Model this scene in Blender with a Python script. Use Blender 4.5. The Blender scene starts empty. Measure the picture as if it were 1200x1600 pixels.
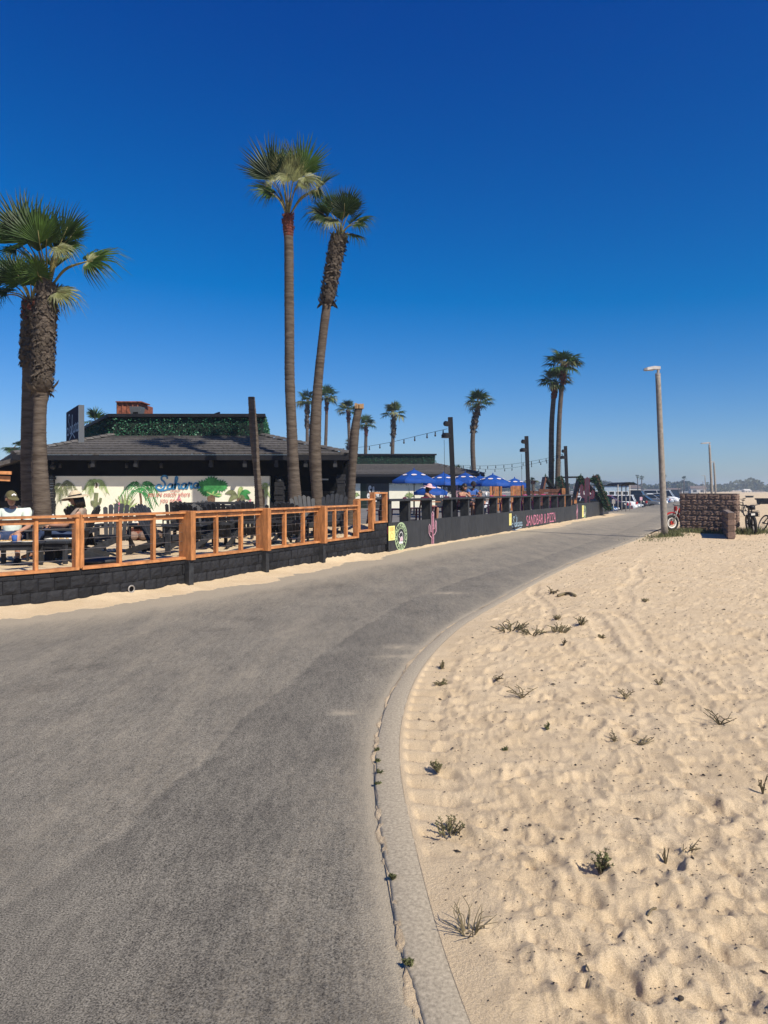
import bpy, math, random
import numpy as np
from mathutils import Vector, Matrix

SC = bpy.context.scene
COL = SC.collection
R = math.radians
F = 1130.0            # focal length of the camera in photo pixels (photo is 1200 x 1600)
EYE = 1.6             # eye height above the road
HOR = 765.0           # row of the horizon in the photo

# ------------------------------------------------------------------ camera
cam_d = bpy.data.cameras.new('camera')
cam = bpy.data.objects.new('camera', cam_d); COL.objects.link(cam)
cam.location = (0, 0, EYE)
cam.rotation_euler = (R(90), 0, 0)
cam_d.sensor_fit = 'VERTICAL'
cam_d.sensor_height = 36.0
cam_d.lens = 36.0 * F / 1600.0
cam_d.shift_y = -(800 - HOR) / 1600.0
cam_d.clip_start = 0.05
cam_d.clip_end = 20000
SC.camera = cam

# ------------------------------------------------------------------ sky, sun, exposure
SUN_EL, SUN_AZ = R(45), R(137)          # azimuth clockwise from +Y
world = bpy.data.worlds.new('World'); SC.world = world
world.use_nodes = True
wn = world.node_tree; wn.nodes.clear()
sky = wn.nodes.new('ShaderNodeTexSky'); sky.sky_type = 'NISHITA'
sky.sun_disc = False; sky.sun_elevation = SUN_EL; sky.sun_rotation = SUN_AZ
sky.altitude = 0; sky.air_density = 1.0; sky.dust_density = 0.35; sky.ozone_density = 3.0
hsv = wn.nodes.new('ShaderNodeHueSaturation'); hsv.inputs['Saturation'].default_value = 1.22
bg = wn.nodes.new('ShaderNodeBackground'); bg.inputs['Strength'].default_value = 0.077
wo = wn.nodes.new('ShaderNodeOutputWorld')
sp_ = wn.nodes.new('ShaderNodeSeparateColor'); cb_ = wn.nodes.new('ShaderNodeCombineColor')
wn.links.new(sky.outputs[0], hsv.inputs['Color']); wn.links.new(hsv.outputs[0], sp_.inputs[0])
for k_, (gain, off) in enumerate(((.79, .084), (.86, .042), (1.15, .0))):      # clear, deep blue sky: richer than the plain model
    a_ = wn.nodes.new('ShaderNodeMath'); a_.operation = 'MULTIPLY_ADD'; a_.inputs[1].default_value = gain; a_.inputs[2].default_value = -off / .091
    b_ = wn.nodes.new('ShaderNodeMath'); b_.operation = 'MAXIMUM'; b_.inputs[1].default_value = 0.0
    wn.links.new(sp_.outputs[k_], a_.inputs[0]); wn.links.new(a_.outputs[0], b_.inputs[0]); wn.links.new(b_.outputs[0], cb_.inputs[k_])
wn.links.new(cb_.outputs[0], bg.inputs['Color'])
wn.links.new(bg.outputs[0], wo.inputs['Surface'])
sun_d = bpy.data.lights.new('sun', 'SUN'); sun_d.energy = 5.0; sun_d.angle = R(0.53)
sun_d.color = (1.0, 0.925, 0.80)
sun = bpy.data.objects.new('sun', sun_d); COL.objects.link(sun)
to_sun = Vector((math.sin(SUN_AZ) * math.cos(SUN_EL), math.cos(SUN_AZ) * math.cos(SUN_EL), math.sin(SUN_EL)))
sun.rotation_euler = to_sun.to_track_quat('Z', 'Y').to_euler()
sun.location = to_sun * 60
SC.view_settings.view_transform = 'Standard'; SC.view_settings.look = 'None'
SC.view_settings.gamma = 1.0; SC.view_settings.use_curve_mapping = False
SC.view_settings.exposure = 0.30
SC.render.engine = 'CYCLES'
SC.cycles.max_bounces = 6; SC.cycles.diffuse_bounces = 3; SC.cycles.transparent_max_bounces = 8
SC.cycles.volume_bounces = 1

# ------------------------------------------------------------------ helpers
rng = random.Random(7)
def U(a, b): return rng.uniform(a, b)

def at(px, py, d):
    """world point seen at photo pixel px, py at depth d"""
    return Vector(((px - 600) / F * d, d, EYE - (py - HOR) / F * d))
def gnd(px, py, z=0.0):
    d = F * (EYE - z) / (py - HOR)
    return Vector(((px - 600) / F * d, d, z))

def wm(o):
    m = o.matrix_basis.copy()
    return (wm(o.parent) @ m) if o.parent else m

class MB:
    def __init__(s): s.v = []; s.f = []; s.m = []
    def add(s, vs, fs, mi=0):
        b = len(s.v); s.v.extend([tuple(v) for v in vs]); s.f.extend([tuple(i + b for i in f) for f in fs]); s.m.extend([mi] * len(fs)); return s
    def hexa(s, p, mi=0):
        """p: 8 points, bottom ring 0-3 counterclockwise, top ring 4-7"""
        return s.add(p, [(3, 2, 1, 0), (4, 5, 6, 7), (0, 1, 5, 4), (1, 2, 6, 5), (2, 3, 7, 6), (3, 0, 4, 7)], mi)
    def box(s, c, size, rz=0.0, mi=0, basis=None):
        hx, hy, hz = size[0] / 2, size[1] / 2, size[2] / 2
        c = Vector(c)
        if basis is None:
            ca, sa = math.cos(rz), math.sin(rz)
            ex, ey, ez = Vector((ca, sa, 0)), Vector((-sa, ca, 0)), Vector((0, 0, 1))
        else: ex, ey, ez = [Vector(b) for b in basis]
        p = [c + ex * (hx * i) + ey * (hy * j) + ez * (hz * k) for k in (-1, 1) for i, j in ((-1, -1), (1, -1), (1, 1), (-1, 1))]
        return s.hexa(p, mi)
    def bbox(s, c, size, rz=0.0, ch=0.01, mi=0):
        """box with chamfered vertical and top edges"""
        hx, hy, hz = size[0] / 2, size[1] / 2, size[2] / 2
        ca, sa = math.cos(rz), math.sin(rz)
        def ring(ix, iy, z):
            pts = [(-ix + ch, -iy), (ix - ch, -iy), (ix, -iy + ch), (ix, iy - ch), (ix - ch, iy), (-ix + ch, iy), (-ix, iy - ch), (-ix, -iy + ch)]
            return [(c[0] + x * ca - y * sa, c[1] + x * sa + y * ca, c[2] + z) for x, y in pts]
        rs = ring(hx, hy, -hz) + ring(hx, hy, hz - ch) + ring(hx - ch, hy - ch, hz)
        fs = [tuple(range(7, -1, -1)), tuple(range(16, 24))]
        for k in (0, 8):
            for i in range(8): fs.append((k + i, k + (i + 1) % 8, k + 8 + (i + 1) % 8, k + 8 + i))
        return s.add(rs, fs, mi)
    def beam(s, a, b, w, h, up=(0, 0, 1), mi=0):
        a, b = Vector(a), Vector(b); ex = (b - a); L = ex.length
        if L < 1e-6: return s
        ex /= L; up = Vector(up)
        ey = up.cross(ex)
        if ey.length < 1e-4: ey = Vector((0, 1, 0)).cross(ex)
        ey.normalize(); ez = ex.cross(ey)
        return s.box((a + b) / 2, (L, w, h), basis=(ex, ey, ez), mi=mi)
    def tube(s, pts, r, n=8, mi=0, cap=True):
        pts = [Vector(p) for p in pts]; k = len(pts)
        rs = r if isinstance(r, (list, tuple)) else [r] * k
        ref = Vector((0, 0, 1)); vs = []
        for i, p in enumerate(pts):
            t = (pts[min(i + 1, k - 1)] - pts[max(i - 1, 0)]).normalized()
            q = ref if abs(t.dot(ref)) < 0.95 else Vector((0, 1, 0))
            ex = t.cross(q).normalized(); ey = t.cross(ex)
            for j in range(n):
                a = 2 * math.pi * j / n
                vs.append(p + (ex * math.cos(a) + ey * math.sin(a)) * rs[i])
        fs = []
        for i in range(k - 1):
            for j in range(n): fs.append((i * n + j, i * n + (j + 1) % n, (i + 1) * n + (j + 1) % n, (i + 1) * n + j))
        if cap: fs += [tuple(range(n)), tuple(range(k * n - 1, k * n - n - 1, -1))]
        return s.add(vs, fs, mi)
    def lathe(s, prof, n=16, c=(0, 0, 0), mi=0, sx=1, sy=1):
        vs = []; fs = []; k = len(prof)
        for r, z in prof:
            for j in range(n):
                a = 2 * math.pi * j / n; vs.append((c[0] + r * math.cos(a) * sx, c[1] + r * math.sin(a) * sy, c[2] + z))
        for i in range(k - 1):
            for j in range(n): fs.append((i * n + j, i * n + (j + 1) % n, (i + 1) * n + (j + 1) % n, (i + 1) * n + j))
        fs += [tuple(range(n - 1, -1, -1)), tuple(range((k - 1) * n, k * n))]
        return s.add(vs, fs, mi)
    def ball(s, c, r, n=10, m=6, mi=0):
        r = r if isinstance(r, (tuple, list)) else (r, r, r)
        vs = [(c[0], c[1], c[2] - r[2])]
        for i in range(1, m):
            t = -math.pi / 2 + math.pi * i / m
            for j in range(n):
                a = 2 * math.pi * j / n
                vs.append((c[0] + r[0] * math.cos(t) * math.cos(a), c[1] + r[1] * math.cos(t) * math.sin(a), c[2] + r[2] * math.sin(t)))
        vs.append((c[0], c[1], c[2] + r[2])); fs = []
        for j in range(n): fs.append((0, 1 + (j + 1) % n, 1 + j))
        for i in range(m - 2):
            for j in range(n): fs.append((1 + i * n + j, 1 + i * n + (j + 1) % n, 1 + (i + 1) * n + (j + 1) % n, 1 + (i + 1) * n + j))
        l = len(vs) - 1; o = 1 + (m - 2) * n
        for j in range(n): fs.append((o + j, o + (j + 1) % n, l))
        return s.add(vs, fs, mi)
    def torus(s, c, Rr, r, axis=(0, 1, 0), n=28, m=8, mi=0):
        ax = Vector(axis).normalized(); q = Vector((0, 0, 1)) if abs(ax.z) < .9 else Vector((1, 0, 0))
        ex = ax.cross(q).normalized(); ey = ax.cross(ex); c = Vector(c); vs = []; fs = []
        for i in range(n):
            a = 2 * math.pi * i / n; d = ex * math.cos(a) + ey * math.sin(a)
            for j in range(m):
                b = 2 * math.pi * j / m; vs.append(c + d * (Rr + r * math.cos(b)) + ax * (r * math.sin(b)))
        for i in range(n):
            for j in range(m): fs.append((i * m + j, ((i + 1) % n) * m + j, ((i + 1) % n) * m + (j + 1) % m, i * m + (j + 1) % m))
        return s.add(vs, fs, mi)
    def disc(s, c, r, h, axis=(0, 1, 0), n=16, mi=0):
        ax = Vector(axis).normalized(); c = Vector(c)
        return s.tube([c - ax * h / 2, c + ax * h / 2], r, n, mi)
    def grid(s, fn, nu, nv, mi=0):
        vs = [fn(i / nu, j / nv) for i in range(nu + 1) for j in range(nv + 1)]
        fs = [(i * (nv + 1) + j, (i + 1) * (nv + 1) + j, (i + 1) * (nv + 1) + j + 1, i * (nv + 1) + j + 1) for i in range(nu) for j in range(nv)]
        return s.add(vs, fs, mi)
    def ribbon(s, pts, w, frame, off=0.0, mi=0):
        """flat stroke: pts are (x, z) in the plane of frame = (origin, ex, ez, normal)"""
        o, ex, ez, nn = frame; vs = []; k = len(pts)
        for i in range(k):
            a, b = pts[max(i - 1, 0)], pts[min(i + 1, k - 1)]
            dx, dz = b[0] - a[0], b[1] - a[1]; L = math.hypot(dx, dz) or 1
            ww = w[i] if isinstance(w, (list, tuple)) else w
            px, pz = -dz / L * ww / 2, dx / L * ww / 2
            for sg in (1, -1): vs.append(o + ex * (pts[i][0] + sg * px) + ez * (pts[i][1] + sg * pz) + nn * off)
        return s.add(vs, [(2 * i, 2 * i + 1, 2 * i + 3, 2 * i + 2) for i in range(k - 1)], mi)
    def poly(s, pts, frame, off=0.0, mi=0):
        o, ex, ez, nn = frame
        return s.add([o + ex * p[0] + ez * p[1] + nn * off for p in pts], [tuple(range(len(pts)))], mi)
    def mesh(s, name, mats, smooth=False):
        me = bpy.data.meshes.new(name)
        me.from_pydata(s.v, [], s.f)
        for m in (mats if isinstance(mats, (list, tuple)) else [mats]): me.materials.append(m)
        if any(s.m): me.polygons.foreach_set('material_index', s.m)
        if smooth: me.polygons.foreach_set('use_smooth', [True] * len(s.f))
        me.validate(); me.update()
        return me
    def build(s, name, mats, parent=None, smooth=False, world=False, recalc=True):
        if world and parent is not None:
            inv = wm(parent).inverted(); s.v = [tuple(inv @ Vector(v)) for v in s.v]
        me = s.mesh(name, mats, smooth)
        if recalc:
            import bmesh
            bm = bmesh.new(); bm.from_mesh(me); bmesh.ops.recalc_face_normals(bm, faces=bm.faces); bm.to_mesh(me); bm.free()
        return link(name, me, parent)

def link(name, me, parent=None, loc=None, rot=None):
    o = bpy.data.objects.new(name, me); COL.objects.link(o)
    if parent is not None: o.parent = parent
    if loc is not None: o.location = loc
    if rot is not None: o.rotation_euler = rot
    return o
def tag(o, label=None, cat=None, group=None, kind=None):
    if label: o['label'] = label
    if cat: o['category'] = cat
    if group: o['group'] = group
    if kind: o['kind'] = kind
    return o
def thing(name, label, cat, loc=(0, 0, 0), rz=0.0, group=None):
    o = bpy.data.objects.new(name, None); COL.objects.link(o)
    o.empty_display_size = .1
    o.location = loc; o.rotation_euler = (0, 0, rz)
    return tag(o, label, cat, group)
def copy_tree(o, parent=None):
    c = o.copy(); COL.objects.link(c)
    if parent is not None: c.parent = parent
    for ch in list(o.children): copy_tree(ch, c)
    return c
def struct(o): o['kind'] = 'structure'; return o

def spline(pts, n=8):
    """Catmull-Rom through tuples"""
    P = [Vector(p) for p in pts]; P = [P[0] * 2 - P[1]] + P + [P[-1] * 2 - P[-2]]; out = []
    for i in range(1, len(P) - 2):
        p0, p1, p2, p3 = P[i - 1:i + 3]
        for k in range(n):
            t = k / n
            out.append(0.5 * ((2 * p1) + (p2 - p0) * t + (2 * p0 - 5 * p1 + 4 * p2 - p3) * t * t + (3 * p1 - p0 - 3 * p2 + p3) * t ** 3))
    out.append(P[-2]); return out

# value noise on numpy arrays
def _h(ix, iy, seed):
    n = (ix.astype(np.int64) * 374761393 + iy.astype(np.int64) * 668265263 + seed * 1442695041) & 0x7fffffff
    n = ((n ^ (n >> 13)) * 1274126177) & 0x7fffffff
    return ((n ^ (n >> 16)) & 0xffff) / 65535.0
def vnoise(x, y, seed=0):
    ix, iy = np.floor(x), np.floor(y); fx, fy = x - ix, y - iy
    fx = fx * fx * (3 - 2 * fx); fy = fy * fy * (3 - 2 * fy)
    a, b, c, d = _h(ix, iy, seed), _h(ix + 1, iy, seed), _h(ix, iy + 1, seed), _h(ix + 1, iy + 1, seed)
    return (a + (b - a) * fx) * (1 - fy) + (c + (d - c) * fx) * fy - 0.5
def np_mesh(name, V, Q, mat, smooth=True, attrs=None):
    me = bpy.data.meshes.new(name)
    me.vertices.add(len(V)); me.vertices.foreach_set('co', np.asarray(V, np.float32).ravel())
    Q = np.asarray(Q, np.int32); me.loops.add(Q.size); me.loops.foreach_set('vertex_index', Q.ravel())
    me.polygons.add(len(Q)); me.polygons.foreach_set('loop_start', np.arange(0, Q.size, 4, dtype=np.int32))
    me.polygons.foreach_set('loop_total', np.full(len(Q), 4, np.int32))
    me.polygons.foreach_set('use_smooth', np.full(len(Q), smooth))
    for k, a in (attrs or {}).items():
        at_ = me.attributes.new(k, 'FLOAT', 'POINT'); at_.data.foreach_set('value', np.asarray(a, np.float32).ravel())
    me.materials.append(mat); me.update(calc_edges=True); me.validate()
    return me

# ------------------------------------------------------------------ materials
def mat(name, col, rough=.7, var=.18, scale=6.0, bump=0.0, bscale=40.0, metal=0.0, rnd=.12, spec=.35, coords='Object', trans=0.0, col2=None, alpha=None, stretch=None):
    m = bpy.data.materials.new(name); m.use_nodes = True
    nt = m.node_tree; nt.nodes.clear(); N = nt.nodes.new; L = nt.links.new
    out = N('ShaderNodeOutputMaterial'); b = N('ShaderNodeBsdfPrincipled')
    b.inputs['Roughness'].default_value = rough; b.inputs['Metallic'].default_value = metal
    b.inputs['Specular IOR Level'].default_value = spec
    tc = N('ShaderNodeTexCoord'); vec = tc.outputs[coords] if coords != 'Position' else N('ShaderNodeNewGeometry').outputs['Position']
    if stretch:
        mp = N('ShaderNodeMapping'); mp.inputs['Scale'].default_value = stretch; L(vec, mp.inputs['Vector']); vec = mp.outputs[0]
    no = N('ShaderNodeTexNoise'); no.inputs['Scale'].default_value = scale; no.inputs['Detail'].default_value = 6; no.inputs['Roughness'].default_value = .65
    L(vec, no.inputs['Vector'])
    c2 = col2 or tuple(max(0, c * (1 - var * 1.6)) for c in col)
    c1 = col if col2 else tuple(min(1, c * (1 + var)) for c in col)
    rp = N('ShaderNodeValToRGB'); rp.color_ramp.elements[0].position = .3; rp.color_ramp.elements[1].position = .7
    rp.color_ramp.elements[0].color = (*c2, 1); rp.color_ramp.elements[1].color = (*c1, 1)
    L(no.outputs['Fac'], rp.inputs['Fac'])
    csock = rp.outputs['Color']
    if rnd:
        oi = N('ShaderNodeObjectInfo'); mr = N('ShaderNodeMapRange')
        mr.inputs['To Min'].default_value = 1 - rnd; mr.inputs['To Max'].default_value = 1 + rnd
        L(oi.outputs['Random'], mr.inputs['Value'])
        mx = N('ShaderNodeMix'); mx.data_type = 'RGBA'; mx.blend_type = 'MULTIPLY'; mx.inputs['Factor'].default_value = 1
        cb = N('ShaderNodeCombineColor')
        for k in range(3): L(mr.outputs[0], cb.inputs[k])
        L(csock, mx.inputs['A']); L(cb.outputs[0], mx.inputs['B']); csock = mx.outputs['Result']
    L(csock, b.inputs['Base Color'])
    if bump:
        nb = N('ShaderNodeTexNoise'); nb.inputs['Scale'].default_value = bscale; nb.inputs['Detail'].default_value = 5
        L(vec, nb.inputs['Vector'])
        bp = N('ShaderNodeBump'); bp.inputs['Strength'].default_value = bump; bp.inputs['Distance'].default_value = .02
        L(nb.outputs['Fac'], bp.inputs['Height']); L(bp.outputs[0], b.inputs['Normal'])
    sh = b.outputs[0]
    if trans:
        tr = N('ShaderNodeBsdfTranslucent'); L(csock, tr.inputs['Color'])
        ms = N('ShaderNodeMixShader'); ms.inputs[0].default_value = trans
        L(sh, ms.inputs[1]); L(tr.outputs[0], ms.inputs[2]); sh = ms.outputs[0]
    L(sh, out.inputs['Surface'])
    return m

M = {}
M['block'] = mat('black_block', (.024, .024, .026), .75, .4, 14, .6, 60, rnd=.35, col2=(.013, .013, .015), spec=.2)
M['wood'] = mat('cedar_wood', (.50, .205, .07), .5, .32, 7, .25, 60, rnd=.12, stretch=(3, 3, .6))
M['woodh'] = mat('cedar_rail', (.52, .22, .08), .5, .32, 6, .2, 60, rnd=.1)
M['cable'] = mat('steel_cable', (.30, .30, .30), .35, .1, metal=.8)
M['blackwood'] = mat('black_painted_wood', (.030, .031, .033), .6, .4, 9, .2, 50, rnd=.2)
M['panel'] = mat('charcoal_panel', (.035, .036, .038), .7, .3, 5, .15, 40, rnd=.12, stretch=(4, 4, .6))
M['chair'] = mat('weathered_charcoal_wood', (.027, .028, .031), .6, .35, 7, .2, 60, rnd=.25)
M['tile'] = mat('dark_roof_tile', (.108, .10, .094), .8, .3, 12, .4, 60, rnd=.22, spec=.2)
M['fascia'] = mat('black_fascia', (.012, .012, .015), .7, .2, rnd=0, spec=.2)
M['black'] = mat('black_wall', (.006, .006, .007), .9, .3, rnd=0, spec=.05)
M['mural'] = mat('cream_mural_wall', (.80, .77, .62), .8, .05, 3, rnd=0)
M['hedge'] = mat('faux_hedge_leaf', (.042, .155, .08), .4, .5, 30, rnd=0, trans=.15)
M['ivy'] = mat('ivy_leaf', (.028, .075, .035), .5, .5, 30, rnd=0, trans=.15)
M['hedgeback'] = mat('hedge_backing', (.008, .02, .013), .9, .2, rnd=0)
M['trunk'] = mat('palm_trunk_bark', (.142, .114, .09), .9, .35, 3, .8, 8, rnd=.08, col2=(.052, .038, .028), spec=.1, stretch=(1, 1, 6))
M['trunkred'] = mat('red_brown_leaf_base', (.13, .036, .022), .9, .4, 10, .4, 30, rnd=.05)
M['boot'] = mat('dead_leaf_base', (.11, .085, .06), .85, .6, 9, .3, 40, rnd=0, col2=(.03, .022, .017))
M['cut'] = mat('cut_palm_end', (.38, .24, .12), .8, .2)
M['frond'] = mat('palm_frond_green', (.048, .09, .014), .5, .35, 3, rnd=.3, trans=.22, spec=.22)
M['frondd'] = mat('palm_frond_dark', (.026, .052, .011), .5, .35, 3, rnd=.3, trans=.16, spec=.22)
M['frondp'] = mat('palm_frond_pale', (.19, .20, .075), .5, .35, 4, rnd=.2, trans=.25)
M['petiole'] = mat('palm_petiole', (.20, .17, .06), .5, .3, 5)
M['concrete'] = mat('kerb_concrete', (.385, .325, .235), .95, .25, 70, .15, 200, rnd=0, coords='Position')
M['deck'] = mat('deck_concrete', (.16, .15, .14), .9, .2, 2, rnd=0)
M['blue'] = mat('blue_canvas', (.006, .062, .30), .7, .15, 4, rnd=.1, trans=.12)
M['white'] = mat('white_paint', (.78, .77, .74), .6, .05, rnd=.05)
M['metal'] = mat('galvanised_steel', (.36, .33, .30), .5, .2, 6, metal=.3, rnd=.1)
M['lamp'] = mat('lamp_pole_concrete', (.275, .24, .20), .75, .25, 9, .2, 60, rnd=.06)
M['dark'] = mat('dark_metal', (.018, .018, .02), .45, .2, metal=.2)
M['rubber'] = mat('tyre_rubber', (.014, .014, .014), .8, .2)
M['maroon'] = mat('maroon_metal', (.13, .010, .035), .45, .2, rnd=.25)  # sign outline, and magenta bar chairs with shade painted into the colour
M['magenta'] = mat('magenta_paint', (.50, .05, .17), .5, .2, rnd=.2)
M['pink'] = mat('pink_paint', (.55, .19, .27), .6, .2, rnd=0)
M['pinkl'] = mat('pale_pink_paint', (.62, .36, .42), .6, .15, rnd=0)
M['ltgreen'] = mat('pale_green_paint', (.45, .58, .33), .6, .2, 30, rnd=0)
M['ltblue'] = mat('pale_blue_paint', (.34, .47, .56), .6, .2, rnd=0)
M['mblue'] = mat('mural_blue', (.035, .20, .40), .6, .2, rnd=0)
M['mred'] = mat('mural_red', (.58, .16, .14), .6, .2, rnd=0)
M['mgreen'] = mat('mural_green', (.05, .26, .07), .6, .4, 6, rnd=0)
M['mlgreen'] = mat('mural_light_green', (.36, .48, .18), .6, .4, 6, rnd=0)
M['molive'] = mat('mural_olive', (.18, .20, .10), .6, .4, 6, rnd=0)
M['mbrown'] = mat('mural_brown', (.16, .10, .06), .6, .4, 12, rnd=0)
M['yellow'] = mat('yellow_paper', (.78, .70, .24), .6, .08, rnd=0)
M['orangeink'] = mat('orange_ink', (.60, .33, .08), .6, .1, rnd=0)
M['brick'] = mat('brown_split_block', (.25, .165, .12), .9, .45, 10, .7, 60, rnd=.25, col2=(.14, .095, .075))
M['mortar'] = mat('mortar', (.22, .17, .135), .9, .2, rnd=0)
M['skin'] = mat('skin_tan', (.42, .22, .14), .5, .1, rnd=0)
M['skind'] = mat('skin_brown', (.30, .14, .085), .5, .1, rnd=0)
M['hair'] = mat('dark_hair', (.02, .014, .01), .5, .3, 40, rnd=0)
M['mint'] = mat('pale_mint_shirt', (.60, .66, .56), .8, .12, 8, .2, 20, rnd=0)
M['denim'] = mat('dark_denim', (.03, .05, .11), .8, .2, 20, rnd=0)
M['bluecl'] = mat('royal_blue_shirt', (.04, .11, .34), .8, .15, 10, rnd=0)
M['blackcl'] = mat('black_cloth', (.02, .02, .022), .8, .2, rnd=0)
M['taupe'] = mat('taupe_shirt', (.36, .27, .20), .8, .15, 10, rnd=0)
M['olive'] = mat('olive_cap', (.11, .095, .04), .8, .15, 20, rnd=0)
M['straw'] = mat('straw_hat', (.58, .46, .30), .8, .2, 60, .3, 120, rnd=0)
M['pinkhat'] = mat('pink_hat', (.72, .42, .42), .8, .1, rnd=0)
M['paper'] = mat('white_paper', (.78, .75, .66), .7, .05)
M['food'] = mat('food', (.5, .33, .14), .7, .4, 40)
M['glassb'] = mat('clear_bottle', (.35, .48, .50), .15, .1, rnd=0)
M['red'] = mat('red_plastic', (.50, .035, .02), .35, .1)
M['rust'] = mat('rusty_cabinet', (.26, .085, .045), .8, .5, 9, .2, 40, rnd=0)
M['navy'] = mat('navy_sign', (.008, .010, .035), .85, .2, rnd=0, spec=.08)
M['woodd'] = mat('brown_stained_wood', (.15, .055, .03), .6, .35, 6, .15, 50, rnd=.2)
M['woodo'] = mat('orange_stained_wood', (.42, .17, .06), .6, .3, 6, .15, 50, rnd=.2)
M['purple'] = mat('plum_plywood', (.055, .022, .04), .7, .3, rnd=0)
M['glass'] = mat('dark_car_glass', (.012, .014, .017), .12, .1, rnd=0, spec=.6)
M['bulb'] = mat('lamp_glass', (.5, .46, .36), .2, .1)
M['tail'] = mat('tail_light', (.42, .02, .02), .3, .1)
M['head'] = mat('head_light', (.7, .72, .75), .15, .05)
M['grille'] = mat('car_trim', (.02, .02, .02), .5, .1)
M['weed'] = mat('beach_weed', (.14, .15, .055), .7, .5, 8, rnd=.3, trans=.15)
M['weeddry'] = mat('dry_weed', (.17, .135, .075), .8, .4, 8, rnd=.3)
M['pebble'] = mat('dark_pebble', (.055, .042, .032), .8, .5, 3, rnd=0)
M['fartree'] = mat('far_tree_leaf', (.055, .065, .028), .7, .4, 2, rnd=0)
M['hill'] = mat('hill_scrub', (.11, .10, .07), .9, .3, .01, rnd=0, coords='Position')
M['house'] = mat('pale_stucco', (.60, .56, .50), .8, .1)
M['roofb'] = mat('brown_shingle', (.14, .10, .08), .8, .2)
for k, c in dict(cwhite=(.74, .75, .76), cblack=(.012, .012, .014), csilver=(.40, .43, .46), cgrey=(.10, .105, .11), cblue=(.03, .07, .16), cred=(.22, .02, .03), ctan=(.35, .31, .26)).items():
    M[k] = mat('car_paint_' + k[1:], c, .25, .04, 2, rnd=0, spec=.6)
M['cab'] = mat('pale_blue_panel', (.36, .45, .52), .5, .15, 3, rnd=0)
# ================================================================== SETTING
# --- kerb line (right edge of the road), X as a function of depth
KD = np.array([-4, -2, 0, 1, 2.165, 3.2, 4.36, 5.93, 8.03, 10.6, 15.07, 23.2, 32, 45, 60, 100, 220, 356, 700, 1500.])
KX = np.array([4.6, 2.1, .80, .40, .115, 0, -.05, .10, .64, 1.69, 3.73, 8.0, 12.5, 19.1, 26.4, 44.8, 96, 155, 303, 650.])
def kerb_x(d):
    d = np.asarray(d, float)
    h = np.diff(KD); s = np.diff(KX) / h
    m = np.concatenate([[s[0]], (s[:-1] * h[1:] + s[1:] * h[:-1]) / (h[:-1] + h[1:]), [s[-1]]])
    i = np.clip(np.searchsorted(KD, d) - 1, 0, len(h) - 1)
    t = (d - KD[i]) / h[i]
    return ((2 * t ** 3 - 3 * t ** 2 + 1) * KX[i] + (t ** 3 - 2 * t ** 2 + t) * h[i] * m[i] + (-2 * t ** 3 + 3 * t ** 2) * KX[i + 1] + (t ** 3 - t ** 2) * h[i] * m[i + 1])

# --- line of the retaining wall and the black fence
W_CTRL = [(-10.5, 6.9), (-8.3, 7.55), (-6.5, 8.42), (-5.0, 9.42), (-4.05, 10.45), (-3.14, 11.85), (-2.2, 13.62), (-1.3, 15.5), (.13, 18.4)]
_wp = [(v.x, v.y) for v in spline([(a, b, 0) for a, b in W_CTRL], 12)]
U_ = Vector((.4543, .8908, 0)); N_IN = Vector((-.8908, .4543, 0))
_ws = [0.0]
for i in range(len(_wp) - 1, 0, -1):
    _ws.append(_ws[-1] - math.dist(_wp[i], _wp[i - 1]))
_ws = _ws[::-1]       # arc length: 0 at the junction with the black fence, negative along the block wall
def wall_pt(s, n=0.0, z=0.0):
    """point along the wall line, n metres towards the buildings"""
    if s >= 0: p = Vector((.13, 18.4, 0)) + U_ * s; t = U_
    else:
        s = max(s, _ws[0] + 1e-4); i = int(np.searchsorted(_ws, s)) - 1
        k = (s - _ws[i]) / (_ws[i + 1] - _ws[i])
        a, b = Vector((*_wp[i], 0)), Vector((*_wp[i + 1], 0)); p = a.lerp(b, k)
        a0 = Vector((*_wp[max(i - 1, 0)], 0)); b1 = Vector((*_wp[min(i + 2, len(_wp) - 1)], 0))
        t = ((b - a0).normalized().lerp((b1 - a).normalized(), k)).normalized()
    nn = Vector((-t.y, t.x, 0))
    return p + nn * n + Vector((0, 0, z))
def wall_dir(s):
    t = (wall_pt(s + .02) - wall_pt(s - .02)); return t.normalized()
def s_at_px(px, n=0.0):
    """arc length where the wall line crosses the view ray of a photo column"""
    k = (px - 600) / F; lo, hi = _ws[0] + .05, 60.0
    f = lambda s: (lambda p: p.x - k * p.y)(wall_pt(s, n))
    for _ in range(60):
        m = (lo + hi) / 2
        if f(m) < 0: lo = m
        else: hi = m
    return (lo + hi) / 2
def sbox(mb, s0, s1, n0, n1, z0, z1, mi=0, k=1):
    """box along the wall line"""
    for i in range(k):
        a, b = s0 + (s1 - s0) * i / k, s0 + (s1 - s0) * (i + 1) / k
        mb.hexa([wall_pt(a, n0, z0), wall_pt(b, n0, z0), wall_pt(b, n1, z0), wall_pt(a, n1, z0), wall_pt(a, n0, z1), wall_pt(b, n0, z1), wall_pt(b, n1, z1), wall_pt(a, n1, z1)], mi)

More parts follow.
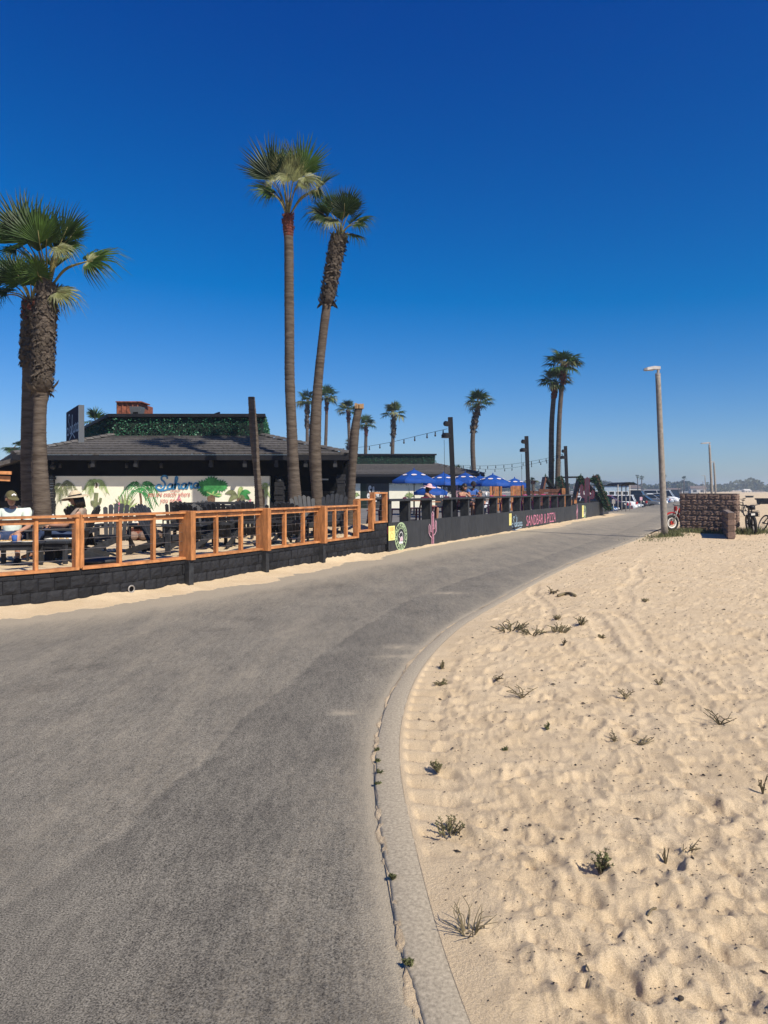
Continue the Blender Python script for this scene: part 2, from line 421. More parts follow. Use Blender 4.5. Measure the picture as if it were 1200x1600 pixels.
# --- sand and asphalt materials
def sand_material(name, c1, c2):
    m = bpy.data.materials.new(name); m.use_nodes = True; nt = m.node_tree; nt.nodes.clear(); N = nt.nodes.new; L = nt.links.new
    out = N('ShaderNodeOutputMaterial'); b = N('ShaderNodeBsdfPrincipled'); b.inputs['Roughness'].default_value = .95; b.inputs['Specular IOR Level'].default_value = .15
    g = N('ShaderNodeNewGeometry').outputs['Position']
    n1 = N('ShaderNodeTexNoise'); n1.inputs['Scale'].default_value = 2.2; n1.inputs['Detail'].default_value = 8; n1.inputs['Roughness'].default_value = .7; L(g, n1.inputs['Vector'])
    r1 = N('ShaderNodeValToRGB'); r1.color_ramp.elements[0].position = .32; r1.color_ramp.elements[1].position = .68
    r1.color_ramp.elements[0].color = (*c2, 1); r1.color_ramp.elements[1].color = (*c1, 1); L(n1.outputs['Fac'], r1.inputs['Fac'])
    n2 = N('ShaderNodeTexNoise'); n2.inputs['Scale'].default_value = 260; n2.inputs['Detail'].default_value = 3; L(g, n2.inputs['Vector'])
    r2 = N('ShaderNodeValToRGB'); r2.color_ramp.elements[0].position = .30; r2.color_ramp.elements[1].position = .62
    r2.color_ramp.elements[0].color = (.62, .58, .54, 1); r2.color_ramp.elements[1].color = (1.06, 1.05, 1.04, 1); L(n2.outputs['Fac'], r2.inputs['Fac'])
    mx = N('ShaderNodeMix'); mx.data_type = 'RGBA'; mx.blend_type = 'MULTIPLY'; mx.inputs['Factor'].default_value = .75
    L(r1.outputs[0], mx.inputs['A']); L(r2.outputs[0], mx.inputs['B'])
    n4 = N('ShaderNodeTexNoise'); n4.inputs['Scale'].default_value = 620; n4.inputs['Detail'].default_value = 2; L(g, n4.inputs['Vector'])
    r4 = N('ShaderNodeValToRGB'); r4.color_ramp.elements[0].position = .30; r4.color_ramp.elements[1].position = .40; r4.color_ramp.elements[0].color = (.42, .36, .30, 1); r4.color_ramp.elements[1].color = (1, 1, 1, 1); L(n4.outputs['Fac'], r4.inputs['Fac'])
    m4 = N('ShaderNodeMix'); m4.data_type = 'RGBA'; m4.blend_type = 'MULTIPLY'; m4.inputs['Factor'].default_value = .8; L(mx.outputs['Result'], m4.inputs['A']); L(r4.outputs[0], m4.inputs['B'])
    L(m4.outputs['Result'], b.inputs['Base Color'])
    n3 = N('ShaderNodeTexNoise'); n3.inputs['Scale'].default_value = 70; n3.inputs['Detail'].default_value = 8; n3.inputs['Roughness'].default_value = .75; L(g, n3.inputs['Vector'])
    bp = N('ShaderNodeBump'); bp.inputs['Strength'].default_value = .7; bp.inputs['Distance'].default_value = .02; L(n3.outputs['Fac'], bp.inputs['Height'])
    L(bp.outputs[0], b.inputs['Normal']); L(b.outputs[0], out.inputs['Surface']); return m
M['sand'] = sand_material('beach_sand', (.69, .553, .37), (.61, .472, .30))

def asphalt_material():
    m = bpy.data.materials.new('worn_asphalt'); m.use_nodes = True; nt = m.node_tree; nt.nodes.clear(); N = nt.nodes.new; L = nt.links.new
    def math_(op, a, b=None, c=None, clamp=False):
        n = N('ShaderNodeMath'); n.operation = op; n.use_clamp = clamp
        for i, v in enumerate((a, b, c)):
            if v is None: continue
            if isinstance(v, (int, float)): n.inputs[i].default_value = v
            else: L(v, n.inputs[i])
        return n.outputs[0]
    def noise(scale, det=4, rough=.6, vec=None):
        n = N('ShaderNodeTexNoise'); n.inputs['Scale'].default_value = scale; n.inputs['Detail'].default_value = det; n.inputs['Roughness'].default_value = rough; L(vec or g, n.inputs['Vector']); return n.outputs['Fac']
    def ramp(fac, p0, p1, c0, c1):
        r = N('ShaderNodeValToRGB'); r.color_ramp.elements[0].position = p0; r.color_ramp.elements[1].position = p1
        r.color_ramp.elements[0].color = (*c0, 1); r.color_ramp.elements[1].color = (*c1, 1); L(fac, r.inputs['Fac']); return r.outputs[0]
    def mix(f, a, b, bt='MIX'):
        x = N('ShaderNodeMix'); x.data_type = 'RGBA'; x.blend_type = bt
        if isinstance(f, (int, float)): x.inputs['Factor'].default_value = f
        else: L(f, x.inputs['Factor'])
        L(a, x.inputs['A']); L(b, x.inputs['B']); return x.outputs['Result']
    out = N('ShaderNodeOutputMaterial'); b = N('ShaderNodeBsdfPrincipled'); b.inputs['Roughness'].default_value = .85; b.inputs['Specular IOR Level'].default_value = .25
    g = N('ShaderNodeNewGeometry').outputs['Position']
    def attr(n):
        a = N('ShaderNodeAttribute'); a.attribute_name = n; return a.outputs['Fac']
    lane, dust = attr('lane'), attr('dust')
    # stretched coordinates along the direction of travel
    mp = N('ShaderNodeMapping'); mp.inputs['Rotation'].default_value = (0, 0, R(22)); mp.inputs['Scale'].default_value = (1, .22, 1); L(g, mp.inputs['Vector']); gs = mp.outputs[0]
    stone = ramp(noise(150, 3, .65), .34, .64, (.040, .037, .031), (.330, .305, .252))
    tint = ramp(noise(1.3, 6, .65), .3, .7, (.82, .80, .78), (1.10, 1.07, 1.03))
    streak = ramp(noise(7, 5, .6, gs), .32, .66, (.88, .88, .88), (1.06, 1.05, 1.04))
    base = mix(1.0, mix(.85, stone, tint, 'MULTIPLY'), streak, 'MULTIPLY')
    dk = N('ShaderNodeRGB'); dk.outputs[0].default_value = (.70, .70, .71, 1)
    base = mix(1.0, base, ramp(noise(24, 5, .7, gs), .34, .56, (.74, .74, .75), (1.03, 1.03, 1.03)), 'MULTIPLY')
    base = mix(math_('MULTIPLY', lane, 1.0, clamp=True), base, mix(1.0, base, dk.outputs[0], 'MULTIPLY'))
    sandc = ramp(noise(180, 2), .3, .65, (.30, .255, .19), (.46, .39, .28))
    # wind-blown sand lies in the pits: threshold of noise against the dust amount
    mp2 = N('ShaderNodeMapping'); mp2.inputs['Scale'].default_value = (1, .14, 1); mp2.inputs['Rotation'].default_value = (0, 0, R(4)); L(g, mp2.inputs['Vector'])
    mp3 = N('ShaderNodeMapping'); mp3.inputs['Scale'].default_value = (.35, 1, 1); L(g, mp3.inputs['Vector'])
    ridge = noise(60, 4, .6, mp2.outputs[0]); dash = noise(26, 4, .65, mp3.outputs[0])
    pit = math_('ADD', math_('MULTIPLY', noise(70, 6, .75), .5), math_('ADD', math_('MULTIPLY', ridge, .26), math_('MULTIPLY', dash, .24))); big = noise(2.6, 5, .7, gs)
    cover = math_('ADD', math_('MULTIPLY', pit, .75), math_('MULTIPLY', big, .40))
    f = math_('MULTIPLY', math_('ADD', math_('SUBTRACT', cover, 1.04), math_('MULTIPLY', dust, 1.35)), 3.2, clamp=True)
    col = mix(math_('MULTIPLY', f, .8), base, sandc)
    L(col, b.inputs['Base Color'])
    hgt = math_('ADD', math_('MULTIPLY', noise(150, 3, .65), .8), math_('MULTIPLY', noise(20, 4), .3))
    bp = N('ShaderNodeBump'); bp.inputs['Strength'].default_value = .6; bp.inputs['Distance'].default_value = .012; L(hgt, bp.inputs['Height'])
    L(bp.outputs[0], b.inputs['Normal']); L(b.outputs[0], out.inputs['Surface']); return m
M['asphalt'] = asphalt_material()

# --- base ground to the horizon
mb = MB(); mb.add([(-4000, -60, -1.2), (4000, -60, -1.2), (4000, 6000, -1.2), (-4000, 6000, -1.2)], [(0, 1, 2, 3)])
struct(mb.build('ground', M['sand']))

# --- road: fine sheet, left of the kerb line
def road_sheet():
    d = np.concatenate([np.linspace(-3.5, .6, 12)[:-1], np.geomspace(.6, 60, 330), np.geomspace(60, 1500, 40)[1:]])
    w = np.concatenate([-np.geomspace(.02, 34, 260)[::-1], [0]])     # offset from the kerb line
    D, Wd = np.meshgrid(d, w, indexing='ij'); far = np.clip((D - 40) / 60, 0, 1)
    X = kerb_x(D) + .03 + Wd * (1 + far * 3); Z = np.zeros_like(X)
    Z += .012 * vnoise(X * .5, D * .5, 3)
    Z -= .62 * np.clip((15.9 + .51 * (D - 51.7) - X) / .9, 0, 1) * np.clip((D - 45.5) / 1.5, 0, 1)
    # darker resurfaced strip between seam and kerb
    sp = np.array([(-40., 0, ), ]) if False else None
    sd = np.array([1.0, 2.0, 2.6, 2.98, 3.4, 4.0, 4.85, 5.93, 8.3, 10.4, 13, 17.5, 30, 60]); sx = np.array([-2.2, -1.75, -1.55, -1.40, -1.25, -1.12, -1.02, -.79, -.28, .35, 1.5, 4.0, 10.2, 24.])
    seam = np.interp(D, sd, sx) + .10 * vnoise(D * 1.3, D * 0, 5) + .05 * vnoise(D * 5, D * 0, 6)
    e = X - seam
    lane = np.clip(e / .035, 0, 1) * (.30 + .45 * np.exp(-np.maximum(e, 0) / .55)) * np.clip((70 - D) / 40, 0, 1) + .45 * np.exp(-((e - .02) / .035) ** 2)
    lane = lane * np.clip(.75 + 1.1 * vnoise(X * 1.7, D * 1.1, 8) + .8 * vnoise(X * 6, D * 4, 10), .15, 1.4)
    lane *= np.interp(D, [0, 2, 5, 12, 20, 40], [.9, .8, .8, .6, .45, .3])
    lane = lane + .95 * np.exp(-((D - 2.15) / .35) ** 2) * np.clip(.6 + vnoise(X * 2, D * 3, 9) * 1.6, 0, 1)
    # tyre-dark bands across the far side of the bend
    for off, ww, aa in ((1.5, .28, .5), (3.1, .3, .5), (4.6, .3, .35)):
        wob = off + .25 * vnoise(D * .25, D * 0 + off, 11)
        lane += .8 * aa * np.exp(-((-(X - kerb_x(D)) - wob) / ww) ** 2) * np.clip((D - 6) / 5, 0, 1) * np.clip(.7 + vnoise(X * .4, D * .4, 13), 0, 1)
    rs = np.random.RandomState(3)
    for _ in range(46):
        yy = rs.uniform(2.2, 16); xx = float(kerb_x(yy)) - rs.uniform(.3, 6.5); rr = rs.uniform(.02, .09) * (1 + yy / 9); th = rs.uniform(0, 3.14)
        a_ = ((X - xx) * math.cos(th) + (D - yy) * math.sin(th)) / (rr * rs.uniform(1, 3)); b_ = (-(X - xx) * math.sin(th) + (D - yy) * math.cos(th)) / rr
        lane += rs.uniform(.3, .9) * np.exp(-(a_ * a_ + b_ * b_) ** 1.5)
    dk = kerb_x(D) - X
    dust = .28 + .42 * np.exp(-dk / .045) + .13 * np.exp(-dk / .9) - .16 * np.clip(e / .06, 0, 1) * np.clip((9 - D) / 5, 0, 1) * np.clip(1 - e / .9, 0, 1)
    dust += .08 * np.clip((D - 12) / 20, 0, 1)
    dust += np.where(e < 0, .05, 0)
    for xx, yy, rx, ry in ((.17, 7.35, .13, .10), (.22, 6.95, .24, .05), (1.05, 11.2, .22, .12), (-.3, 5.2, .10, .05)):
        dust += .30 * np.exp(-(((X - xx) / rx) ** 2 + ((D - yy) / ry) ** 2)) * np.clip(.8 + 1.2 * vnoise(X * 14, D * 14, 17), 0, 2)
    dw = np.full(X.shape, 9.0)           # distance to the wall line
    wl = np.array([tuple(wall_pt(s)[:2]) for s in np.linspace(_ws[0] + .1, 34, 160)])
    for i in range(X.shape[0]):
        if -3 < d[i] < 52:
            dx = X[i][:, None] - wl[None, :, 0]; dy = D[i][:, None] - wl[None, :, 1]
            dw[i] = np.sqrt((dx * dx + dy * dy).min(1))
    dust += .42 * np.exp(-np.maximum(dw - .75, 0) / .35) + .12 * np.exp(-dw / 2.5)
    V = np.stack([X, D, Z], -1).reshape(-1, 3); nu, nv = X.shape
    idx = np.arange(nu * nv).reshape(nu, nv)
    Q = np.stack([idx[:-1, :-1], idx[:-1, 1:], idx[1:, 1:], idx[1:, :-1]], -1).reshape(-1, 4)
    return np_mesh('road', V, Q, M['asphalt'], True, dict(lane=np.clip(lane, 0, 1.4), dust=np.clip(dust, 0, 1.2)))
struct(link('road', road_sheet()))

# --- concrete kerb strip along the sand, one piece of cast concrete with joints
mb = MB(); ds = list(np.concatenate([np.linspace(-3.5, 2, 30), np.geomspace(2.03, 26, 230)]))
prof = lambda w: [(-.004, -.10), (.0, .005), (.012, .011), (w - .01, .014), (w, .011), (w, -.1)]
ring = []
for i, dd in enumerate(ds):
    x = float(kerb_x(dd)); t = float(kerb_x(dd + .02) - kerb_x(dd - .02)) / .04
    nx, ny = 1 / math.hypot(1, t), -t / math.hypot(1, t)
    e = .010 * float(vnoise(np.array(dd * 9.), np.array(0.), 77))
    ring.append([(x + nx * (o + (e if k < 3 else 0)), dd + ny * (o + (e if k < 3 else 0)), z) for k, (o, z) in enumerate(prof(.155))])
vs = [p for r in ring for p in r]; n = 6
fs = [(i * n + k, i * n + k + 1, (i + 1) * n + k + 1, (i + 1) * n + k) for i in range(len(ring) - 1) for k in range(n - 1)]
mb.add(vs, fs); struct(mb.build('kerb', M['concrete'], smooth=True))

# --- sand packed against the foot of the kerb
def kerb_sand():
    ds = np.geomspace(1.0, 26, 900); w = .03 + .04 * vnoise(ds * 2.3, ds * 0, 71) + .035 * vnoise(ds * 11, ds * 0, 72) + .02 * vnoise(ds * 34, ds * 0, 75)
    h = .36 * np.clip(.014 + .03 * vnoise(ds * 3.1, ds * 0, 73) + .035 * vnoise(ds * 14, ds * 0, 74) + .02 * vnoise(ds * 40, ds * 0, 76), -.004, .031); V = np.zeros((900, 6, 3))
    t = (kerb_x(ds + .02) - kerb_x(ds - .02)) / .04; L_ = np.sqrt(1 + t * t)
    for j in range(6):
        k = j / 5; o = .012 - np.maximum(w, .02) * k
        V[:, j, 0] = kerb_x(ds) + o / L_; V[:, j, 1] = ds - o * t / L_; V[:, j, 2] = np.maximum(h * (1 - k) ** 1.3, -.004) + .003 - .012 * (j == 5)
    idx = np.arange(5400).reshape(900, 6); Q = np.stack([idx[:-1, :-1], idx[:-1, 1:], idx[1:, 1:], idx[1:, :-1]], -1).reshape(-1, 4)
    return np_mesh('kerb_sand', V.reshape(-1, 3), Q, M['sand'])
struct(link('sand_along_kerb', kerb_sand()))

# --- sand field on the right: relief with footprints, ruts and tyre ribs
def sand_field():
    d0, d1, nd = 1.35, 130.0, 760
    d = np.geomspace(d0, d1, nd); kk = math.log(d1 / d0) / (nd - 1)
    t = np.linspace(0, 1, 720) ** 1.1
    D = np.repeat(d[:, None], t.size, 1)
    K = kerb_x(D) + .135 * np.sqrt(1 + 0.3 * 0)
    tl = K; tr = np.maximum(D * 1.05 + 3, K + 4)
    X = tl + (tr - tl) * t[None, :]
    side = X - K
    Z = .013 + .05 * np.clip(side / 1.2, 0, 1) + .10 * np.clip((side - 1) / 9, 0, 1)
    amp = np.clip(side / .25, .12, 1)
    rdg = lambda f, sd, sx=1.0: .5 - np.abs(vnoise(X * f * sx + 1.7 * vnoise(X * f * .5, D * f * .5, sd + 50), D * f, sd)) * 2
    Z += amp * (.05 * vnoise(X * .5, D * .5, 21) + .012 * vnoise(X * 1.5, D * 1.5, 22) + .005 * rdg(2.6, 23) + .006 * rdg(5.5, 24) + .0075 * vnoise(X * 12, D * 12, 25) + .0058 * vnoise(X * 24, D * 24, 26) + .0032 * vnoise(X * 52, D * 52, 27))
    H = np.zeros_like(Z)
    r2 = np.random.RandomState(5)
    pts = []
    for _ in range(24000):
        dd = 1.3 * math.exp(r2.rand() * math.log(30 / 1.3)) if r2.rand() < .62 else r2.uniform(2, 34)
        kx = float(kerb_x(dd)); pts.append((kx + .30 + r2.rand() * (dd * 1.0 + 2.5 - kx), dd))
    for kf, (px, py) in enumerate(pts):
        if kf % 8 < 2:
            rr = r2.uniform(.045, .075); asp = r2.uniform(1.4, 2.5); th = r2.normal(2.2, .5) if r2.rand() < .6 else r2.uniform(0, math.pi); dep = r2.uniform(.006, .015); ex = 4
        else:
            rr = r2.uniform(.010, .032); asp = r2.uniform(1.0, 2.0); th = r2.uniform(0, math.pi); dep = r2.uniform(.003, .010); ex = 4
        i0 = int((math.log(max(py - 3.4 * rr, d0) / d0)) / kk); i1 = min(nd - 1, int(math.log((py + 3.4 * rr) / d0) / kk) + 2)
        if i1 <= i0: continue
        row = (i0 + i1) // 2
        xs = X[row]; j0 = np.searchsorted(xs, px - 4 * rr - .05); j1 = np.searchsorted(xs, px + 4 * rr + .05)
        if j1 <= j0: continue
        dx = X[i0:i1, j0:j1] - px; dy = D[i0:i1, j0:j1] - py
        ca, sa = math.cos(th), math.sin(th); a = (dx * ca + dy * sa) / (rr * asp); b = (-dx * sa + dy * ca) / rr
        q = np.sqrt(a * a + b * b); tilt = .5 + .35 * np.clip(a, -1, 1) * (1 if kf % 2 else -1)
        H[i0:i1, j0:j1] += dep * (-2 * tilt * np.exp(-(q / .95) ** ex) + .55 * (1 + .5 * a / (1 + q)) * np.exp(-((q - 1.18) / .24) ** 2))
    Z += np.clip(side / .35, 0, 1) * np.clip(H * .75, -.030, .018)
    # ruts left by a cart, running away to the right
    for (x0, y0, x1, y1, w, dep) in ((2.0, 4.2, 2.55, 9.3, .09, .05), (2.3, 4.1, 2.9, 9.2, .07, .03), (1.45, 5.2, 2.6, 12.5, .07, .03), (2.7, 8.5, 5.8, 16., .09, .035)):
        L_ = math.hypot(x1 - x0, y1 - y0); ux, uy = (x1 - x0) / L_, (y1 - y0) / L_
        al = (X - x0) * ux + (D - y0) * uy; ac = -(X - x0) * uy + (D - y0) * ux + .25 * vnoise(al * .7, al * 0, 31) + .06 * vnoise(al * 3, al * 0, 32)
        m = np.clip(al / .4, 0, 1) * np.clip((L_ - al) / .4, 0, 1)
        Z += m * dep * .5 * (.6 + 1.2 * vnoise(al * 2.2, ac * 3, 35)) * (-np.exp(-(ac / w) ** 4) + .5 * np.exp(-((np.abs(ac) - w * 1.45) / (w * .4)) ** 2))
    # ribs of a tractor tyre beside the kerb
    m = np.clip((D - 3.0) / .3, 0, 1) * np.clip((7.2 - D) / .8, 0, 1) * np.clip((side - .03) / .03, 0, 1) * np.clip((.33 + .03 * vnoise(D * 3, D * 0, 33) - side) / .06, 0, 1)
    Z += m * (0.015 * np.sin((D * 1.0 + side * .45) * 2 * math.pi / .19) - .014)
    Z = np.where(side < .02, np.minimum(Z, .015), Z)
    fz = np.clip((D - 19) / 4, 0, 1); Z = Z * (1 - fz) + fz * (.004 + (Z - .004) * np.clip(side / .8, 0, 1))
    Z[:, 0] -= .06 * (1 - fz[:, 0])
    V = np.stack([X, D, Z], -1).reshape(-1, 3); nu, nv = X.shape; idx = np.arange(nu * nv).reshape(nu, nv)
    Q = np.stack([idx[:-1, :-1], idx[:-1, 1:], idx[1:, 1:], idx[1:, :-1]], -1).reshape(-1, 4)
    global sand_z
    def sand_z(x, y):
        i = int(round(math.log(max(y, d0) / d0) / kk)); i = min(max(i, 0), nd - 1)
        return float(np.interp(x, X[i], Z[i]))
    return np_mesh('beach_sand', V, Q, M['sand'])
struct(link('beach_sand', sand_field()))
# beach beyond the detailed field, right of the road
mb = MB(); dd = list(np.geomspace(125, 3000, 30)); vs = []; nx = 16
for a in dd:
    k = float(kerb_x(min(a, 1490)))
    for j in range(nx + 1): vs.append((k + (a * 1.3 + 20 - k) * j / nx, a, (.10 + U(0, .12)) if j else .003))
mb.add(vs, [(i * (nx + 1) + j, i * (nx + 1) + j + 1, (i + 1) * (nx + 1) + j + 1, (i + 1) * (nx + 1) + j) for i in range(len(dd) - 1) for j in range(nx)])
struct(mb.build('far_beach', M['sand'], smooth=True))

# --- raised sand terrace behind the block wall
def terrace():
    ss = np.linspace(_ws[0] + .1, 0, 130); nn = np.concatenate([[.02, .05], np.geomspace(.10, 22, 110)])
    V = np.zeros((len(ss), len(nn), 3))
    for i, s in enumerate(ss):
        a = wall_pt(s); t = wall_dir(s) if s < -.03 else U_
        nv = Vector((-t.y, t.x, 0))
        back = Vector((-.35, .94, 0))
        for j, n in enumerate(nn):
            k = min(1, n / 6); dr = nv.lerp(back, k * .8)
            p = a + dr * n; V[i, j] = (p.x, p.y, 0)
    X, Y = V[..., 0], V[..., 1]; nA = np.repeat(nn[None], len(ss), 0)
    amp = np.clip((nA - .05) / .4, 0, 1)
    rise = np.interp(ss, [-30, -1.9, -1.4, -.9, -.6, 0], [0, 0, .14, .16, .30, .30])[:, None] * np.clip(1 - nA / 4, 0, 1)
    V[..., 2] = .455 + rise + amp * (.06 * vnoise(X * .9, Y * .9, 41) + .05 * vnoise(X * 2.6, Y * 2.6, 42) + .035 * vnoise(X * 6, Y * 6, 43) + .012 * vnoise(X * 15, Y * 15, 44))
    idx = np.arange(len(ss) * len(nn)).reshape(len(ss), len(nn))
    Q = np.stack([idx[:-1, :-1], idx[1:, :-1], idx[1:, 1:], idx[:-1, 1:]], -1).reshape(-1, 4)
    return np_mesh('sand_terrace', V.reshape(-1, 3), Q, M['sand'])
struct(link('sand_terrace', terrace()))

# --- dining deck floor behind the black fence
mb = MB()
mb.hexa([wall_pt(-.0, .42, -.1), wall_pt(32, .42, -.1), wall_pt(32, 30, -.1), wall_pt(-4, 34, -.1), wall_pt(-.0, .42, .30), wall_pt(32, .42, .30), wall_pt(32, 30, .30), wall_pt(-4, 34, .30)])
struct(mb.build('deck_floor', M['deck']))

# --- sand drifted against the foot of the wall
def drift():
    ss = np.linspace(_ws[0] + .1, 33, 1500); ks = np.linspace(0, 1, 16); V = np.zeros((len(ss), 16, 3))
    wid = np.interp(ss, [-16, -13, -11, -9.5, -8, -6.3, -4.5, -3.2, -2.4, -1.8, -1.0, .4, 6, 12, 14, 19, 23, 33], [1.5, 1.2, .8, .62, .55, .62, .55, .5, .42, .62, .30, .18, .2, .3, .9, .5, .8, .8]) * (1 + .7 * vnoise(ss * 1.1, ss * 0, 51) + .35 * vnoise(ss * 3, ss * 0, 52) + .22 * vnoise(ss * 9, ss * 0, 56) + .16 * vnoise(ss * 25, ss * 0, 57))
    hgt = np.interp(ss, [-16, -13, -9, -6, -3.5, -1.8, -1, 0, 33], [.14, .12, .11, .09, .08, .13, .05, .03, .03]) * (1 + .8 * vnoise(ss * 1.7, ss * 0, 53))
    for i, s in enumerate(ss):
        for j, k in enumerate(ks):
            p = wall_pt(float(s), float(.03 - k * wid[i])); V[i, j] = (p.x, p.y, 0)
        z = hgt[i] * (1 - ks) ** 1.6 + .004 - .02 * (ks > .97)
        V[i, :, 2] = z
    V[..., 2] += (.03 * vnoise(V[..., 0] * 5, V[..., 1] * 5, 54) + .012 * vnoise(V[..., 0] * 16, V[..., 1] * 16, 55)) * (1 - ks[None]) 
    V[:, -1, 2] = -.02
    idx = np.arange(len(ss) * 16).reshape(len(ss), 16); Q = np.stack([idx[:-1, :-1], idx[:-1, 1:], idx[1:, 1:], idx[1:, :-1]], -1).reshape(-1, 4)
    return np_mesh('sand_drift', V.reshape(-1, 3), Q, M['sand'])
struct(link('sand_drift', drift()))

# --- low hills beyond the town
mb = MB(); vs = []; xs = list(np.linspace(-300, 1500, 120))
for x in xs:
    h = 5 + 5 * float(vnoise(np.array(x / 210.), np.array(1.), 61)) + 3 * float(vnoise(np.array(x / 60.), np.array(1.), 62)); h *= float(np.interp(x, [-300, 350, 520, 800, 1500], [1.3, 1.4, .9, .4, .3]))
    for y, k in ((1240, 0), (1290, .6), (1360, 1), (1440, 0)): vs.append((x, y, -.3 + max(h, 1) * k))
mb.add(vs, [(i * 4 + j, (i + 1) * 4 + j, (i + 1) * 4 + j + 1, i * 4 + j + 1) for i in range(len(xs) - 1) for j in range(3)])
struct(mb.build('hills', M['hill'], smooth=True))

# --- sea air between here and the far trees
mb = MB(); mb.box((400, 700, 5.65), (4000, 1560, 15.7))
hz = bpy.data.materials.new('sea_haze'); hz.use_nodes = True; hz.node_tree.nodes.clear()
pv = hz.node_tree.nodes.new('ShaderNodeVolumePrincipled'); ho = hz.node_tree.nodes.new('ShaderNodeOutputMaterial')
pv.inputs['Color'].default_value = (.66, .82, 1.0, 1); pv.inputs['Density'].default_value = .0007; pv.inputs['Anisotropy'].default_value = .35
hz.node_tree.links.new(pv.outputs[0], ho.inputs['Volume'])
h_ = mb.build('haze', hz); h_['kind'] = 'stuff'
# ================================================================== BLOCK WALL, RAILING, BLACK FENCE
def block_mesh(name, L, H, D, seed, rough=.018, nx=6, nz=4, mat_=None, bevel=.006):
    """split-face block: front (-y) is broken stone; local origin at the front bottom centre"""
    r = random.Random(seed); mb = MB(); vs = []
    for i in range(nx + 1):
        for k in range(nz + 1):
            x = -L / 2 + L * i / nx; z = H * k / nz; edge = i in (0, nx) or k in (0, nz)
            y = 0.004 if edge else -rough * r.uniform(.2, 1.5)
            if not edge: x += r.uniform(-.25, .25) * L / nx; z += r.uniform(-.25, .25) * H / nz
            vs.append((x, y, z))
    n = nz + 1
    fs = [(i * n + k, (i + 1) * n + k, (i + 1) * n + k + 1, i * n + k + 1) for i in range(nx) for k in range(nz)]
    b = len(vs); vs += [(-L / 2, D, 0), (L / 2, D, 0), (L / 2, D, H), (-L / 2, D, H)]
    ed_b = [i * n for i in range(nx + 1)]; ed_t = [i * n + nz for i in range(nx + 1)]; ed_l = list(range(n)); ed_r = [nx * n + k for k in range(n)]
    fs += [tuple(ed_b[::-1] + [b, b + 1]), tuple(ed_t + [b + 2, b + 3]), tuple(ed_l + [b + 3, b]), tuple(ed_r[::-1] + [b + 1, b + 2]), (b + 1, b, b + 3, b + 2)]
    mb.add(vs, fs); return mb.mesh(name, mat_)
BLK = [block_mesh('block', .212, .176, .14, 100 + k, .013, 4, 4, mat_=M['block']) for k in range(8)]
CAPB = [block_mesh('cap_block', .212, .066, .20, 200 + k, .003, 3, 2, mat_=M['block']) for k in range(4)]
BLK += []
def put_on_wall(name, me, parent, s, n, z, w):
    p = wall_pt(s, n, z); t = wall_pt(s + w / 2) - wall_pt(s - w / 2)
    return link(name, me, parent, p, (0, 0, math.atan2(t.y, t.x)))

wall = thing('block_retaining_wall', 'low black retaining wall of split-face blocks holding back the sand terrace', 'wall')
S_END = -.12
rows = [(-.14, .0), (.042, .1), (.224, .0)]
for z, sh in rows:
    s = S_END - .11 - sh
    while s > -15.2:
        put_on_wall('block', BLK[rng.randrange(8)], wall, s, U(-.004, .006), z, .214); s -= .218
mbb = MB(); sbox(mbb, _ws[0] + .3, -.06, .022, .12, -.2, .40, k=90); mbb.build('mortar_core', M['black'], wall)
s1, s2 = s_at_px(558), s_at_px(583)
s = s1 - .11
while s > -15.2:
    put_on_wall('cap_block', CAPB[rng.randrange(4)], wall, s, -.012, .404, .214); s -= .218
# stepped courses at the end next to the fence
s = S_END - .11
while s > s1 + .1: put_on_wall('block', BLK[rng.randrange(8)], wall, s, U(-.004, .006), .404, .214); s -= .218
s = S_END - .11
while s > s2 + .05: put_on_wall('block', BLK[rng.randrange(8)], wall, s, U(-.004, .006), .584, .214); s -= .218
mbb = MB(); sbox(mbb, s1, -.06, .022, .14, .40, .58, k=3); sbox(mbb, s2, -.06, .022, .139, .58, .76, k=2); mbb.build('mortar_core', M['black'], wall)
BIGP = [297, 416, 505]
for px in BIGP:
    s = s_at_px(px, -.08); mbb = MB(); sbox(mbb, s - .05, s + .05, -.11, -.012, -.12, .465); mbb.build('pilaster', M['blackwood'], wall)

# --- orange wooden railing with steel cables
rail = thing('terrace_railing', 'orange cedar railing with steel cables on top of the black block wall', 'railing')
sL = _ws[0] + .5; sR = s1 + .02
ZB, ZT = .475, 1.245
segs = [sL] + [s_at_px(px, .05) for px in (-400, -190, 122)] + [s_at_px(p, -.05) for p in BIGP] + [sR]
segs = sorted(segs)
for a, b in zip(segs[:-1], segs[1:]):
    a2, b2 = a + .025, b - .025; k = max(2, int((b2 - a2) / .3))
    mb = MB(); sbox(mb, a2, b2, -.035, .115, ZB, ZB + .038, k=k); mb.build('bottom_rail', M['woodh'], rail)
    mb = MB(); sbox(mb, a2, b2, -.04, .12, ZT - .032, ZT, k=k); mb.build('top_rail', M['woodh'], rail)
    mb = MB(); sbox(mb, a2, b2, .015, .058, ZT - .115, ZT - .048, k=k); mb.build('under_rail', M['woodh'], rail)
def rpost(s, w, n0, n1, z0, z1):
    mb = MB(); p = wall_pt(s, (n0 + n1) / 2, (z0 + z1) / 2); t = wall_dir(s)
    mb.bbox(p, (w, n1 - n0, z1 - z0), math.atan2(t.y, t.x), .008); mb.build('post', M['wood'], rail)
for px in (-300, -95, 56, 187, 240, 338, 377, 445, 474, 523, 541):
    rpost(s_at_px(px, .03), .052, .0, .085, ZB + .039, ZT - .033)
for px in (-190, 119, 126): rpost(s_at_px(px, .03), .06, -.02, .10, ZB + .02, ZT + .004)
for px in BIGP: rpost(s_at_px(px, -.08), .105, -.16, .125, ZB - .01, ZT + .012)
rpost(sR, .06, -.03, .11, ZB, 1.36)
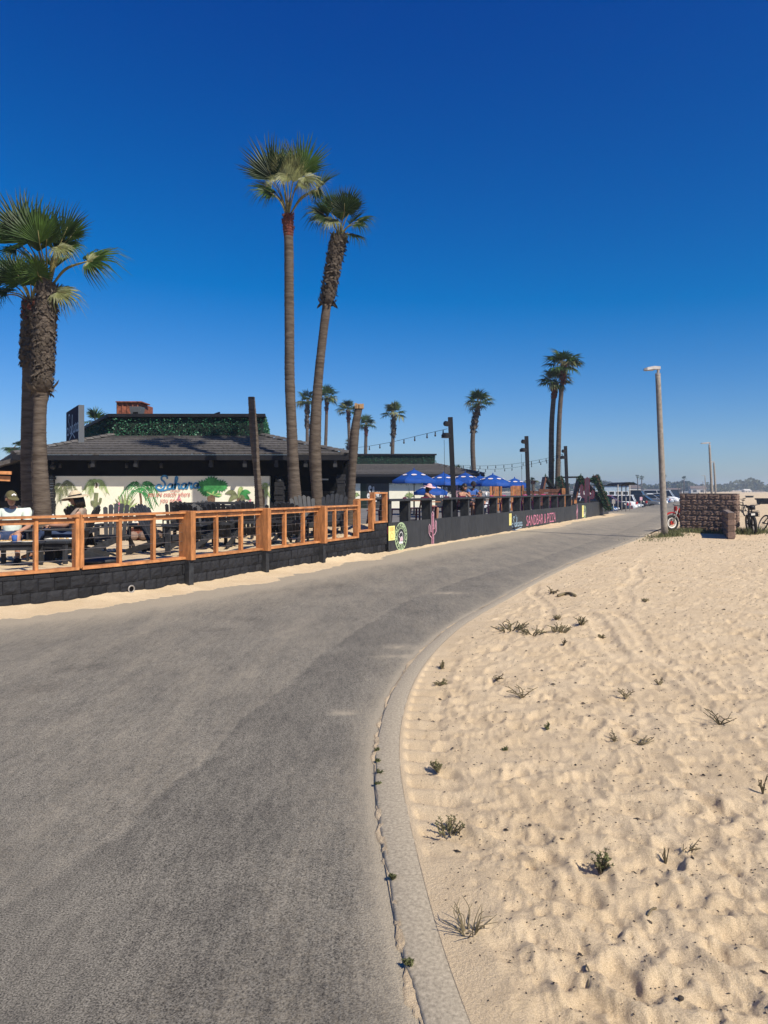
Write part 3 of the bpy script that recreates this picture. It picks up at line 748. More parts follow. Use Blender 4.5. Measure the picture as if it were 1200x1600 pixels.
for z in (.62, .765, .91, 1.055):
    a = sL
    mb = MB(); k = 70; mb.tube([wall_pt(sL + (sR - sL) * i / k, .036, z) for i in range(k + 1)], 0.0026, 5); mb.build('cable', M['cable'], rail)

def step_panel(sa, sb, zb, zt, label):
    r = thing('railing_panel', label, 'railing', group='stepped railing panels beside the fence')
    for zz, nm in ((zb + .02, 'bottom_rail'), (zt - .02, 'top_rail')):
        mb = MB(); sbox(mb, sa, sb, -.03, .11, zz - .02, zz + .02, k=2); mb.build(nm, M['woodh'], r)
    for s in (sa + .035, sb - .035):
        mb = MB(); t = wall_dir(s); mb.bbox(wall_pt(s, .04, (zb + zt) / 2), (.07, .136, zt - zb - .084), math.atan2(t.y, t.x), .008); mb.build('post', M['wood'], r)
    for z in np.linspace(zb + .15, zt - .15, 4):
        mb = MB(); mb.tube([wall_pt(sa + .05, .04, z), wall_pt(sb - .05, .04, z)], 0.0026, 5); mb.build('cable', M['cable'], r)
step_panel(s1 + .06, s2 + .0, .60, 1.385, 'lower of the two stepped orange railing panels near the fence')
step_panel(s2 + .01, -.14, .775, 1.535, 'tallest orange railing panel, standing against the end of the fence')

# --- black boarded fence around the deck
fence = thing('deck_fence', 'long charcoal boarded fence with deep uprights and painted lettering', 'fence')
FPX = [608, 638, 672, 704.5, 731, 754.5, 775.5, 795, 812, 828, 843, 857, 870, 881, 892]
FS = [s_at_px(p, .0) + .03 for p in FPX]
S_FEND = FS[-1]; S_LOW = s_at_px(951)
PT, CT = .755, 1.30
for i, s in enumerate(FS):
    mb = MB(); sbox(mb, s - .02, s + .10, .02, .27, PT - .1, CT - .0); mb.build('upright', M['blackwood'], fence)
    mb = MB(); sbox(mb, s - .025, s + .105, -.004, .018, PT + .002, CT - .0); mb.build('upright_face', M['panel'], fence)
mb = MB(); sbox(mb, FS[0] - .1, FS[-1] + .2, -.06, .32, CT, CT + .055); mb.build('cap_rail', M['blackwood'], fence)
ss = [FS[0] - .06] + [(FS[i] + .04) for i in range(1, len(FS))]
bw = .60
for a, b in zip(ss[:-1], ss[1:]):
    k = max(1, round((b - a) / bw))
    for j in range(k):
        mb = MB(); x0, x1 = a + (b - a) * j / k, a + (b - a) * (j + 1) / k
        sbox(mb, x0 + .002, x1 - .002, .0, .02, -.06, PT); mb.build('panel', M['panel'], fence)
s = ss[-1]
while s < S_LOW:
    mb = MB(); sbox(mb, s + .002, min(s + .9, S_LOW) - .002, .0, .16, -.06, .86 if s > ss[-1] + .8 else .80); mb.build('panel', M['panel'], fence); s += .9
for s in np.linspace(ss[-1] + .8, S_LOW - 2.2, 3):
    mb = MB(); sbox(mb, s - .03, s + .03, .03, .12, .85, CT - .06); mb.build('upright', M['blackwood'], fence)
mb = MB(); e = wall_pt(S_LOW, .0); mb.beam(wall_pt(S_LOW - .08, .08, .40), wall_pt(S_LOW - .08, 6, .40), .14, .92); mb.build('panel', M['panel'], fence)

# --- lettering helpers
def text_poly(body, frame, size, x, z, off, mi, mb, shear=0.0, sx=1.0, align='CENTER', ang=0.0, bold=0.0):
    cu = bpy.data.curves.new('lettering', 'FONT'); cu.body = body; cu.size = size; cu.align_x = align; cu.shear = shear; cu.offset = bold
    cu.resolution_u = 3
    ob = bpy.data.objects.new('lettering', cu); COL.objects.link(ob)
    dg = bpy.context.evaluated_depsgraph_get(); me = bpy.data.meshes.new_from_object(ob.evaluated_get(dg))
    o, ex, ez, nn = frame; ca, sa = math.cos(ang), math.sin(ang)
    vs = []
    for v in me.vertices:
        lx, lz = v.co.x * sx, v.co.y
        vs.append(o + ex * (x + lx * ca - lz * sa) + ez * (z + lx * sa + lz * ca) + nn * off)
    mb.add(vs, [tuple(p.vertices) for p in me.polygons], mi)
    bpy.data.objects.remove(ob); bpy.data.meshes.remove(me); bpy.data.curves.remove(cu)
def smooth2(pts, n=6): return [(v.x, v.y) for v in spline([(a, b, 0) for a, b in pts], n)]
SCRIPT = {
 'S': (1.55, [[(1.55, 2.05), (1.5, 2.5), (1.05, 2.72), (.62, 2.45), (.62, 1.95), (1.02, 1.5), (1.2, .95), (1.0, .3), (.45, -.05), (-.1, .15), (-.25, .6), (.1, .95), (.55, .75), (.6, .45)]]),
 'a': (1.12, [[(.85, .85), (.5, 1.0), (.15, .7), (.1, .25), (.4, 0), (.72, .3), (.88, .9), (.82, .3), (.95, .02), (1.2, .25)]]),
 'h': (1.15, [[(-.1, .25), (.35, 1.2), (.55, 2.1), (.4, 2.4), (.22, 2.0), (.15, 0), (.3, .65), (.6, 1.0), (.82, .75), (.8, .2), (.95, .02), (1.2, .25)]]),
 'r': (.85, [[(-.05, .25), (.2, 1.15), (.3, .92), (.62, .95), (.5, .35), (.65, .02), (.92, .25)]]),
}
def script(word, frame, x, z, h, sx, w, off, mi, mb, slope=0.0):
    """brush script; h is the x-height"""
    for ch in word:
        adv, strokes = SCRIPT[ch]
        for st in strokes:
            p = smooth2(st, 5); mb.ribbon([(x + a * h * sx, z + b * h + slope * (a * h * sx)) for a, b in p], w, frame, off, mi)
            off += .0006
        x += adv * h * sx; z += slope * adv * h * sx
    return x, z
CACT = [(-.09, 0), (.09, 0), (.09, .30), (.20, .33), (.32, .42), (.34, .70), (.28, .76), (.21, .70), (.20, .52), (.09, .48), (.09, 1.0), (.0, 1.06), (-.09, 1.0), (-.09, .40), (-.20, .44), (-.21, .60), (-.28, .66), (-.35, .60), (-.34, .38), (-.22, .27), (-.09, .23)]
def cactus_paint(frame, x, z, H, sx, mb, off):
    pts = [(x + a * H * .85 * sx, z + b * H / 1.06) for a, b in CACT]
    mb.ribbon(pts + [pts[0]], .030, frame, off, 0)
    for a in (-.045, 0, .045): mb.ribbon([(x + a * H * sx, z + .02), (x + a * H * sx, z + .93 * H)], .017, frame, off + .001, 1)
    for a, b0, b1 in ((-.27, .36, .60), (.27, .42, .70), (-.24, .34, .56), (.24, .40, .66)): mb.ribbon([(x + a * H * .85 * sx, z + b0 * H / 1.06), (x + a * H * .85 * sx, z + b1 * H / 1.06)], .014, frame, off + .001, 1)
    for k in range(9): mb.ribbon([(x - .06 * H * sx, z + H * (.06 + .1 * k)), (x + .06 * H * sx, z + H * (.1 + .1 * k))], .008, frame, off + .002, 1)
def fframe(s): return (wall_pt(s, -.004), U_, Vector((0, 0, 1)), -N_IN)

def seal(s, parent, rad=.36, zc=.37):
    fr = fframe(s); mb = MB(); n = 40
    circ = lambda r: [(r * math.cos(2 * math.pi * i / n), zc + r * math.sin(2 * math.pi * i / n)) for i in range(n + 1)]
    mb.ribbon(circ(rad), .022, fr, .003, 0); mb.ribbon(circ(rad * .60), .016, fr, .003, 0)
    for i, ch in enumerate('CALIFORNIA'):
        a = R(172 - i * 18.2); text_poly(ch, fr, .155, rad * .67 * math.cos(a), zc + rad * .67 * math.sin(a), .0035, 0, mb, ang=a - math.pi / 2, bold=.003)
    for i, ch in enumerate('REPUBLIC'):
        a = R(192 + i * 22.2); text_poly(ch, fr, .155, rad * .96 * math.cos(a), zc + rad * .96 * math.sin(a), .0035, 0, mb, ang=a + math.pi / 2, bold=.003)
    bear = [(-.62, .0), (-.58, .22), (-.40, .34), (-.25, .52), (.0, .58), (.30, .52), (.52, .28), (.56, -.1), (.60, -.50), (.36, -.52), (.32, -.15), (.10, -.05), (-.05, -.10), (-.02, -.48), (-.26, -.50), (-.26, -.12), (-.42, -.06), (-.50, -.04)]
    q = [(a * rad * .56, zc + b * rad * .56) for a, b in bear]
    mb.ribbon(q + [q[0]], .018, fr, .003, 1)
    mb.poly([(a * rad * .56, zc + b * rad * .5 - .05) for a, b in [(-.1, .1), (.35, .35), (.5, .0), (.5, -.4), (.0, -.35), (-.4, -.5), (-.3, -.2)]], fr, .002, 2)
    mb.poly([(a * rad * .56, zc - .16 + b * .03) for a, b in [(-.6, -1), (.6, -1), (.55, 1), (-.55, 1)]], fr, .0025, 1)
    return mb.build('painted_bear_seal', [M['ltgreen'], M['white'], M['pinkl']], parent, recalc=False, world=True)
seal(s_at_px(626.3), fence); seal(s_at_px(913.5), fence, .34, .37)
mb = MB(); fr = fframe(s_at_px(675)); cactus_paint(fr, 0, .02, .95, 1.0, mb, .0205); mb.build('painted_cactus', [M['pinkl'], M['pink']], fence, recalc=False)
mb = MB(); fr = fframe(s_at_px(901.5)); cactus_paint(fr, 0, .03, .80, .8, mb, .0045); mb.build('painted_cactus', [M['pinkl'], M['pink']], fence, recalc=False)
mb = MB(); sa = s_at_px(799); fr = fframe(sa); script('Sahara', fr, .10, .16, .145, 1.35, .034, .004, 0, mb)
mb.ribbon(smooth2([(.15, .06), (.5, .03), (1.0, .07), (1.35, .10)], 5), .03, fr, .004, 1); mb.ribbon([(.55, .62), (.62, .50)], .03, fr, .004, 1)
mb.build('painted_script', [M['ltblue'], M['ltblue']], fence, recalc=False)
mb = MB(); sa = s_at_px(821.5); sb_ = s_at_px(868.5); fr = fframe(sa); Ltot = sb_ - sa
text_poly('SANDBAR & PIZZA', fr, .62, Ltot / 2, .11, .004, 0, mb, sx=Ltot / (.62 * 8.55), bold=.0)
xs = [v[0] for v in mb.v]; mb.build('painted_lettering', [M['pink']], fence, recalc=False)
for sx_, zt, zb, w in ((s_at_px(611.5), .67, .30, .36), (s_at_px(797), .69, .24, .30), (s_at_px(910.5), .74, .10, .42)):
    lab = {0: 'yellow notice pinned on the fence beside the block wall', 1: 'yellow notice pinned beside the blue Sahara script', 2: 'yellow notice pinned at the far low end of the fence'}[0 if sx_ < 1 else 1 if sx_ < 14 else 2]
    t = thing('notice', lab, 'notice', tuple(wall_pt(sx_, -.006, zb)), math.atan2(U_.y, U_.x), 'yellow notices on the fence')
    mb = MB(); mb.box((0, -.004, (zt - zb) / 2), (w, .005, zt - zb)); mb.build('sheet', M['yellow'], t)
    mb = MB(); fr = (Vector((0, -.0075, 0)), Vector((1, 0, 0)), Vector((0, 0, 1)), Vector((0, -1, 0)))
    for k in range(4): mb.ribbon([(-w * .36, (zt - zb) * (.88 - .07 * k)), (w * (.34 - .06 * (k % 2)), (zt - zb) * (.88 - .07 * k))], .012, fr, 0)
    hh = (zt - zb); mb.ribbon(smooth2([(-.06, .12 * hh), (-.07, .4 * hh), (.0, .52 * hh), (.07, .4 * hh), (.06, .12 * hh), (-.06, .12 * hh)], 4), .014, fr, 0)
    mb.build('print', M['orangeink'], t, recalc=False)
# ================================================================== BUILDINGS
Z_EAVE, Z_TOP, Z_HEDGE, Z_CAP = 2.66, 3.46, 4.12, 4.23
def leaf_wall(name, parent, a, b, z0, z1, nrm, seed, dens=1.0, depth=.085):
    """artificial hedge on a parapet: thousands of small leaves on a backing"""
    r = random.Random(seed); a, b, nrm = Vector(a), Vector(b), Vector(nrm).normalized(); L = (b - a).length; t = (b - a) / L
    mb = MB(); n = int(L * (z1 - z0) * 300 * dens)
    for _ in range(n):
        c = a + t * r.uniform(0, L) + Vector((0, 0, r.uniform(z0, z1) - a.z)) + nrm * r.uniform(-.01, depth * 1.5)
        d = (nrm * r.uniform(.2, 1) + t * r.uniform(-1, 1) + Vector((0, 0, r.uniform(-1, .7)))).normalized()
        w = d.cross(Vector((r.uniform(-1, 1), r.uniform(-1, 1), r.uniform(-1, 1)))).normalized(); s = r.uniform(.04, .085)
        mb.add([c, c + d * s * .5 + w * s * .38, c + d * s, c + d * s * .5 - w * s * .38], [(0, 1, 2, 3)])
    o = mb.build(name, M['hedge'], parent, recalc=False, world=True); o['kind'] = 'stuff'; return o

def tile_face(parent, e0, e1, t0, t1, ncourse, name='tile_course', lift=.055):
    """stepped tile courses between an eave line e0-e1 and a top line t0-t1, one strip per course, with butt joints"""
    e0, e1, t0, t1 = [Vector(v) for v in (e0, e1, t0, t1)]
    nrm = (e1 - e0).cross(t0 - e0).normalized()
    if nrm.z < 0: nrm = -nrm
    for i in range(ncourse):
        k0, k1 = i / ncourse, (i + 1.12) / ncourse; k1 = min(k1, 1.02)
        a, b, c, d = e0.lerp(t0, k0), e1.lerp(t1, k0), e1.lerp(t1, k1), e0.lerp(t0, k1)
        mb = MB(); L = (b - a).length; nt = max(1, int(L / .32)); sh = .5 * (i % 2)
        for j in range(-1, nt + 1):
            u0, u1 = max(0, (j + sh) / nt), min(1, (j + sh + 1) / nt)
            if u1 - u0 < .02 / L: continue
            g = .004 / L; h = lift * U(.9, 1.15)
            p = [a.lerp(b, u0 + g), a.lerp(b, u1 - g), d.lerp(c, u1 - g), d.lerp(c, u0 + g)]
            top = [p[0] + nrm * (h + .012), p[1] + nrm * (h + .012), p[2] + nrm * .012, p[3] + nrm * .012]
            mb.hexa(p + top)
        mb.build(name, M['tile'], parent, world=True)
def hip_tiles(parent, a, b, n):
    a, b = Vector(a), Vector(b); ax = (b - a); L = ax.length; ax /= L; side = Vector((0, 0, 1)).cross(ax).normalized(); up = ax.cross(side)
    for i in range(n):
        p0, p1 = a + ax * (L * i / n), a + ax * (L * (i + 1.15) / n); mb = MB(); vs = []
        for p, rr, hz in ((p0, .15, .075), (p1, .12, .05)):
            for k in range(5):
                t = -1 + k / 2; vs.append(p + side * (rr * t) + up * (hz + .055 - .07 * t * t))
        fs = [(k, k + 1, 6 + k, 5 + k) for k in range(4)] + [(0, 1, 2, 3, 4)]
        mb.add(vs, fs); mb.build('hip_tile', M['tile'], parent, world=True)

def beach_building(name, label, XL, XR, D0, lx, wall_x, porch, seed, mural=None, hedge_r=0.0, dens=1.0, ang_l=(-.51, .86), cat='restaurant'):
    """low hipped building; the front eave lies at depth D0 from XL to XR, the left side turns away by 60 degrees"""
    t = thing(name, label, cat, (0.5 * (XL + XR), D0, .45))
    run = 3.2; q = Vector((ang_l[0], ang_l[1], 0)); Ls = 11.0
    eL, eR = Vector((XL, D0, Z_EAVE)), Vector((XR, D0, Z_EAVE)); eLB = eL + q * Ls; eRB = Vector((XR - 1.0, D0 + 12, Z_EAVE))
    iL, iR = Vector((XL + 1.84, D0 + run, Z_TOP)), Vector((XR - run, D0 + run, Z_TOP))
    iLB = iL + q * 8.0; iRB = Vector((XR - run - .8, D0 + 9, Z_TOP))
    tile_face(t, eL, eR, iL, iR, 8)
    tile_face(t, eLB, eL, iLB, iL, 8); tile_face(t, eR, eRB, iR, iRB, 8)
    hip_tiles(t, eL, iL, 13); hip_tiles(t, eR, iR, 15)
    # fascia boards, soffit
    for a, b, nrm in ((eL, eR, (0, -1, 0)), (eLB, eL, (-.86, -.51, 0)), (eR, eRB, (1, 0, 0))):
        mb = MB(); a2, b2 = a + Vector((0, 0, -.085)), b + Vector((0, 0, -.085)); mb.beam(a2, b2, .05, .16); mb.build('fascia', M['fascia'], t, world=True)
    mb = MB(); z = Z_EAVE - .10
    mb.add([(v.x, v.y, z) for v in (eL, eR, eRB, eLB)], [(0, 1, 2, 3)]); mb.build('soffit', M['black'], t, world=True)
    # parapet box with hedge
    mb = MB(); pts = [iL, iR, iRB, iLB]
    mb.hexa([(v.x, v.y, Z_TOP - .25) for v in pts] + [(v.x, v.y, Z_HEDGE) for v in pts]); mb.build('parapet', M['hedgeback'], t, world=True)
    mb = MB(); 
    ex = [iL + Vector((-.12, -.15, 0)), iR + Vector((.12, -.15, 0)), iRB + Vector((.1, 0, 0)), iLB + Vector((-.14, 0, 0))]
    mb.hexa([(v.x, v.y, Z_HEDGE + .002) for v in ex] + [(v.x, v.y, Z_CAP) for v in ex]); mb.build('parapet_cap', M['fascia'], t, world=True)
    leaf_wall('hedge_leaves', t, iL + Vector((0, -.01, 0)), iR + Vector((0, -.01, 0)), Z_TOP + .02, Z_HEDGE - .04, (0, -1, 0), seed, dens)
    leaf_wall('hedge_leaves', t, iLB, iL, Z_TOP + .02, Z_HEDGE, (-.86, -.51, 0), seed + 1, dens)
    leaf_wall('hedge_leaves', t, iR, iRB, Z_TOP + .02, Z_HEDGE, (1, 0, 0), seed + 2, dens)
    return t

# ---- main restaurant
D0 = 22.0; X = lambda px, d: (px - 600) / F * d
XL, XR = X(20, D0), X(547, D0)
rest = beach_building('restaurant_building', 'low black restaurant with painted cream mural wall and dark tiled roof', XL, XR, D0, 0, 0, True, 11, dens=1.0)
DW = 22.56                                                # face of the mural wall
WX0, WX1 = X(83, DW), X(421, DW); ZM = 2.02
mb = MB(); mb.box(((WX0 + WX1) / 2, DW + .12, (ZM + .3) / 2), (WX1 - WX0, .24, ZM - .3)); mb.build('mural_wall', M['mural'], rest, world=True)
mb = MB(); mb.box(((XL + XR) / 2, DW + .13, (ZM + .006 + 2.55) / 2), (XR - XL - .5, .22, 2.55 - ZM - .006)); mb.build('header_beam', M['black'], rest, world=True)
mb = MB(); mb.box(((XL + WX0) / 2, DW + .10, 1.2), (WX0 - XL - .4, .2, ZM - .41)); mb.build('side_wall', M['black'], rest, world=True)
# open porch on the right: dark room behind
mb = MB(); mb.box(((WX1 + XR) / 2 - .2, DW + 4.2, 1.4), (XR - WX1, .2, 2.3)); mb.box((WX1 + .06, DW + 2.2, 1.4), (.2, 3.9, 2.3)); mb.build('porch_wall', M['black'], rest, world=True)
mb = MB(); mb.box((X(502, 25.6), 25.6, 1.96), (.5, .05, .05)); mb.build('porch_lamp', M['white'], rest, world=True)
mb = MB(); mb.box(((WX0 + XR) / 2, DW + 2.1, .36), (XR - WX0 + 1.2, 4.0, .3)); mb.build('porch_floor', M['deck'], rest, world=True)
mb = MB(); mb.box((X(478, 25), 25.2, 1.0), (1.7, .5, 1.0)); mb.box((X(478, 25), 25.1, 1.52), (1.9, .7, .05)); mb.build('bar_counter', M['blackwood'], rest, world=True)
# stacked stone columns
def column(px, d, w, z1, nm):
    x = X(px, d); mb = MB(); z = .3
    while z < z1:
        h = U(.07, .12); mb.bbox((x + U(-.015, .015), d + U(-.015, .015), z + h / 2), (w + U(-.03, .03), w + U(-.03, .03), h - .006), U(-.03, .03), .008); z += h
    mb.build(nm, M['block'], rest, world=True)
column(80, DW - .03, .24, ZM - .01, 'stone_column'); column(437, DW - .02, .30, 1.72, 'stone_column'); column(533, DW - .02, .26, 2.06, 'stone_column')
mb = MB(); mb.ball((X(437, DW), DW - .05, 1.86), (.13, .13, .14)); mb.lathe([(.10, 1.72), (.12, 1.75)], 10, (X(437, DW), DW - .05, 0)); mb.build('column_lantern', M['dark'], rest, smooth=True, world=True)
for px in (146, 213, 330, 383, 432, 478, 524):
    mb = MB(); mb.box((X(px, D0 + .12), D0 + .13, 2.40), (.09, .16, .22)); mb.box((X(px, D0 + .12), D0 + .05, 2.34), (.12, .02, .10)); mb.build('eave_bracket', M['blackwood'], rest, world=True)
for px in (94, 140, 198, 252):
    mb = MB(); mb.lathe([(.045, -.13), (.05, 0), (.02, .03)], 10, (X(px, D0 + .3), D0 + .3, 2.4)); mb.build('eave_lamp', M['dark'], rest, smooth=True, world=True)
mb = MB(); mb.ball((X(82.5, D0 + .2), D0 + .2, 2.30), .085); mb.lathe([(.04, .08), (.04, .25)], 8, (X(82.5, D0 + .2), D0 + .2, 2.26)); mb.build('security_camera', M['dark'], rest, smooth=True, world=True)

# ---- the mural, painted flat on the cream wall
MF = (Vector((0, DW - .002, 0)), Vector((1, 0, 0)), Vector((0, 0, 1)), Vector((0, -1, 0)))
mx = lambda px: (px - 600) / F * DW
mz = lambda py: EYE - (py - HOR) / F * DW
def P(px, py): return (mx(px), mz(py))
layer = [0.001]
def nxt(): layer[0] += .00003; return layer[0]
def leafp(a, b, w, mi, mb, bend=0.0, barbs=0):
    """a painted leaf from pixel a to pixel b"""
    a, b = P(*a), P(*b); m = ((a[0] + b[0]) / 2, (a[1] + b[1]) / 2 + bend); pts = smooth2([a, m, b], 6); n = len(pts)
    if barbs:
        mb.ribbon(pts, .018, MF, nxt(), mi)
        for i in range(2, n):
            for sg in (-1, 1):
                dx, dz = pts[i][0] - pts[i - 1][0], pts[i][1] - pts[i - 1][1]; L = math.hypot(dx, dz); k = barbs * (1 - .5 * i / n)
                q = (pts[i][0] + dx / L * k * .4 + sg * -dz / L * k * .5, pts[i][1] + dz / L * k * .4 + sg * dx / L * k * .5 - k * .55)
                mb.ribbon([pts[i], q], [.022, .005], MF, nxt(), mi)
    else: mb.ribbon(pts, [w * math.sin(math.pi * (i + .3) / (n - 1 + .6)) for i in range(n)], MF, nxt(), mi)
MM = [M['mgreen'], M['mlgreen'], M['molive'], M['mbrown'], M['pink'], M['mblue'], M['mred']]
def painting(nm, fn):
    mb = MB(); fn(mb); mb.build(nm, MM, rest, recalc=False, world=True)
def feather(cx, cy, fr, bot, col, tw=.07):
    def f(mb):
        mb.ribbon(smooth2([P(cx, bot), P(cx + 1.5, (bot + cy) / 2), P(cx, cy)], 6), [tw] * 13, MF, nxt(), 3)
        for (ex, ey, bend) in fr: leafp((cx, cy), (ex, ey), 0, col, mb, bend, .30)
    return f
painting('painted_palm', feather(219, 770, [(188, 776, .30), (196, 790, .25), (203, 757, .20), (213, 752, .1), (229, 752, .12), (240, 758, .22), (247, 772, .32), (244, 786, .32), (236, 792, .2)], 800, 0))
painting('painted_palm', feather(150, 754, [(133, 764, .18), (140, 772, .12), (160, 757, .12), (167, 768, .2), (146, 750, .06)], 762, 1, .05))
painting('painted_palm', feather(97, 757, [(85, 766, .12), (93, 781, .12), (112, 757, .12), (124, 774, .22), (104, 772, .14)], 762, 2, .02))
painting('painted_palm', feather(410, 764, [(403, 757, .06), (417, 756, .1), (404, 774, .1), (418, 772, .12)], 800, 1, .09))
def fanpalm(mb):
    mb.ribbon([P(332, 772), P(330, 778), P(331, 790), P(332, 800)], [.12, .26, .18, .12], MF, nxt(), 3)
    for cx, cy, rr in ((318, 760, 13), (331, 754, 13), (345, 759, 12), (323, 768, 10), (334, 762, 9)):
        for k in range(15):
            a = 2 * math.pi * k / 15 + .3 * cx; leafp((cx, cy), (cx + rr * math.cos(a), cy + rr * .85 * math.sin(a)), .075, 0, mb)
    for k in range(8): leafp((332, 773), (332 + 16 * math.cos(.4 * k - .6), 773 - 6 * math.sin(.4 * k - .6)), .05, 1 if k % 2 else 0, mb)
painting('painted_fan_palm', fanpalm)
def banana(mb):
    mb.ribbon([P(374, 800), P(373, 778)], [.12, .09], MF, nxt(), 3)
    for e, c in (((352, 771), 2), ((357, 785), 2), ((380, 762), 1), ((392, 770), 0), ((391, 781), 0), ((383, 786), 2)): leafp((373, 778), e, .16, c, mb, .10)
painting('painted_banana_plant', banana)
def cact(mb):
    mb.ribbon(smooth2([P(150, 800), P(150, 784), P(151, 770)], 4), .13, MF, nxt(), 2)
    mb.ribbon(smooth2([P(150, 787), P(156, 786), P(158, 778)], 4), .08, MF, nxt(), 2); mb.ribbon(smooth2([P(150, 790), P(145, 788), P(144, 782)], 4), .08, MF, nxt(), 2)
painting('painted_cactus', cact)
def agave(mb):
    for k in range(11):
        a = math.pi * (.08 + .084 * k); leafp((196, 800), (196 + 22 * math.cos(a), 800 - 30 * math.sin(a)), .06, 1 if k % 2 else 2, mb)
    for k in range(9):
        a = math.pi * (.1 + .1 * k); leafp((118, 805), (118 + 20 * math.cos(a), 805 - 24 * math.sin(a)), .06, 1, mb)
painting('painted_agave', agave)
def flamingo(mb):
    for cx, cy, s in ((277, 790, 1.0), (389, 792, .8), (185, 794, .6)):
        mb.ribbon(smooth2([P(cx - 6 * s, cy - 2 * s), P(cx - 2 * s, cy + 2 * s), P(cx + 3 * s, cy)], 4), [.03, .08, .14, .16, .16, .14, .12, .08, .03][:9], MF, nxt(), 4)
        mb.ribbon(smooth2([P(cx + 2 * s, cy), P(cx + 6 * s, cy - 7 * s), P(cx + 2 * s, cy - 11 * s), P(cx + 4 * s, cy - 15 * s)], 4), .05, MF, nxt(), 4)
        mb.ribbon([P(cx - 1 * s, cy + 2 * s), P(cx, cy + 11 * s)], .025, MF, nxt(), 4)
painting('painted_flamingo', flamingo)
def words(mb):
    h = .155; script('Sahara', MF, mx(247), mz(765), .155, 1.22, .055, nxt(), 5, mb, slope=.04)
    mb.ribbon(smooth2([P(243, 761), P(249, 766.5), P(258, 766), P(268, 762.5)], 5), .045, MF, nxt(), 5)
    for i, (ln, px, py, sz) in enumerate((('you are exactly where', 264, 776, .235), ('you need.', 267, 785.5, .235), ('to be', 287, 790, .15))):
        text_poly(ln, MF, sz, mx(px), mz(py), nxt(), 6, mb, shear=.25, sx=.62 if i == 0 else .72)
    text_poly('sandbar', MF, .10, mx(274), mz(768.5), nxt(), 6, mb, shear=.3)
painting('painted_words', words)

# ---- low annex on the far left
ann = thing('annex_shed', 'low black annex with sloping roof behind the two leaning palms', 'shed', (-12.6, 23.5, .45))
mb = MB(); a0, a1 = Vector((X(40, 22.4), 22.4, 2.62)), Vector((X(-60, 21.8), 21.8, 2.03)); mb.beam(a0, a1, .3, .12); mb.build('roof_edge', M['tile'], ann, world=True)
mb = MB(); mb.add([a0 + Vector((0, .1, 0)), a1 + Vector((0, .1, 0)), a1 + Vector((-1, 6, .1)), a0 + Vector((0, 6, .1))], [(0, 1, 2, 3)]); mb.build('roof', M['tile'], ann, world=True)
mb = MB(); mb.add([(X(44, 22.9), 22.9, .3), (X(-90, 22.9), 22.9, .3), (X(-90, 22.9), 22.9, 1.9), (X(44, 22.9), 22.9, 2.5)], [(0, 1, 2, 3)]); mb.build('wall', M['black'], ann, world=True)
mb = MB(); mb.beam((X(-60, 19.6), 19.6, 2.08), (X(18, 20), 20, 2.06), .12, .09); mb.beam((X(-60, 19.6), 19.7, 1.95), (X(13, 20), 20.1, 1.9), .1, .14); mb.build('porch_beam', M['woodh'], ann, world=True)

# ---- billboard sign on the roof seen from the side
sg = thing('roof_sign', 'navy roof sign with pale script turned edge-on beside the hedge', 'sign', (X(116, 24.6), 24.8, 3.35))
c0, c1 = Vector((X(122.5, 23.9), 23.9, 0)), Vector((X(103.5, 26.3), 26.3, 0)); zt, zb = 4.40, 3.0
ax = (c1 - c0).normalized(); nr = Vector((-ax.y, ax.x, 0)); nr = nr if nr.x < 0 else -nr
mb = MB(); w_ = -nr * .16
mb.hexa([c0 + Vector((0, 0, zb)), c1 + Vector((0, 0, zb)), c1 + w_ + Vector((0, 0, zb)), c0 + w_ + Vector((0, 0, zb)), c0 + Vector((0, 0, zt)), c1 + Vector((0, 0, zt)), c1 + w_ + Vector((0, 0, zt)), c0 + w_ + Vector((0, 0, zt))]); mb.build('panel', M['navy'], sg, world=True)
mb = MB(); mb.hexa([c0 - ax * .04 + Vector((0, 0, zb)), c0 - ax * .002 + Vector((0, 0, zb)), c0 - ax * .002 + w_ * 1.1 + Vector((0, 0, zb)), c0 - ax * .04 + w_ * 1.1 + Vector((0, 0, zb)), c0 - ax * .04 + Vector((0, 0, zt)), c0 - ax * .002 + Vector((0, 0, zt)), c0 - ax * .002 + w_ * 1.1 + Vector((0, 0, zt)), c0 - ax * .04 + w_ * 1.1 + Vector((0, 0, zt))]); mb.build('edge', M['cgrey'], sg, world=True)
mb = MB(); fr = (c1 + nr * .002, -ax, Vector((0, 0, 1)), nr); script('Sahara', fr, .35, 3.55, .26, 1.45, .05, .004, 0, mb); mb.ribbon([(.45, 3.25), (1.5, 3.55), (2.1, 3.35)], .05, fr, .004, 0); mb.build('script', [M['ltblue']], sg, recalc=False, world=True)
for u in (.6, 2.2):
    mb = MB(); mb.tube([c0 + ax * u - nr * .1 + Vector((0, 0, 2.7)), c0 + ax * u - nr * .1 + Vector((0, 0, 3.05))], .03, 6); mb.build('post', M['dark'], sg, world=True)
sg2 = thing('roof_panel', 'small dark billboard back rising behind the hedge parapet', 'sign', (X(330, 29), 29, 4.0))
mb = MB(); mb.hexa([at(318, 660, 30), at(342, 660, 28.4), at(344, 660, 28.6), at(320, 660, 30.2), at(318, 652, 30), at(342, 643.5, 28.4), at(344, 643.5, 28.6), at(320, 652, 30.2)]); mb.build('panel', M['navy'], sg2, world=True)

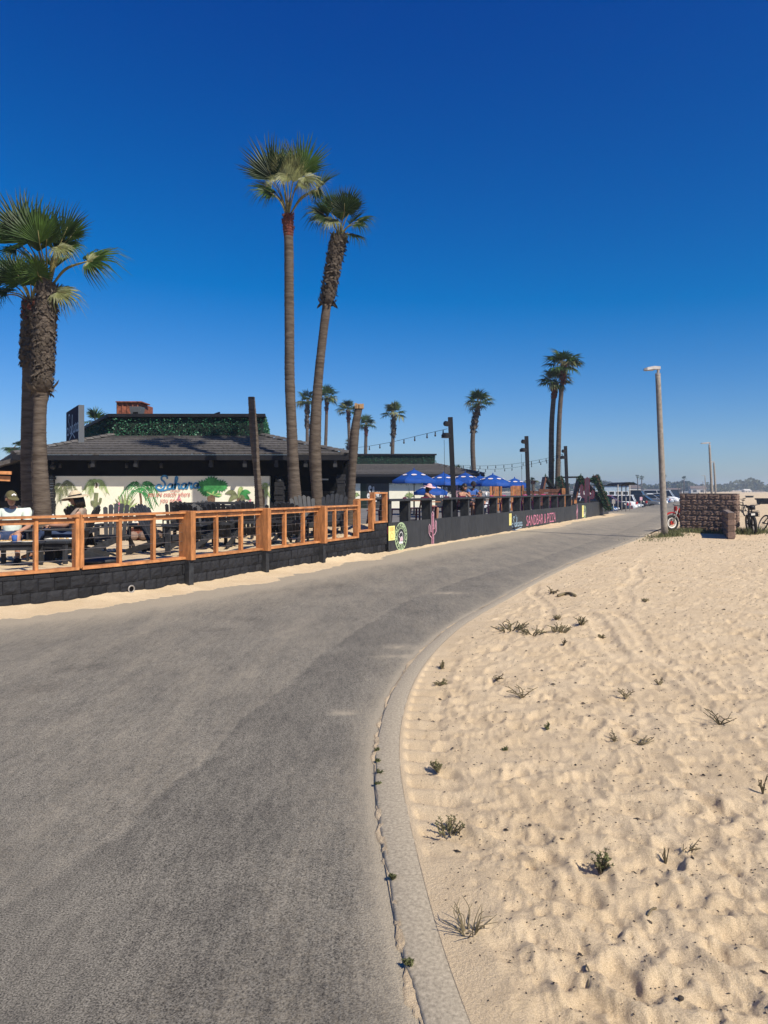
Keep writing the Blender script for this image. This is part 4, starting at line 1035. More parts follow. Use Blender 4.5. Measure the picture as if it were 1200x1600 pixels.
# ---- rooftop cabinet
rc = thing('rooftop_unit', 'rusty red metal cabinet with grey vent on the restaurant roof', 'roof vent', (X(197, 27.5), 27.5, 4.2))
a, b = X(182, 27), X(222.5, 27); z0, z1 = 4.0, EYE + (765 - 629) / F * 27
mb = MB(); mb.hexa([(a, 27, z0), (b - .12, 27, z0), (b - .12, 28.6, z0), (a - .3, 28.6, z0), (a, 27, z1), (b - .12, 27, z1), (b - .12, 28.6, z1), (a - .3, 28.6, z1)]); mb.build('cabinet', M['rust'], rc, world=True)
for k in range(5):
    x = a + .03 + (b - a - .22) * k / 4; mb = MB(); mb.box((x + .02, 26.98, (z0 + z1) / 2), (.04, .03, z1 - z0)); mb.build('seam', M['rust'], rc, world=True)
mb = MB(); mb.box(((a + b) / 2, 27.4, z1 + .02), (b - a, 1.0, .04)); mb.build('lid', M['rust'], rc, world=True)
mb = MB(); x0, x1 = X(205, 26.6), X(222.5, 26.6); zz = EYE + (765 - 636) / F * 26.6
mb.hexa([(x0 + .08, 26.5, z0), (x1 - .1, 26.5, z0), (x1 - .1, 26.9, z0), (x0 + .08, 26.9, z0), (x0, 26.4, zz), (x1, 26.4, zz), (x1, 26.9, zz), (x0, 26.9, zz)]); mb.build('vent_hood', M['cgrey'], rc, world=True)
mb = MB(); mb.box((x0 + .22, 26.43, zz - .25), (.18, .03, .10)); mb.build('vent_slot', M['black'], rc, world=True)

# ---- second building across the deck
D2 = 50.0
b2 = beach_building('bar_building', 'second low tiled building with hedge parapet behind the umbrellas', -6.4, X(757, D2), D2, 0, 0, False, 31, dens=.35)
def wpanel(px0, px1, py0, py1, m, nm, d=50.7):
    mb = MB(); x0, x1 = X(px0, d), X(px1, d); z1, z0 = EYE - (py0 - HOR) / F * d, EYE - (py1 - HOR) / F * d
    mb.box(((x0 + x1) / 2, d + .1, (z0 + z1) / 2), (x1 - x0 - .006, .2, z1 - z0)); return mb.build(nm, m, b2, world=True)
for p0, p1, m, nm in ((500, 563, M['mural'], 'mural_panel'), (563, 573, M['hedgeback'], 'pilaster'), (573, 608, M['panel'], 'dark_panel'), (608, 680, M['mural'], 'mural_panel'), (680, 720, M['panel'], 'dark_panel'), (720, 752, M['mural'], 'mural_panel')):
    wpanel(p0, p1, 755.5, 796, m, nm)
wpanel(496, 752, 741, 755.5, M['black'], 'header_beam', 50.75)
x0, x1 = X(608, 50.3), X(752, 50.3)
leaf_wall('eave_ivy', b2, (x0, 50.55, 1.9), (x1, 50.55, 1.9), 1.93, 2.08, (0, -1, 0), 77, 1.2, .05)
fr2 = (Vector((0, 50.69, 0)), Vector((1, 0, 0)), Vector((0, 0, 1)), Vector((0, -1, 0)))
q2 = lambda px, py: ((px - 600) / F * 50.7, EYE - (py - HOR) / F * 50.7)
for px0, px1, yb in ((574, 593, 778), (688, 707, 779)):
    mb = MB(); x, z = q2(px0, yb); script('Sahara', fr2, x + .05, z, .30, (px1 - px0) / F * 50.7 / (.3 * 6.9), .085, .003, 0, mb, slope=.12); mb.ribbon([(x + .5, z - .25), (x + 1.1, z - .1)], .08, fr2, .003, 0); mb.build('painted_script', [M['white']], b2, recalc=False, world=True)
mb = MB(); x, z = q2(713, 778); cactus_paint(fr2, x, z, .95, 1.1, mb, .003); mb.build('painted_cactus', [M['pinkl'], M['pinkl']], b2, recalc=False, world=True)
def sk(mb):
    for px, py, n, rr in ((640, 778, 9, 9), (556, 776, 8, 7)):
        for k in range(n):
            a = math.pi * (.05 + .9 * k / (n - 1)); p, q = q2(px, py), q2(px + rr * math.cos(a), py - rr * math.sin(a)); mb.ribbon([p, ((p[0] + q[0]) / 2, (p[1] + q[1]) / 2 + .1), q], [.10, .12, .01], fr2, .003 + .0005 * k, k % 2)
    mb.ribbon([q2(640, 778), q2(639, 763)], [.05, .02], fr2, .01, 0)
mb = MB(); sk(mb); mb.build('painted_plant', [M['molive'], M['mlgreen']], b2, recalc=False, world=True)
# ================================================================== PALMS
def frond_mesh(name, seed, n=36, spread=108, rad=1.0, pet=.9, droop=.35, cup=.25, mat_i=0, mats=None, bend=.15, segs=3, pr=.014):
    """fan leaf in local axes: petiole runs along +x from the origin, the fan opens in the x-y plane, +z is its upper side"""
    r = random.Random(seed); mb = MB()
    k = 5; path = [Vector((pet * i / k, 0, bend * pet * math.sin(math.pi * .5 * i / k) * .4)) for i in range(k + 1)]
    if pet: mb.tube(path, [pr * 1.7 - pr * .9 * i / k for i in range(k + 1)], 5, 1)
    hub = path[-1]
    for i in range(n):
        ph = R(-spread + 2 * spread * (i + r.uniform(-.25, .25)) / (n - 1)); q = abs(ph) / R(spread)
        L = rad * (1 - .38 * q ** 1.6) * r.uniform(.86, 1.08); w = L * R(2 * spread) / n * .66
        zt = cup * (q ** 1.5)
        d = Vector((math.cos(ph), math.sin(ph), 0)); sd = Vector((-math.sin(ph), math.cos(ph), 0))
        dr = droop * r.uniform(.6, 1.5) * (1.0 + .5 * q); vs = []
        st = [(.02, .14, 0), (.44, .88, .04), (.72, .40, .26), (1.0, .02, 1.0)] if segs == 3 else [(.02, .12, 0), (.55, .8, .12), (1.0, .04, 1.0)]
        tw = r.uniform(-.25, .25)
        for u, ww, dd in st:
            c = hub + d * (L * u * (1 - .18 * dd * dr)) + Vector((0, 0, L * u * zt - L * dr * dd)) + sd * (tw * L * .15 * dd)
            vs += [c + sd * (w * ww * .5), c + Vector((0, 0, -w * ww * .32)), c - sd * (w * ww * .5)]
        fs = []
        for j in range(len(st) - 1):
            a = 3 * j; fs += [(a, a + 1, a + 4, a + 3), (a + 1, a + 2, a + 5, a + 4)]
        mb.add(vs, fs, 0)
    return mb.mesh(name, mats, smooth=False)
G, GD, GP = M['frond'], M['frondd'], M['frondp']
FR = {}
def fr_mesh(kind, var, np_=False):
    key = (kind, var, np_)
    if key not in FR:
        global PET_; PET_ = 0.0 if np_ else .9
        s = 900 + 17 * var + len(kind)
        FR[key] = {
            'up': lambda: frond_mesh('frond', s, 31, 100, 1, PET_, .10, .30, mats=[G, M['petiole']]),
            'upn': lambda: frond_mesh('frond', s, 25, 62, 1, PET_, .08, .55, mats=[GD, M['petiole']]),
            'upg': lambda: frond_mesh('frond', s, 26, 66, 1, PET_, .10, .50, mats=[G, M['petiole']]),
            'palen': lambda: frond_mesh('frond', s, 26, 48, 1, PET_, .30, .40, mats=[GP, M['petiole']]),
            'upd': lambda: frond_mesh('frond', s, 31, 105, 1, PET_, .10, .25, mats=[GD, M['petiole']]),
            'droop': lambda: frond_mesh('frond', s, 29, 112, 1, PET_, .45, .10, mats=[G, M['petiole']]),
            'droopd': lambda: frond_mesh('frond', s, 29, 112, 1, PET_, .42, .10, mats=[GD, M['petiole']]),
            'pale': lambda: frond_mesh('frond', s, 38, 115, 1, PET_, .62, .12, mats=[GP, M['petiole']]),
            's': lambda: frond_mesh('frond', s, 18, 110, 1, PET_, .30, .15, mats=[G, M['petiole']], segs=2, pr=.02),
            'sd': lambda: frond_mesh('frond', s, 18, 110, 1, PET_, .25, .15, mats=[GD, M['petiole']], segs=2, pr=.02),
            'sp': lambda: frond_mesh('frond', s, 16, 112, 1, PET_, .55, .10, mats=[GP, M['petiole']], segs=2, pr=.02),
        }[kind]()
    return FR[key]
def add_frond(parent, base, hub, axis, up, rad, kind, var):
    """base and hub in the tree's local frame; the mesh's .9 petiole is scaled to reach the hub, the fan to radius rad"""
    base, hub, axis, up = Vector(base), Vector(hub), Vector(axis).normalized(), Vector(up)
    me = fr_mesh(kind, var, True)
    pv = hub - base; ex = (pv.normalized() * .5 + axis * .7).normalized()
    ez = (up - ex * up.dot(ex)).normalized(); ey = ez.cross(ex)
    o = link('frond', me, parent)
    m = Matrix.Identity(4); loc = hub
    for i in range(3): m[i][0] = ex[i] * rad; m[i][1] = ey[i] * rad; m[i][2] = ez[i] * rad; m[i][3] = loc[i]
    o.matrix_basis = m
    Lp = pv.length; start = base + Vector((pv.x, pv.y, 0)) * .06 - Vector((0, 0, .04)); mb = MB()
    mb.tube(spline([start, base + pv * .5 + Vector((0, 0, .10 * Lp)) - ex * .05 * Lp, hub - ex * .002], 6), [.021 - .010 * k / 12 for k in range(13)], 6); mb.tube([hub - ex * .01, hub + ex * rad * .30], [.012, .003], 5); mb.build('leaf_stalk', M['petiole'], parent, smooth=True)
    return o
def frond2(parent, base, direction, pet, rad, up, kind, var):
    """frond whose petiole leaves base along direction (local frame)"""
    d = Vector(direction).normalized(); me = fr_mesh(kind, var); upv = Vector(up)
    if abs(d.dot(upv.normalized())) > .97: upv = upv + Vector((0, -.6, .2))
    ez = (upv - d * upv.dot(d)).normalized(); ey = ez.cross(d)
    o = link('frond', me, parent); m = Matrix.Identity(4); loc = Vector(base) + d * (pet - .9 * rad)
    for i in range(3): m[i][0] = d[i] * rad; m[i][1] = ey[i] * rad; m[i][2] = ez[i] * rad; m[i][3] = loc[i]
    o.matrix_basis = m; return o

def trunk_mesh(path, rad, n=20, ring=.055, amp=.012, seed=1, lump=None):
    """ringed trunk along a smooth path; rad(t) for t 0..1"""
    r = random.Random(seed); pts = spline(path, 40); L = sum((pts[i + 1] - pts[i]).length for i in range(len(pts) - 1))
    k = max(8, int(L / ring * 2)); mb = MB(); vs = []; cum = [0]
    for i in range(len(pts) - 1): cum.append(cum[-1] + (pts[i + 1] - pts[i]).length)
    for i in range(k + 1):
        s = L * i / k; j = min(int(np.searchsorted(cum, s, side='right')) - 1, len(pts) - 2); u = (s - cum[j]) / max(1e-6, cum[j + 1] - cum[j])
        c = pts[j].lerp(pts[j + 1], u); rr = rad(i / k) + (amp if i % 2 else 0) * r.uniform(.3, 1.2)
        for a in range(n):
            t = 2 * math.pi * a / n; q = rr * (1 + .025 * math.sin(3 * t + i * .07) + r.uniform(-.018, .018))
            vs.append((c.x + q * math.cos(t), c.y + q * math.sin(t), c.z))
    fs = [(i * n + a, i * n + (a + 1) % n, (i + 1) * n + (a + 1) % n, (i + 1) * n + a) for i in range(k) for a in range(n)]
    fs.append(tuple(range(k * n, k * n + n))); mb.add(vs, fs); return mb
def path_at(path, t):
    pts = spline(path, 40); f = t * (len(pts) - 1); i = min(int(f), len(pts) - 2); return pts[i].lerp(pts[i + 1], f - i)
def boots(parent, path, rad, t0, t1, count, seed, size=.12, mat_=None, name='leaf_base_stubs', out=.9):
    """cut leaf bases clothing the trunk between t0 and t1"""
    r = random.Random(seed); mb = MB()
    for _ in range(count):
        t = t0 + (t1 - t0) * r.random(); c = path_at(path, t); a = r.uniform(0, 2 * math.pi); rr = rad(t) * .96
        d = Vector((math.cos(a), math.sin(a), 0)); sd = Vector((-math.sin(a), math.cos(a), 0)); s = size * r.uniform(.6, 1.3)
        up = (d * r.uniform(.25, out) + Vector((0, 0, 1 if r.random() < .8 else -.6)) + sd * r.uniform(-.4, .4)).normalized()
        b = c + d * rr; w = s * .36
        b0, b1, m0, m1, tip = b + sd * w, b - sd * w, b + up * s * .6 + sd * w * .7 + d * .015, b + up * s * .6 - sd * w * .7 + d * .015, b + up * s + sd * r.uniform(-.3, .3) * w
        mid = b + up * s * .35 + d * .035
        mb.add([b0, b1, m1, tip, m0, mid], [(0, 1, 5), (1, 2, 5), (2, 3, 5), (3, 4, 5), (4, 0, 5)])
    o = mb.build(name, mat_ or M['boot'], parent, recalc=False); o['kind'] = 'stuff'; return o

def palm_root(label, base, group): return thing('palm_tree', label, 'palm tree', tuple(base), 0, group)
def img_dir(deg, depth=0.0): return Vector((math.cos(R(deg)), depth, math.sin(R(deg))))

def crown_fill(t, top, n, rad, seed, el=(10, 75), kinds=('upd', 'up', 'droop', 'droopd'), pet=(.7, 1.1), back=True):
    r = random.Random(seed)
    for i in range(n):
        az = 2 * math.pi * i / n + r.uniform(-.3, .3); e = R(r.uniform(*el))
        d = Vector((math.cos(az) * math.cos(e), math.sin(az) * math.cos(e) * (1 if not back else 1), math.sin(e)))
        frond2(t, top, d, r.uniform(*pet) * rad * .9, rad * r.uniform(.85, 1.1), (0, 0, 1), kinds[r.randrange(len(kinds))], r.randrange(3))

CAM_UP = Vector((0, -1, .35))
# ---- two tall palms in front of the restaurant
def tall_palm(label, b_px, b_d, ctrl, rad, group, red=None):
    """ctrl: photo pixels of the trunk axis from base to top, all at depth b_d"""
    base = at(ctrl[0][0], ctrl[0][1], b_d); base.z = .40
    t = palm_root(label, base, group)
    path = [Vector((0, 0, 0))] + [at(px, py, b_d) - base for px, py in ctrl[1:]]
    mb = trunk_mesh(path, rad, seed=len(label)); o = mb.build('trunk', M['trunk'], t, smooth=True)
    return t, path, base
GP1 = 'tall palms between the railing and the restaurant'
d1 = 19.0
rad1 = lambda u: .130 + .10 * math.exp(-u / .045) + .07 * math.exp(-u / .16) - .015 * u
t1, path1, b1 = tall_palm('tallest palm, straight trunk with red collar under a pale drooping crown', 0, d1, [(463, 812), (461, 780), (457, 700), (453, 600), (452, 500), (451.5, 400), (449.5, 335)], rad1, GP1)
top1 = path1[-1]
mb = trunk_mesh([path_at(path1, u) for u in (.905, .94, .97, 1.0)], lambda u: .122 + .016 * math.sin(math.pi * min(1, u * 1.1)) ** 2, ring=.07, amp=.014, seed=5); mb.build('red_collar', M['trunkred'], t1, smooth=False)
boots(t1, path1, lambda u: .118, .945, 1.0, 50, 3, .11, M['trunkred'], 'leaf_base_stubs', .9)
loc1 = lambda px, py, dy=0.0: at(px, py, d1 + dy) - b1
def fr(t, locf, base, hub_px, ang, dy, rad, kind, var, up=None, depth=0.0):
    hub = locf(hub_px[0], hub_px[1], dy); add_frond(t, base, hub, img_dir(ang, depth), up if up is not None else CAM_UP, rad, kind, var)
S1 = d1 / F
for hub, ang, dy, rr, kd, vv, up in (
    ((428, 282), 122, -.15, 78, 'upn', 0, (-.3, -1, .3)), ((420, 280), 150, .1, 56, 'upn', 1, (-.2, -.9, .5)), ((438, 268), 100, .2, 58, 'upg', 2, (0, -1, .2)),
    ((470, 275), 80, -.1, 72, 'upg', 0, (.2, -1, .2)), ((474, 268), 62, .2, 52, 'upn', 1, (.3, -1, .3)), ((462, 262), 95, .35, 46, 'upn', 2, (0, -1, .2)),
    ((450, 285), 93, -.3, 62, 'palen', 0, (0, 1, .2)), ((443, 285), 108, -.25, 50, 'palen', 1, (.3, 1, .2)), ((458, 285), 76, -.25, 50, 'palen', 2, (-.3, 1, .2)),
    ((449, 272), 262, -.5, 44, 'palen', 1, (0, -1, .8)), ((476, 276), 295, -.35, 42, 'pale', 2, (.3, -1, .6)), ((438, 278), 245, -.3, 34, 'palen', 0, (-.3, -1, .6)), ((470, 285), 275, -.45, 36, 'palen', 2, (.1, -1, .6)),
    ((422, 300), 165, -.1, 46, 'droop', 0, (-.2, -.7, 1)), ((424, 296), 152, .15, 42, 'palen', 1, (-.1, -.6, 1)), ((427, 303), 215, -.05, 26, 'droopd', 2, (-.4, -.8, .7)),
    ((498, 292), 40, .0, 48, 'upn', 1, (-.5, -.9, .7)), ((496, 296), 62, .2, 34, 'palen', 0, (-.4, -.9, .6)), ((494, 298), 250, .0, 22, 'droopd', 1, (.1, -.9, .6))):
    fr(t1, loc1, top1, hub, ang, dy, rr * S1, kd, vv, up=Vector(up))
# ---- its neighbour with the rough trunk
d2 = 20.5
rad2 = lambda u: (.126 + .09 * math.exp(-u / .05) + .05 * math.exp(-((u - .28) / .16) ** 2)) * (1 - .10 * u) + .03 * max(0, u - .6)
t2, path2, b2_ = tall_palm('leaning palm with rough upper trunk and dark fans right of the tallest palm', 0, d2, [(499, 806), (496, 780), (492, 690), (497, 600), (505, 520), (515, 450), (524, 400), (531, 368)], rad2, GP1)
top2 = path2[-1]; loc2 = lambda px, py, dy=0.0: at(px, py, d2 + dy) - b2_; S2 = d2 / F
boots(t2, path2, lambda u: .155 + .03 * (u > .7), .655, .99, 900, 9, .14)
boots(t2, path2, lambda u: .18, .655, .675, 12, 10, .24, out=1.0)
crown_fill(t2, top2, 4, .7, 22, (40, 75), ('upn', 'droopd', 'upg'))
fr(t2, loc2, top2, (540, 328), 62, -.4, 40 * S2, 'upd', 0, depth=-.2); fr(t2, loc2, top2, (547, 330), 80, -.2, 42 * S2, 'upn', 1); fr(t2, loc2, top2, (538, 330), 95, -.55, 38 * S2, 'upd', 2)
fr(t2, loc2, top2, (522, 325), 122, -.2, 40 * S2, 'upn', 1); fr(t2, loc2, top2, (517, 332), 148, .1, 38 * S2, 'upg', 2)
fr(t2, loc2, top2, (505, 334), 165, -.1, 40 * S2, 'droopd', 0, up=(-.2, -.7, 1)); fr(t2, loc2, top2, (508, 340), 215, -.2, 38 * S2, 'droopd', 1, up=(-.5, -.8, .8)); fr(t2, loc2, top2, (520, 342), 250, -.3, 34 * S2, 'pale', 1, up=(-.3, -1, .6))
fr(t2, loc2, top2, (560, 345), 22, .0, 34 * S2, 'droop', 1, up=(.1, -.6, 1)); fr(t2, loc2, top2, (556, 350), 335, -.2, 28 * S2, 'droop', 2, up=(.3, -.8, .9)); fr(t2, loc2, top2, (548, 366), 335, -.1, 34 * S2, 'droopd', 2, up=(.4, -.6, 1))

# ---- two leaning palms at the left edge of the photo
GP0 = 'pair of palms at the left end of the terrace'
d0 = 14.4
rad0 = lambda u: .136 + .07 * math.exp(-u / .06) + .018 * math.sin(u * 9) + .035 * max(0, min(1, (u - .55) / .05))
t0, path0, b0 = tall_palm('thick palm with rough dark trunk, right one of the leaning pair', 0, d0, [(68, 850), (66, 790), (62, 720), (62, 650), (66, 590), (70, 520), (75, 447)], rad0, GP0)
top0 = path0[-1]; loc0 = lambda px, py, dy=0.0: at(px, py, d0 + dy) - b0; S0 = d0 / F
boots(t0, path0, lambda u: .165, .60, 1.0, 1300, 12, .12); boots(t0, path0, lambda u: .19, .595, .625, 12, 13, .22, out=.9)
crown_fill(t0, top0, 4, .75, 23, (25, 80), ('upn', 'upg', 'upn'))
for hub, ang, dy, rr, kd, vv, up in (
    ((38, 372), 118, -.2, 84, 'upn', 0, None), ((55, 375), 100, -.35, 76, 'upd', 1, None), ((30, 380), 140, .1, 76, 'upg', 0, None),
    ((72, 385), 78, -.45, 76, 'upn', 2, None), ((98, 372), 62, -.3, 62, 'upn', 0, None), ((112, 368), 45, -.1, 44, 'up', 1, None),
    ((62, 380), 95, -.6, 62, 'upg', 2, None), ((105, 385), 330, -.2, 36, 'droop', 2, (.3, -.8, .9)), ((98, 382), 20, -.1, 46, 'upd', 1, None),
    ((90, 385), 290, -.45, 36, 'pale', 1, (.2, -1, .7)), ((25, 390), 200, -.1, 40, 'droop', 1, (-.4, -.8, .9)),
    ((137, 408), 22, -.05, 68, 'droop', 0, (-.25, -.9, .75)), ((137, 408), 330, -.1, 38, 'pale', 2, (.2, -1, .4)), ((90, 456), 10, -.1, 46, 'pale', 0, (-.1, -.9, .8)), ((92, 455), 345, .05, 40, 'droop', 2, (.2, -.9, .7)),
    ((60, 430), 88, -.3, 44, 'droop', 1, (0, 1, .1))):
    fr(t0, loc0, top0, hub, ang, dy, rr * S0, kd, vv, up=Vector(up) if up else None)
d9 = 15.2
rad9 = lambda u: .120 + .05 * math.exp(-u / .06) + .03 * max(0, min(1, (u - .72) / .05))
t9, path9, b9 = tall_palm('smoother grey palm with bright green fans, left one of the leaning pair', 0, d9, [(44, 845), (43.5, 780), (42, 700), (44, 620), (46, 550), (50, 473)], rad9, GP0)
top9 = path9[-1]; loc9 = lambda px, py, dy=0.0: at(px, py, d9 + dy) - b9; S9 = d9 / F
boots(t9, path9, lambda u: .14, .74, 1.0, 700, 14, .12); boots(t9, path9, lambda u: .15, .93, 1.0, 60, 15, .13, M['trunkred'])
for hub, ang, dy, rr, kd, vv, up in (
    ((35, 440), 130, -.3, 50, 'up', 0, None), ((28, 438), 160, -.1, 46, 'upd', 1, None), ((48, 445), 95, -.4, 46, 'up', 2, None), ((60, 440), 70, -.2, 40, 'up', 1, None),
    ((55, 445), 60, -.45, 32, 'droop', 0, (0, 1, .3)), ((12, 456), 172, .0, 44, 'droopd', 0, (-.2, -.6, 1)), ((-4, 462), 215, .0, 48, 'droopd', 1, (-.4, -.6, 1)), ((30, 440), 60, .1, 56, 'upd', 2, None), ((20, 430), 120, .3, 56, 'upd', 0, None), ((5, 440), 150, .2, 52, 'upd', 1, None)):
    fr(t9, loc9, top9, hub, ang, dy, rr * S9, kd, vv, up=Vector(up) if up else None)

# ---- headless trunks
def stump(label, d, ctrl, r0, seed, tuft=False, flare=.05):
    base = at(ctrl[0][0], ctrl[0][1], d); base.z = .42; t = thing('palm_stump', label, 'palm stump', tuple(base), 0, 'cut palm trunks without crowns')
    path = [Vector((0, 0, 0))] + [at(px, py, d) - base for px, py in ctrl[1:]]
    trunk_mesh(path, lambda u: r0 + flare * math.exp(-u / .08) + .012 * math.sin(u * 11), seed=seed).build('trunk', M['trunk'], t, smooth=True)
    tp = path[-1]
    if tuft:
        mb = MB(); r = random.Random(seed)
        for k in range(14):
            a = 2 * math.pi * k / 14; q = tp + Vector((math.cos(a) * r0 * .85, math.sin(a) * r0 * .85, 0)); mb.hexa([q + Vector((x * .035, y * .035, z)) for z in (-.05, r.uniform(.03, .12)) for x, y in ((-1, -1), (1, -1), (1, 1), (-1, 1))])
        o = mb.build('broken_rim', M['cut'], t); o['kind'] = 'stuff'
    else:
        mb = MB(); mb.lathe([(r0 * .95, 0), (r0 * .9, .03), (.02, .035)], 16, tp); mb.build('cut_top', M['trunk'], t)
    return t
stump('cut grey palm trunk with a flat top standing before the mural', 20.5, [(406, 806), (404, 770), (400, 720), (396, 670), (393, 622)], .104, 41)
stump('leaning cut palm trunk with a broken pale top by the end of the railing', 20.0, [(546, 829), (548, 790), (551, 730), (553, 690), (556, 660), (561, 636)], .112, 42, True, .09)

# ---- palms behind the buildings and by the arbour
def mid_palm(label, d, px, pz_px, base_px, crown_w, group, seed, r0=.16, lean=0, shape=1.0, skirt=False, red=True, n=20, spec=None):
    rad = crown_w / 2 / F * d
    base = Vector(((base_px - 600) / F * d, d, .0)); top = at(px, pz_px, d) - base
    t = palm_root(label, base, group); r = random.Random(seed)
    path = [Vector((0, 0, 0)), top * .35 + Vector((lean * .6, 0, 0)), top * .7 + Vector((lean, 0, 0)), top]
    radf = lambda u: r0 * (1 - .25 * u) + .12 * math.exp(-u / .05)
    trunk_mesh(path, radf, 12, .14, .012, seed).build('trunk', M['trunk'], t, smooth=True)
    if skirt: boots(t, path, lambda u: r0 * 1.0, .72, .98, 160, seed, .28, out=.8)
    if red: boots(t, path, lambda u: r0 * .8, .86, .99, 70, seed + 1, .24, M['trunkred'], 'red_leaf_bases')
    fr_ = rad * .72
    for i in range(n):
        az = 2 * math.pi * i / n + r.uniform(-.25, .25); e = R(r.choice((r.uniform(45, 80), r.uniform(5, 45), r.uniform(-25, 15))))
        d3 = Vector((math.cos(az) * math.cos(e), math.sin(az) * math.cos(e), math.sin(e)))
        frond2(t, top, d3, fr_ * r.uniform(.6, .8), fr_ * r.uniform(.85, 1.1), (0, 0, 1) if e > R(-5) else (d3.x, d3.y, 1.2), ('s', 'sd', 's', 'sd', 'sp')[r.randrange(5)], r.randrange(3))
    return t
GB = 'palms standing behind the restaurant'
mid_palm('short-crowned palm with brown skirt between the two tall trunks', 76, 480, 628, 480, 38, GB, 51, .20, skirt=True)
mid_palm('slim palm with red collar just right of the rough leaning trunk', 78, 511, 622, 506, 40, GB, 52, .20)
mid_palm('palm crown directly left of the leaning cut trunk', 74, 544, 642, 550, 36, GB, 53, .20)
mid_palm('small palm half hidden behind the leaning cut trunk', 80, 572, 664, 570, 32, GB, 54, .22)
mid_palm('palm with bulging brown trunk right of the leaning cut trunk', 72, 615, 647, 611, 40, GB, 55, .21, skirt=True, red=False)
mid_palm('tiny low palm poking over the roof beside the leaning cut trunk', 80, 546, 692, 546, 16, GB, 56, .3, skirt=True, red=False, n=12)
mid_palm('lone palm with curved dark trunk above the blue umbrellas', 57, 747, 632, 743, 48, GB, 57, .21, -.35, skirt=True, red=False)
mid_palm('palm top peeping over the hedge behind the roof sign', 42, 150, 662, 150, 46, GB, 58, .2, n=14)
mid_palm('pale palm top at the left edge beyond the annex', 60, 22, 700, 22, 34, GB, 59, .2, n=12)
mid_palm('low palm crown behind the first light pole', 90, 714, 735, 714, 20, GB, 60, .2, n=10)
mid_palm('low palm just right of the middle light pole', 85, 833, 752, 833, 16, GB, 65, .2, n=10)
GA = 'twin palms beside the arbour'
mid_palm('shorter left palm of the twin pair by the arbour', 46.5, 867, 599, 861, 54, GA, 61, .19, -.12, red=True, n=22)
mid_palm('taller right palm of the twin pair by the arbour', 46, 881, 573, 870, 62, GA, 62, .17, -.12, red=True, n=24)
# ================================================================== TERRACE FURNITURE
def adirondack(label):
    t = thing('adirondack_chair', label, 'adirondack chair', (0, 0, 0), 0, 'black adirondack chairs on the sand')
    c = M['chair']; by0, bz0, by1, bz1 = .14, .22, .46, .98
    for k in range(6):
        f = (k - 2.5) / 2.5; xb, xt = f * .21, f * .275; top = 1 - .10 * f * f
        a, b = Vector((xb, by0, bz0)), Vector((xt, by0 + (by1 - by0) * top, bz0 + (bz1 - bz0) * top)); mb = MB()
        ax = (b - a).normalized(); nr = Vector((1, 0, 0)).cross(ax).normalized(); w0, w1 = .036, .046
        th = nr * .010
        mb.hexa([a - Vector((w0, 0, 0)) - th, a + Vector((w0, 0, 0)) - th, a + Vector((w0, 0, 0)) + th, a - Vector((w0, 0, 0)) + th, b - Vector((w1, 0, 0)) - th, b + Vector((w1, 0, 0)) - th, b + Vector((w1, 0, 0)) + th, b - Vector((w1, 0, 0)) + th])
        mb.add([b - Vector((w1, 0, 0)) - th, b + Vector((w1, 0, 0)) - th, b + ax * .03 - th, b - Vector((w1, 0, 0)) + th, b + Vector((w1, 0, 0)) + th, b + ax * .03 + th], [(0, 1, 2), (5, 4, 3), (0, 2, 5, 3), (1, 4, 5, 2)])
        mb.build('back_slat', c, t)
    for k in range(5):
        u = k / 4; mb = MB(); mb.bbox((0, -.36 + .45 * u, .37 - .11 * u), (.56, .095, .022), 0, .005); mb.build('seat_slat', c, t)
    for s in (-1, 1):
        mb = MB(); mb.add([(s * .28, -.42, .555), (s * .43, -.42, .555), (s * .43, .05, .555), (s * .37, .40, .555), (s * .28, .40, .555), (s * .28, -.42, .58), (s * .43, -.42, .58), (s * .43, .05, .58), (s * .37, .40, .58), (s * .28, .40, .58)], [(4, 3, 2, 1, 0), (5, 6, 7, 8, 9)] + [(i, (i + 1) % 5, 5 + (i + 1) % 5, 5 + i) for i in range(5)]); mb.build('arm', c, t)
        mb = MB(); mb.bbox((s * .325, -.34, .277), (.032, .12, .555), 0, .006); mb.build('front_leg', c, t)
        mb = MB(); mb.beam((s * .296, -.38, .33), (s * .296, .60, .03), .026, .12); mb.build('side_rail', c, t)
    mb = MB(); mb.box((0, .385, .535), (.70, .03, .07)); mb.build('back_brace', c, t)
    mb = MB(); mb.box((0, -.417, .325), (.585, .02, .10)); mb.build('front_apron', c, t)
    return t
AD = None
def put_chair(px, py, deg, label, z=.46, d=None, sc=.88):
    global AD
    if AD is None: AD = adirondack(label); o = AD
    else: o = copy_tree(AD)
    p = gnd(px, py, z) if d is None else Vector(((px - 600) / F * d, d, z))
    o.location = (p.x, p.y, z); o.rotation_euler = (0, 0, R(deg)); o.scale = (sc,) * 3; o['label'] = label; return o
put_chair(146, 868, 150, 'black adirondack chair turned away beside the double railing post')
put_chair(181, 862, 12, 'black adirondack chair facing the road below the painted cactus')
put_chair(251, 864, 78, 'grey adirondack chair turned sideways under the painted Sahara script')
put_chair(306, 856, 160, 'black adirondack chair with its back to the road just right of the thick post')
put_chair(347, 853, 175, 'black adirondack chair seen from behind, middle of the dark row')
put_chair(386, 850, 186, 'black adirondack chair seen from behind, at the foot of the flat-topped cut trunk')
put_chair(322, 841, 20, 'black adirondack chair facing the road in the back of the dark group')
put_chair(366, 839, -15, 'black adirondack chair facing the road, hidden behind the dark row')
put_chair(429, 846, 200, 'black adirondack chair seen from behind left of the straight palm trunk')
put_chair(455, 848, 170, 'black adirondack chair seen from behind in front of the straight palm trunk')
put_chair(481, 840, 25, 'pale slatted adirondack chair between the two tall palm trunks', sc=1.0)
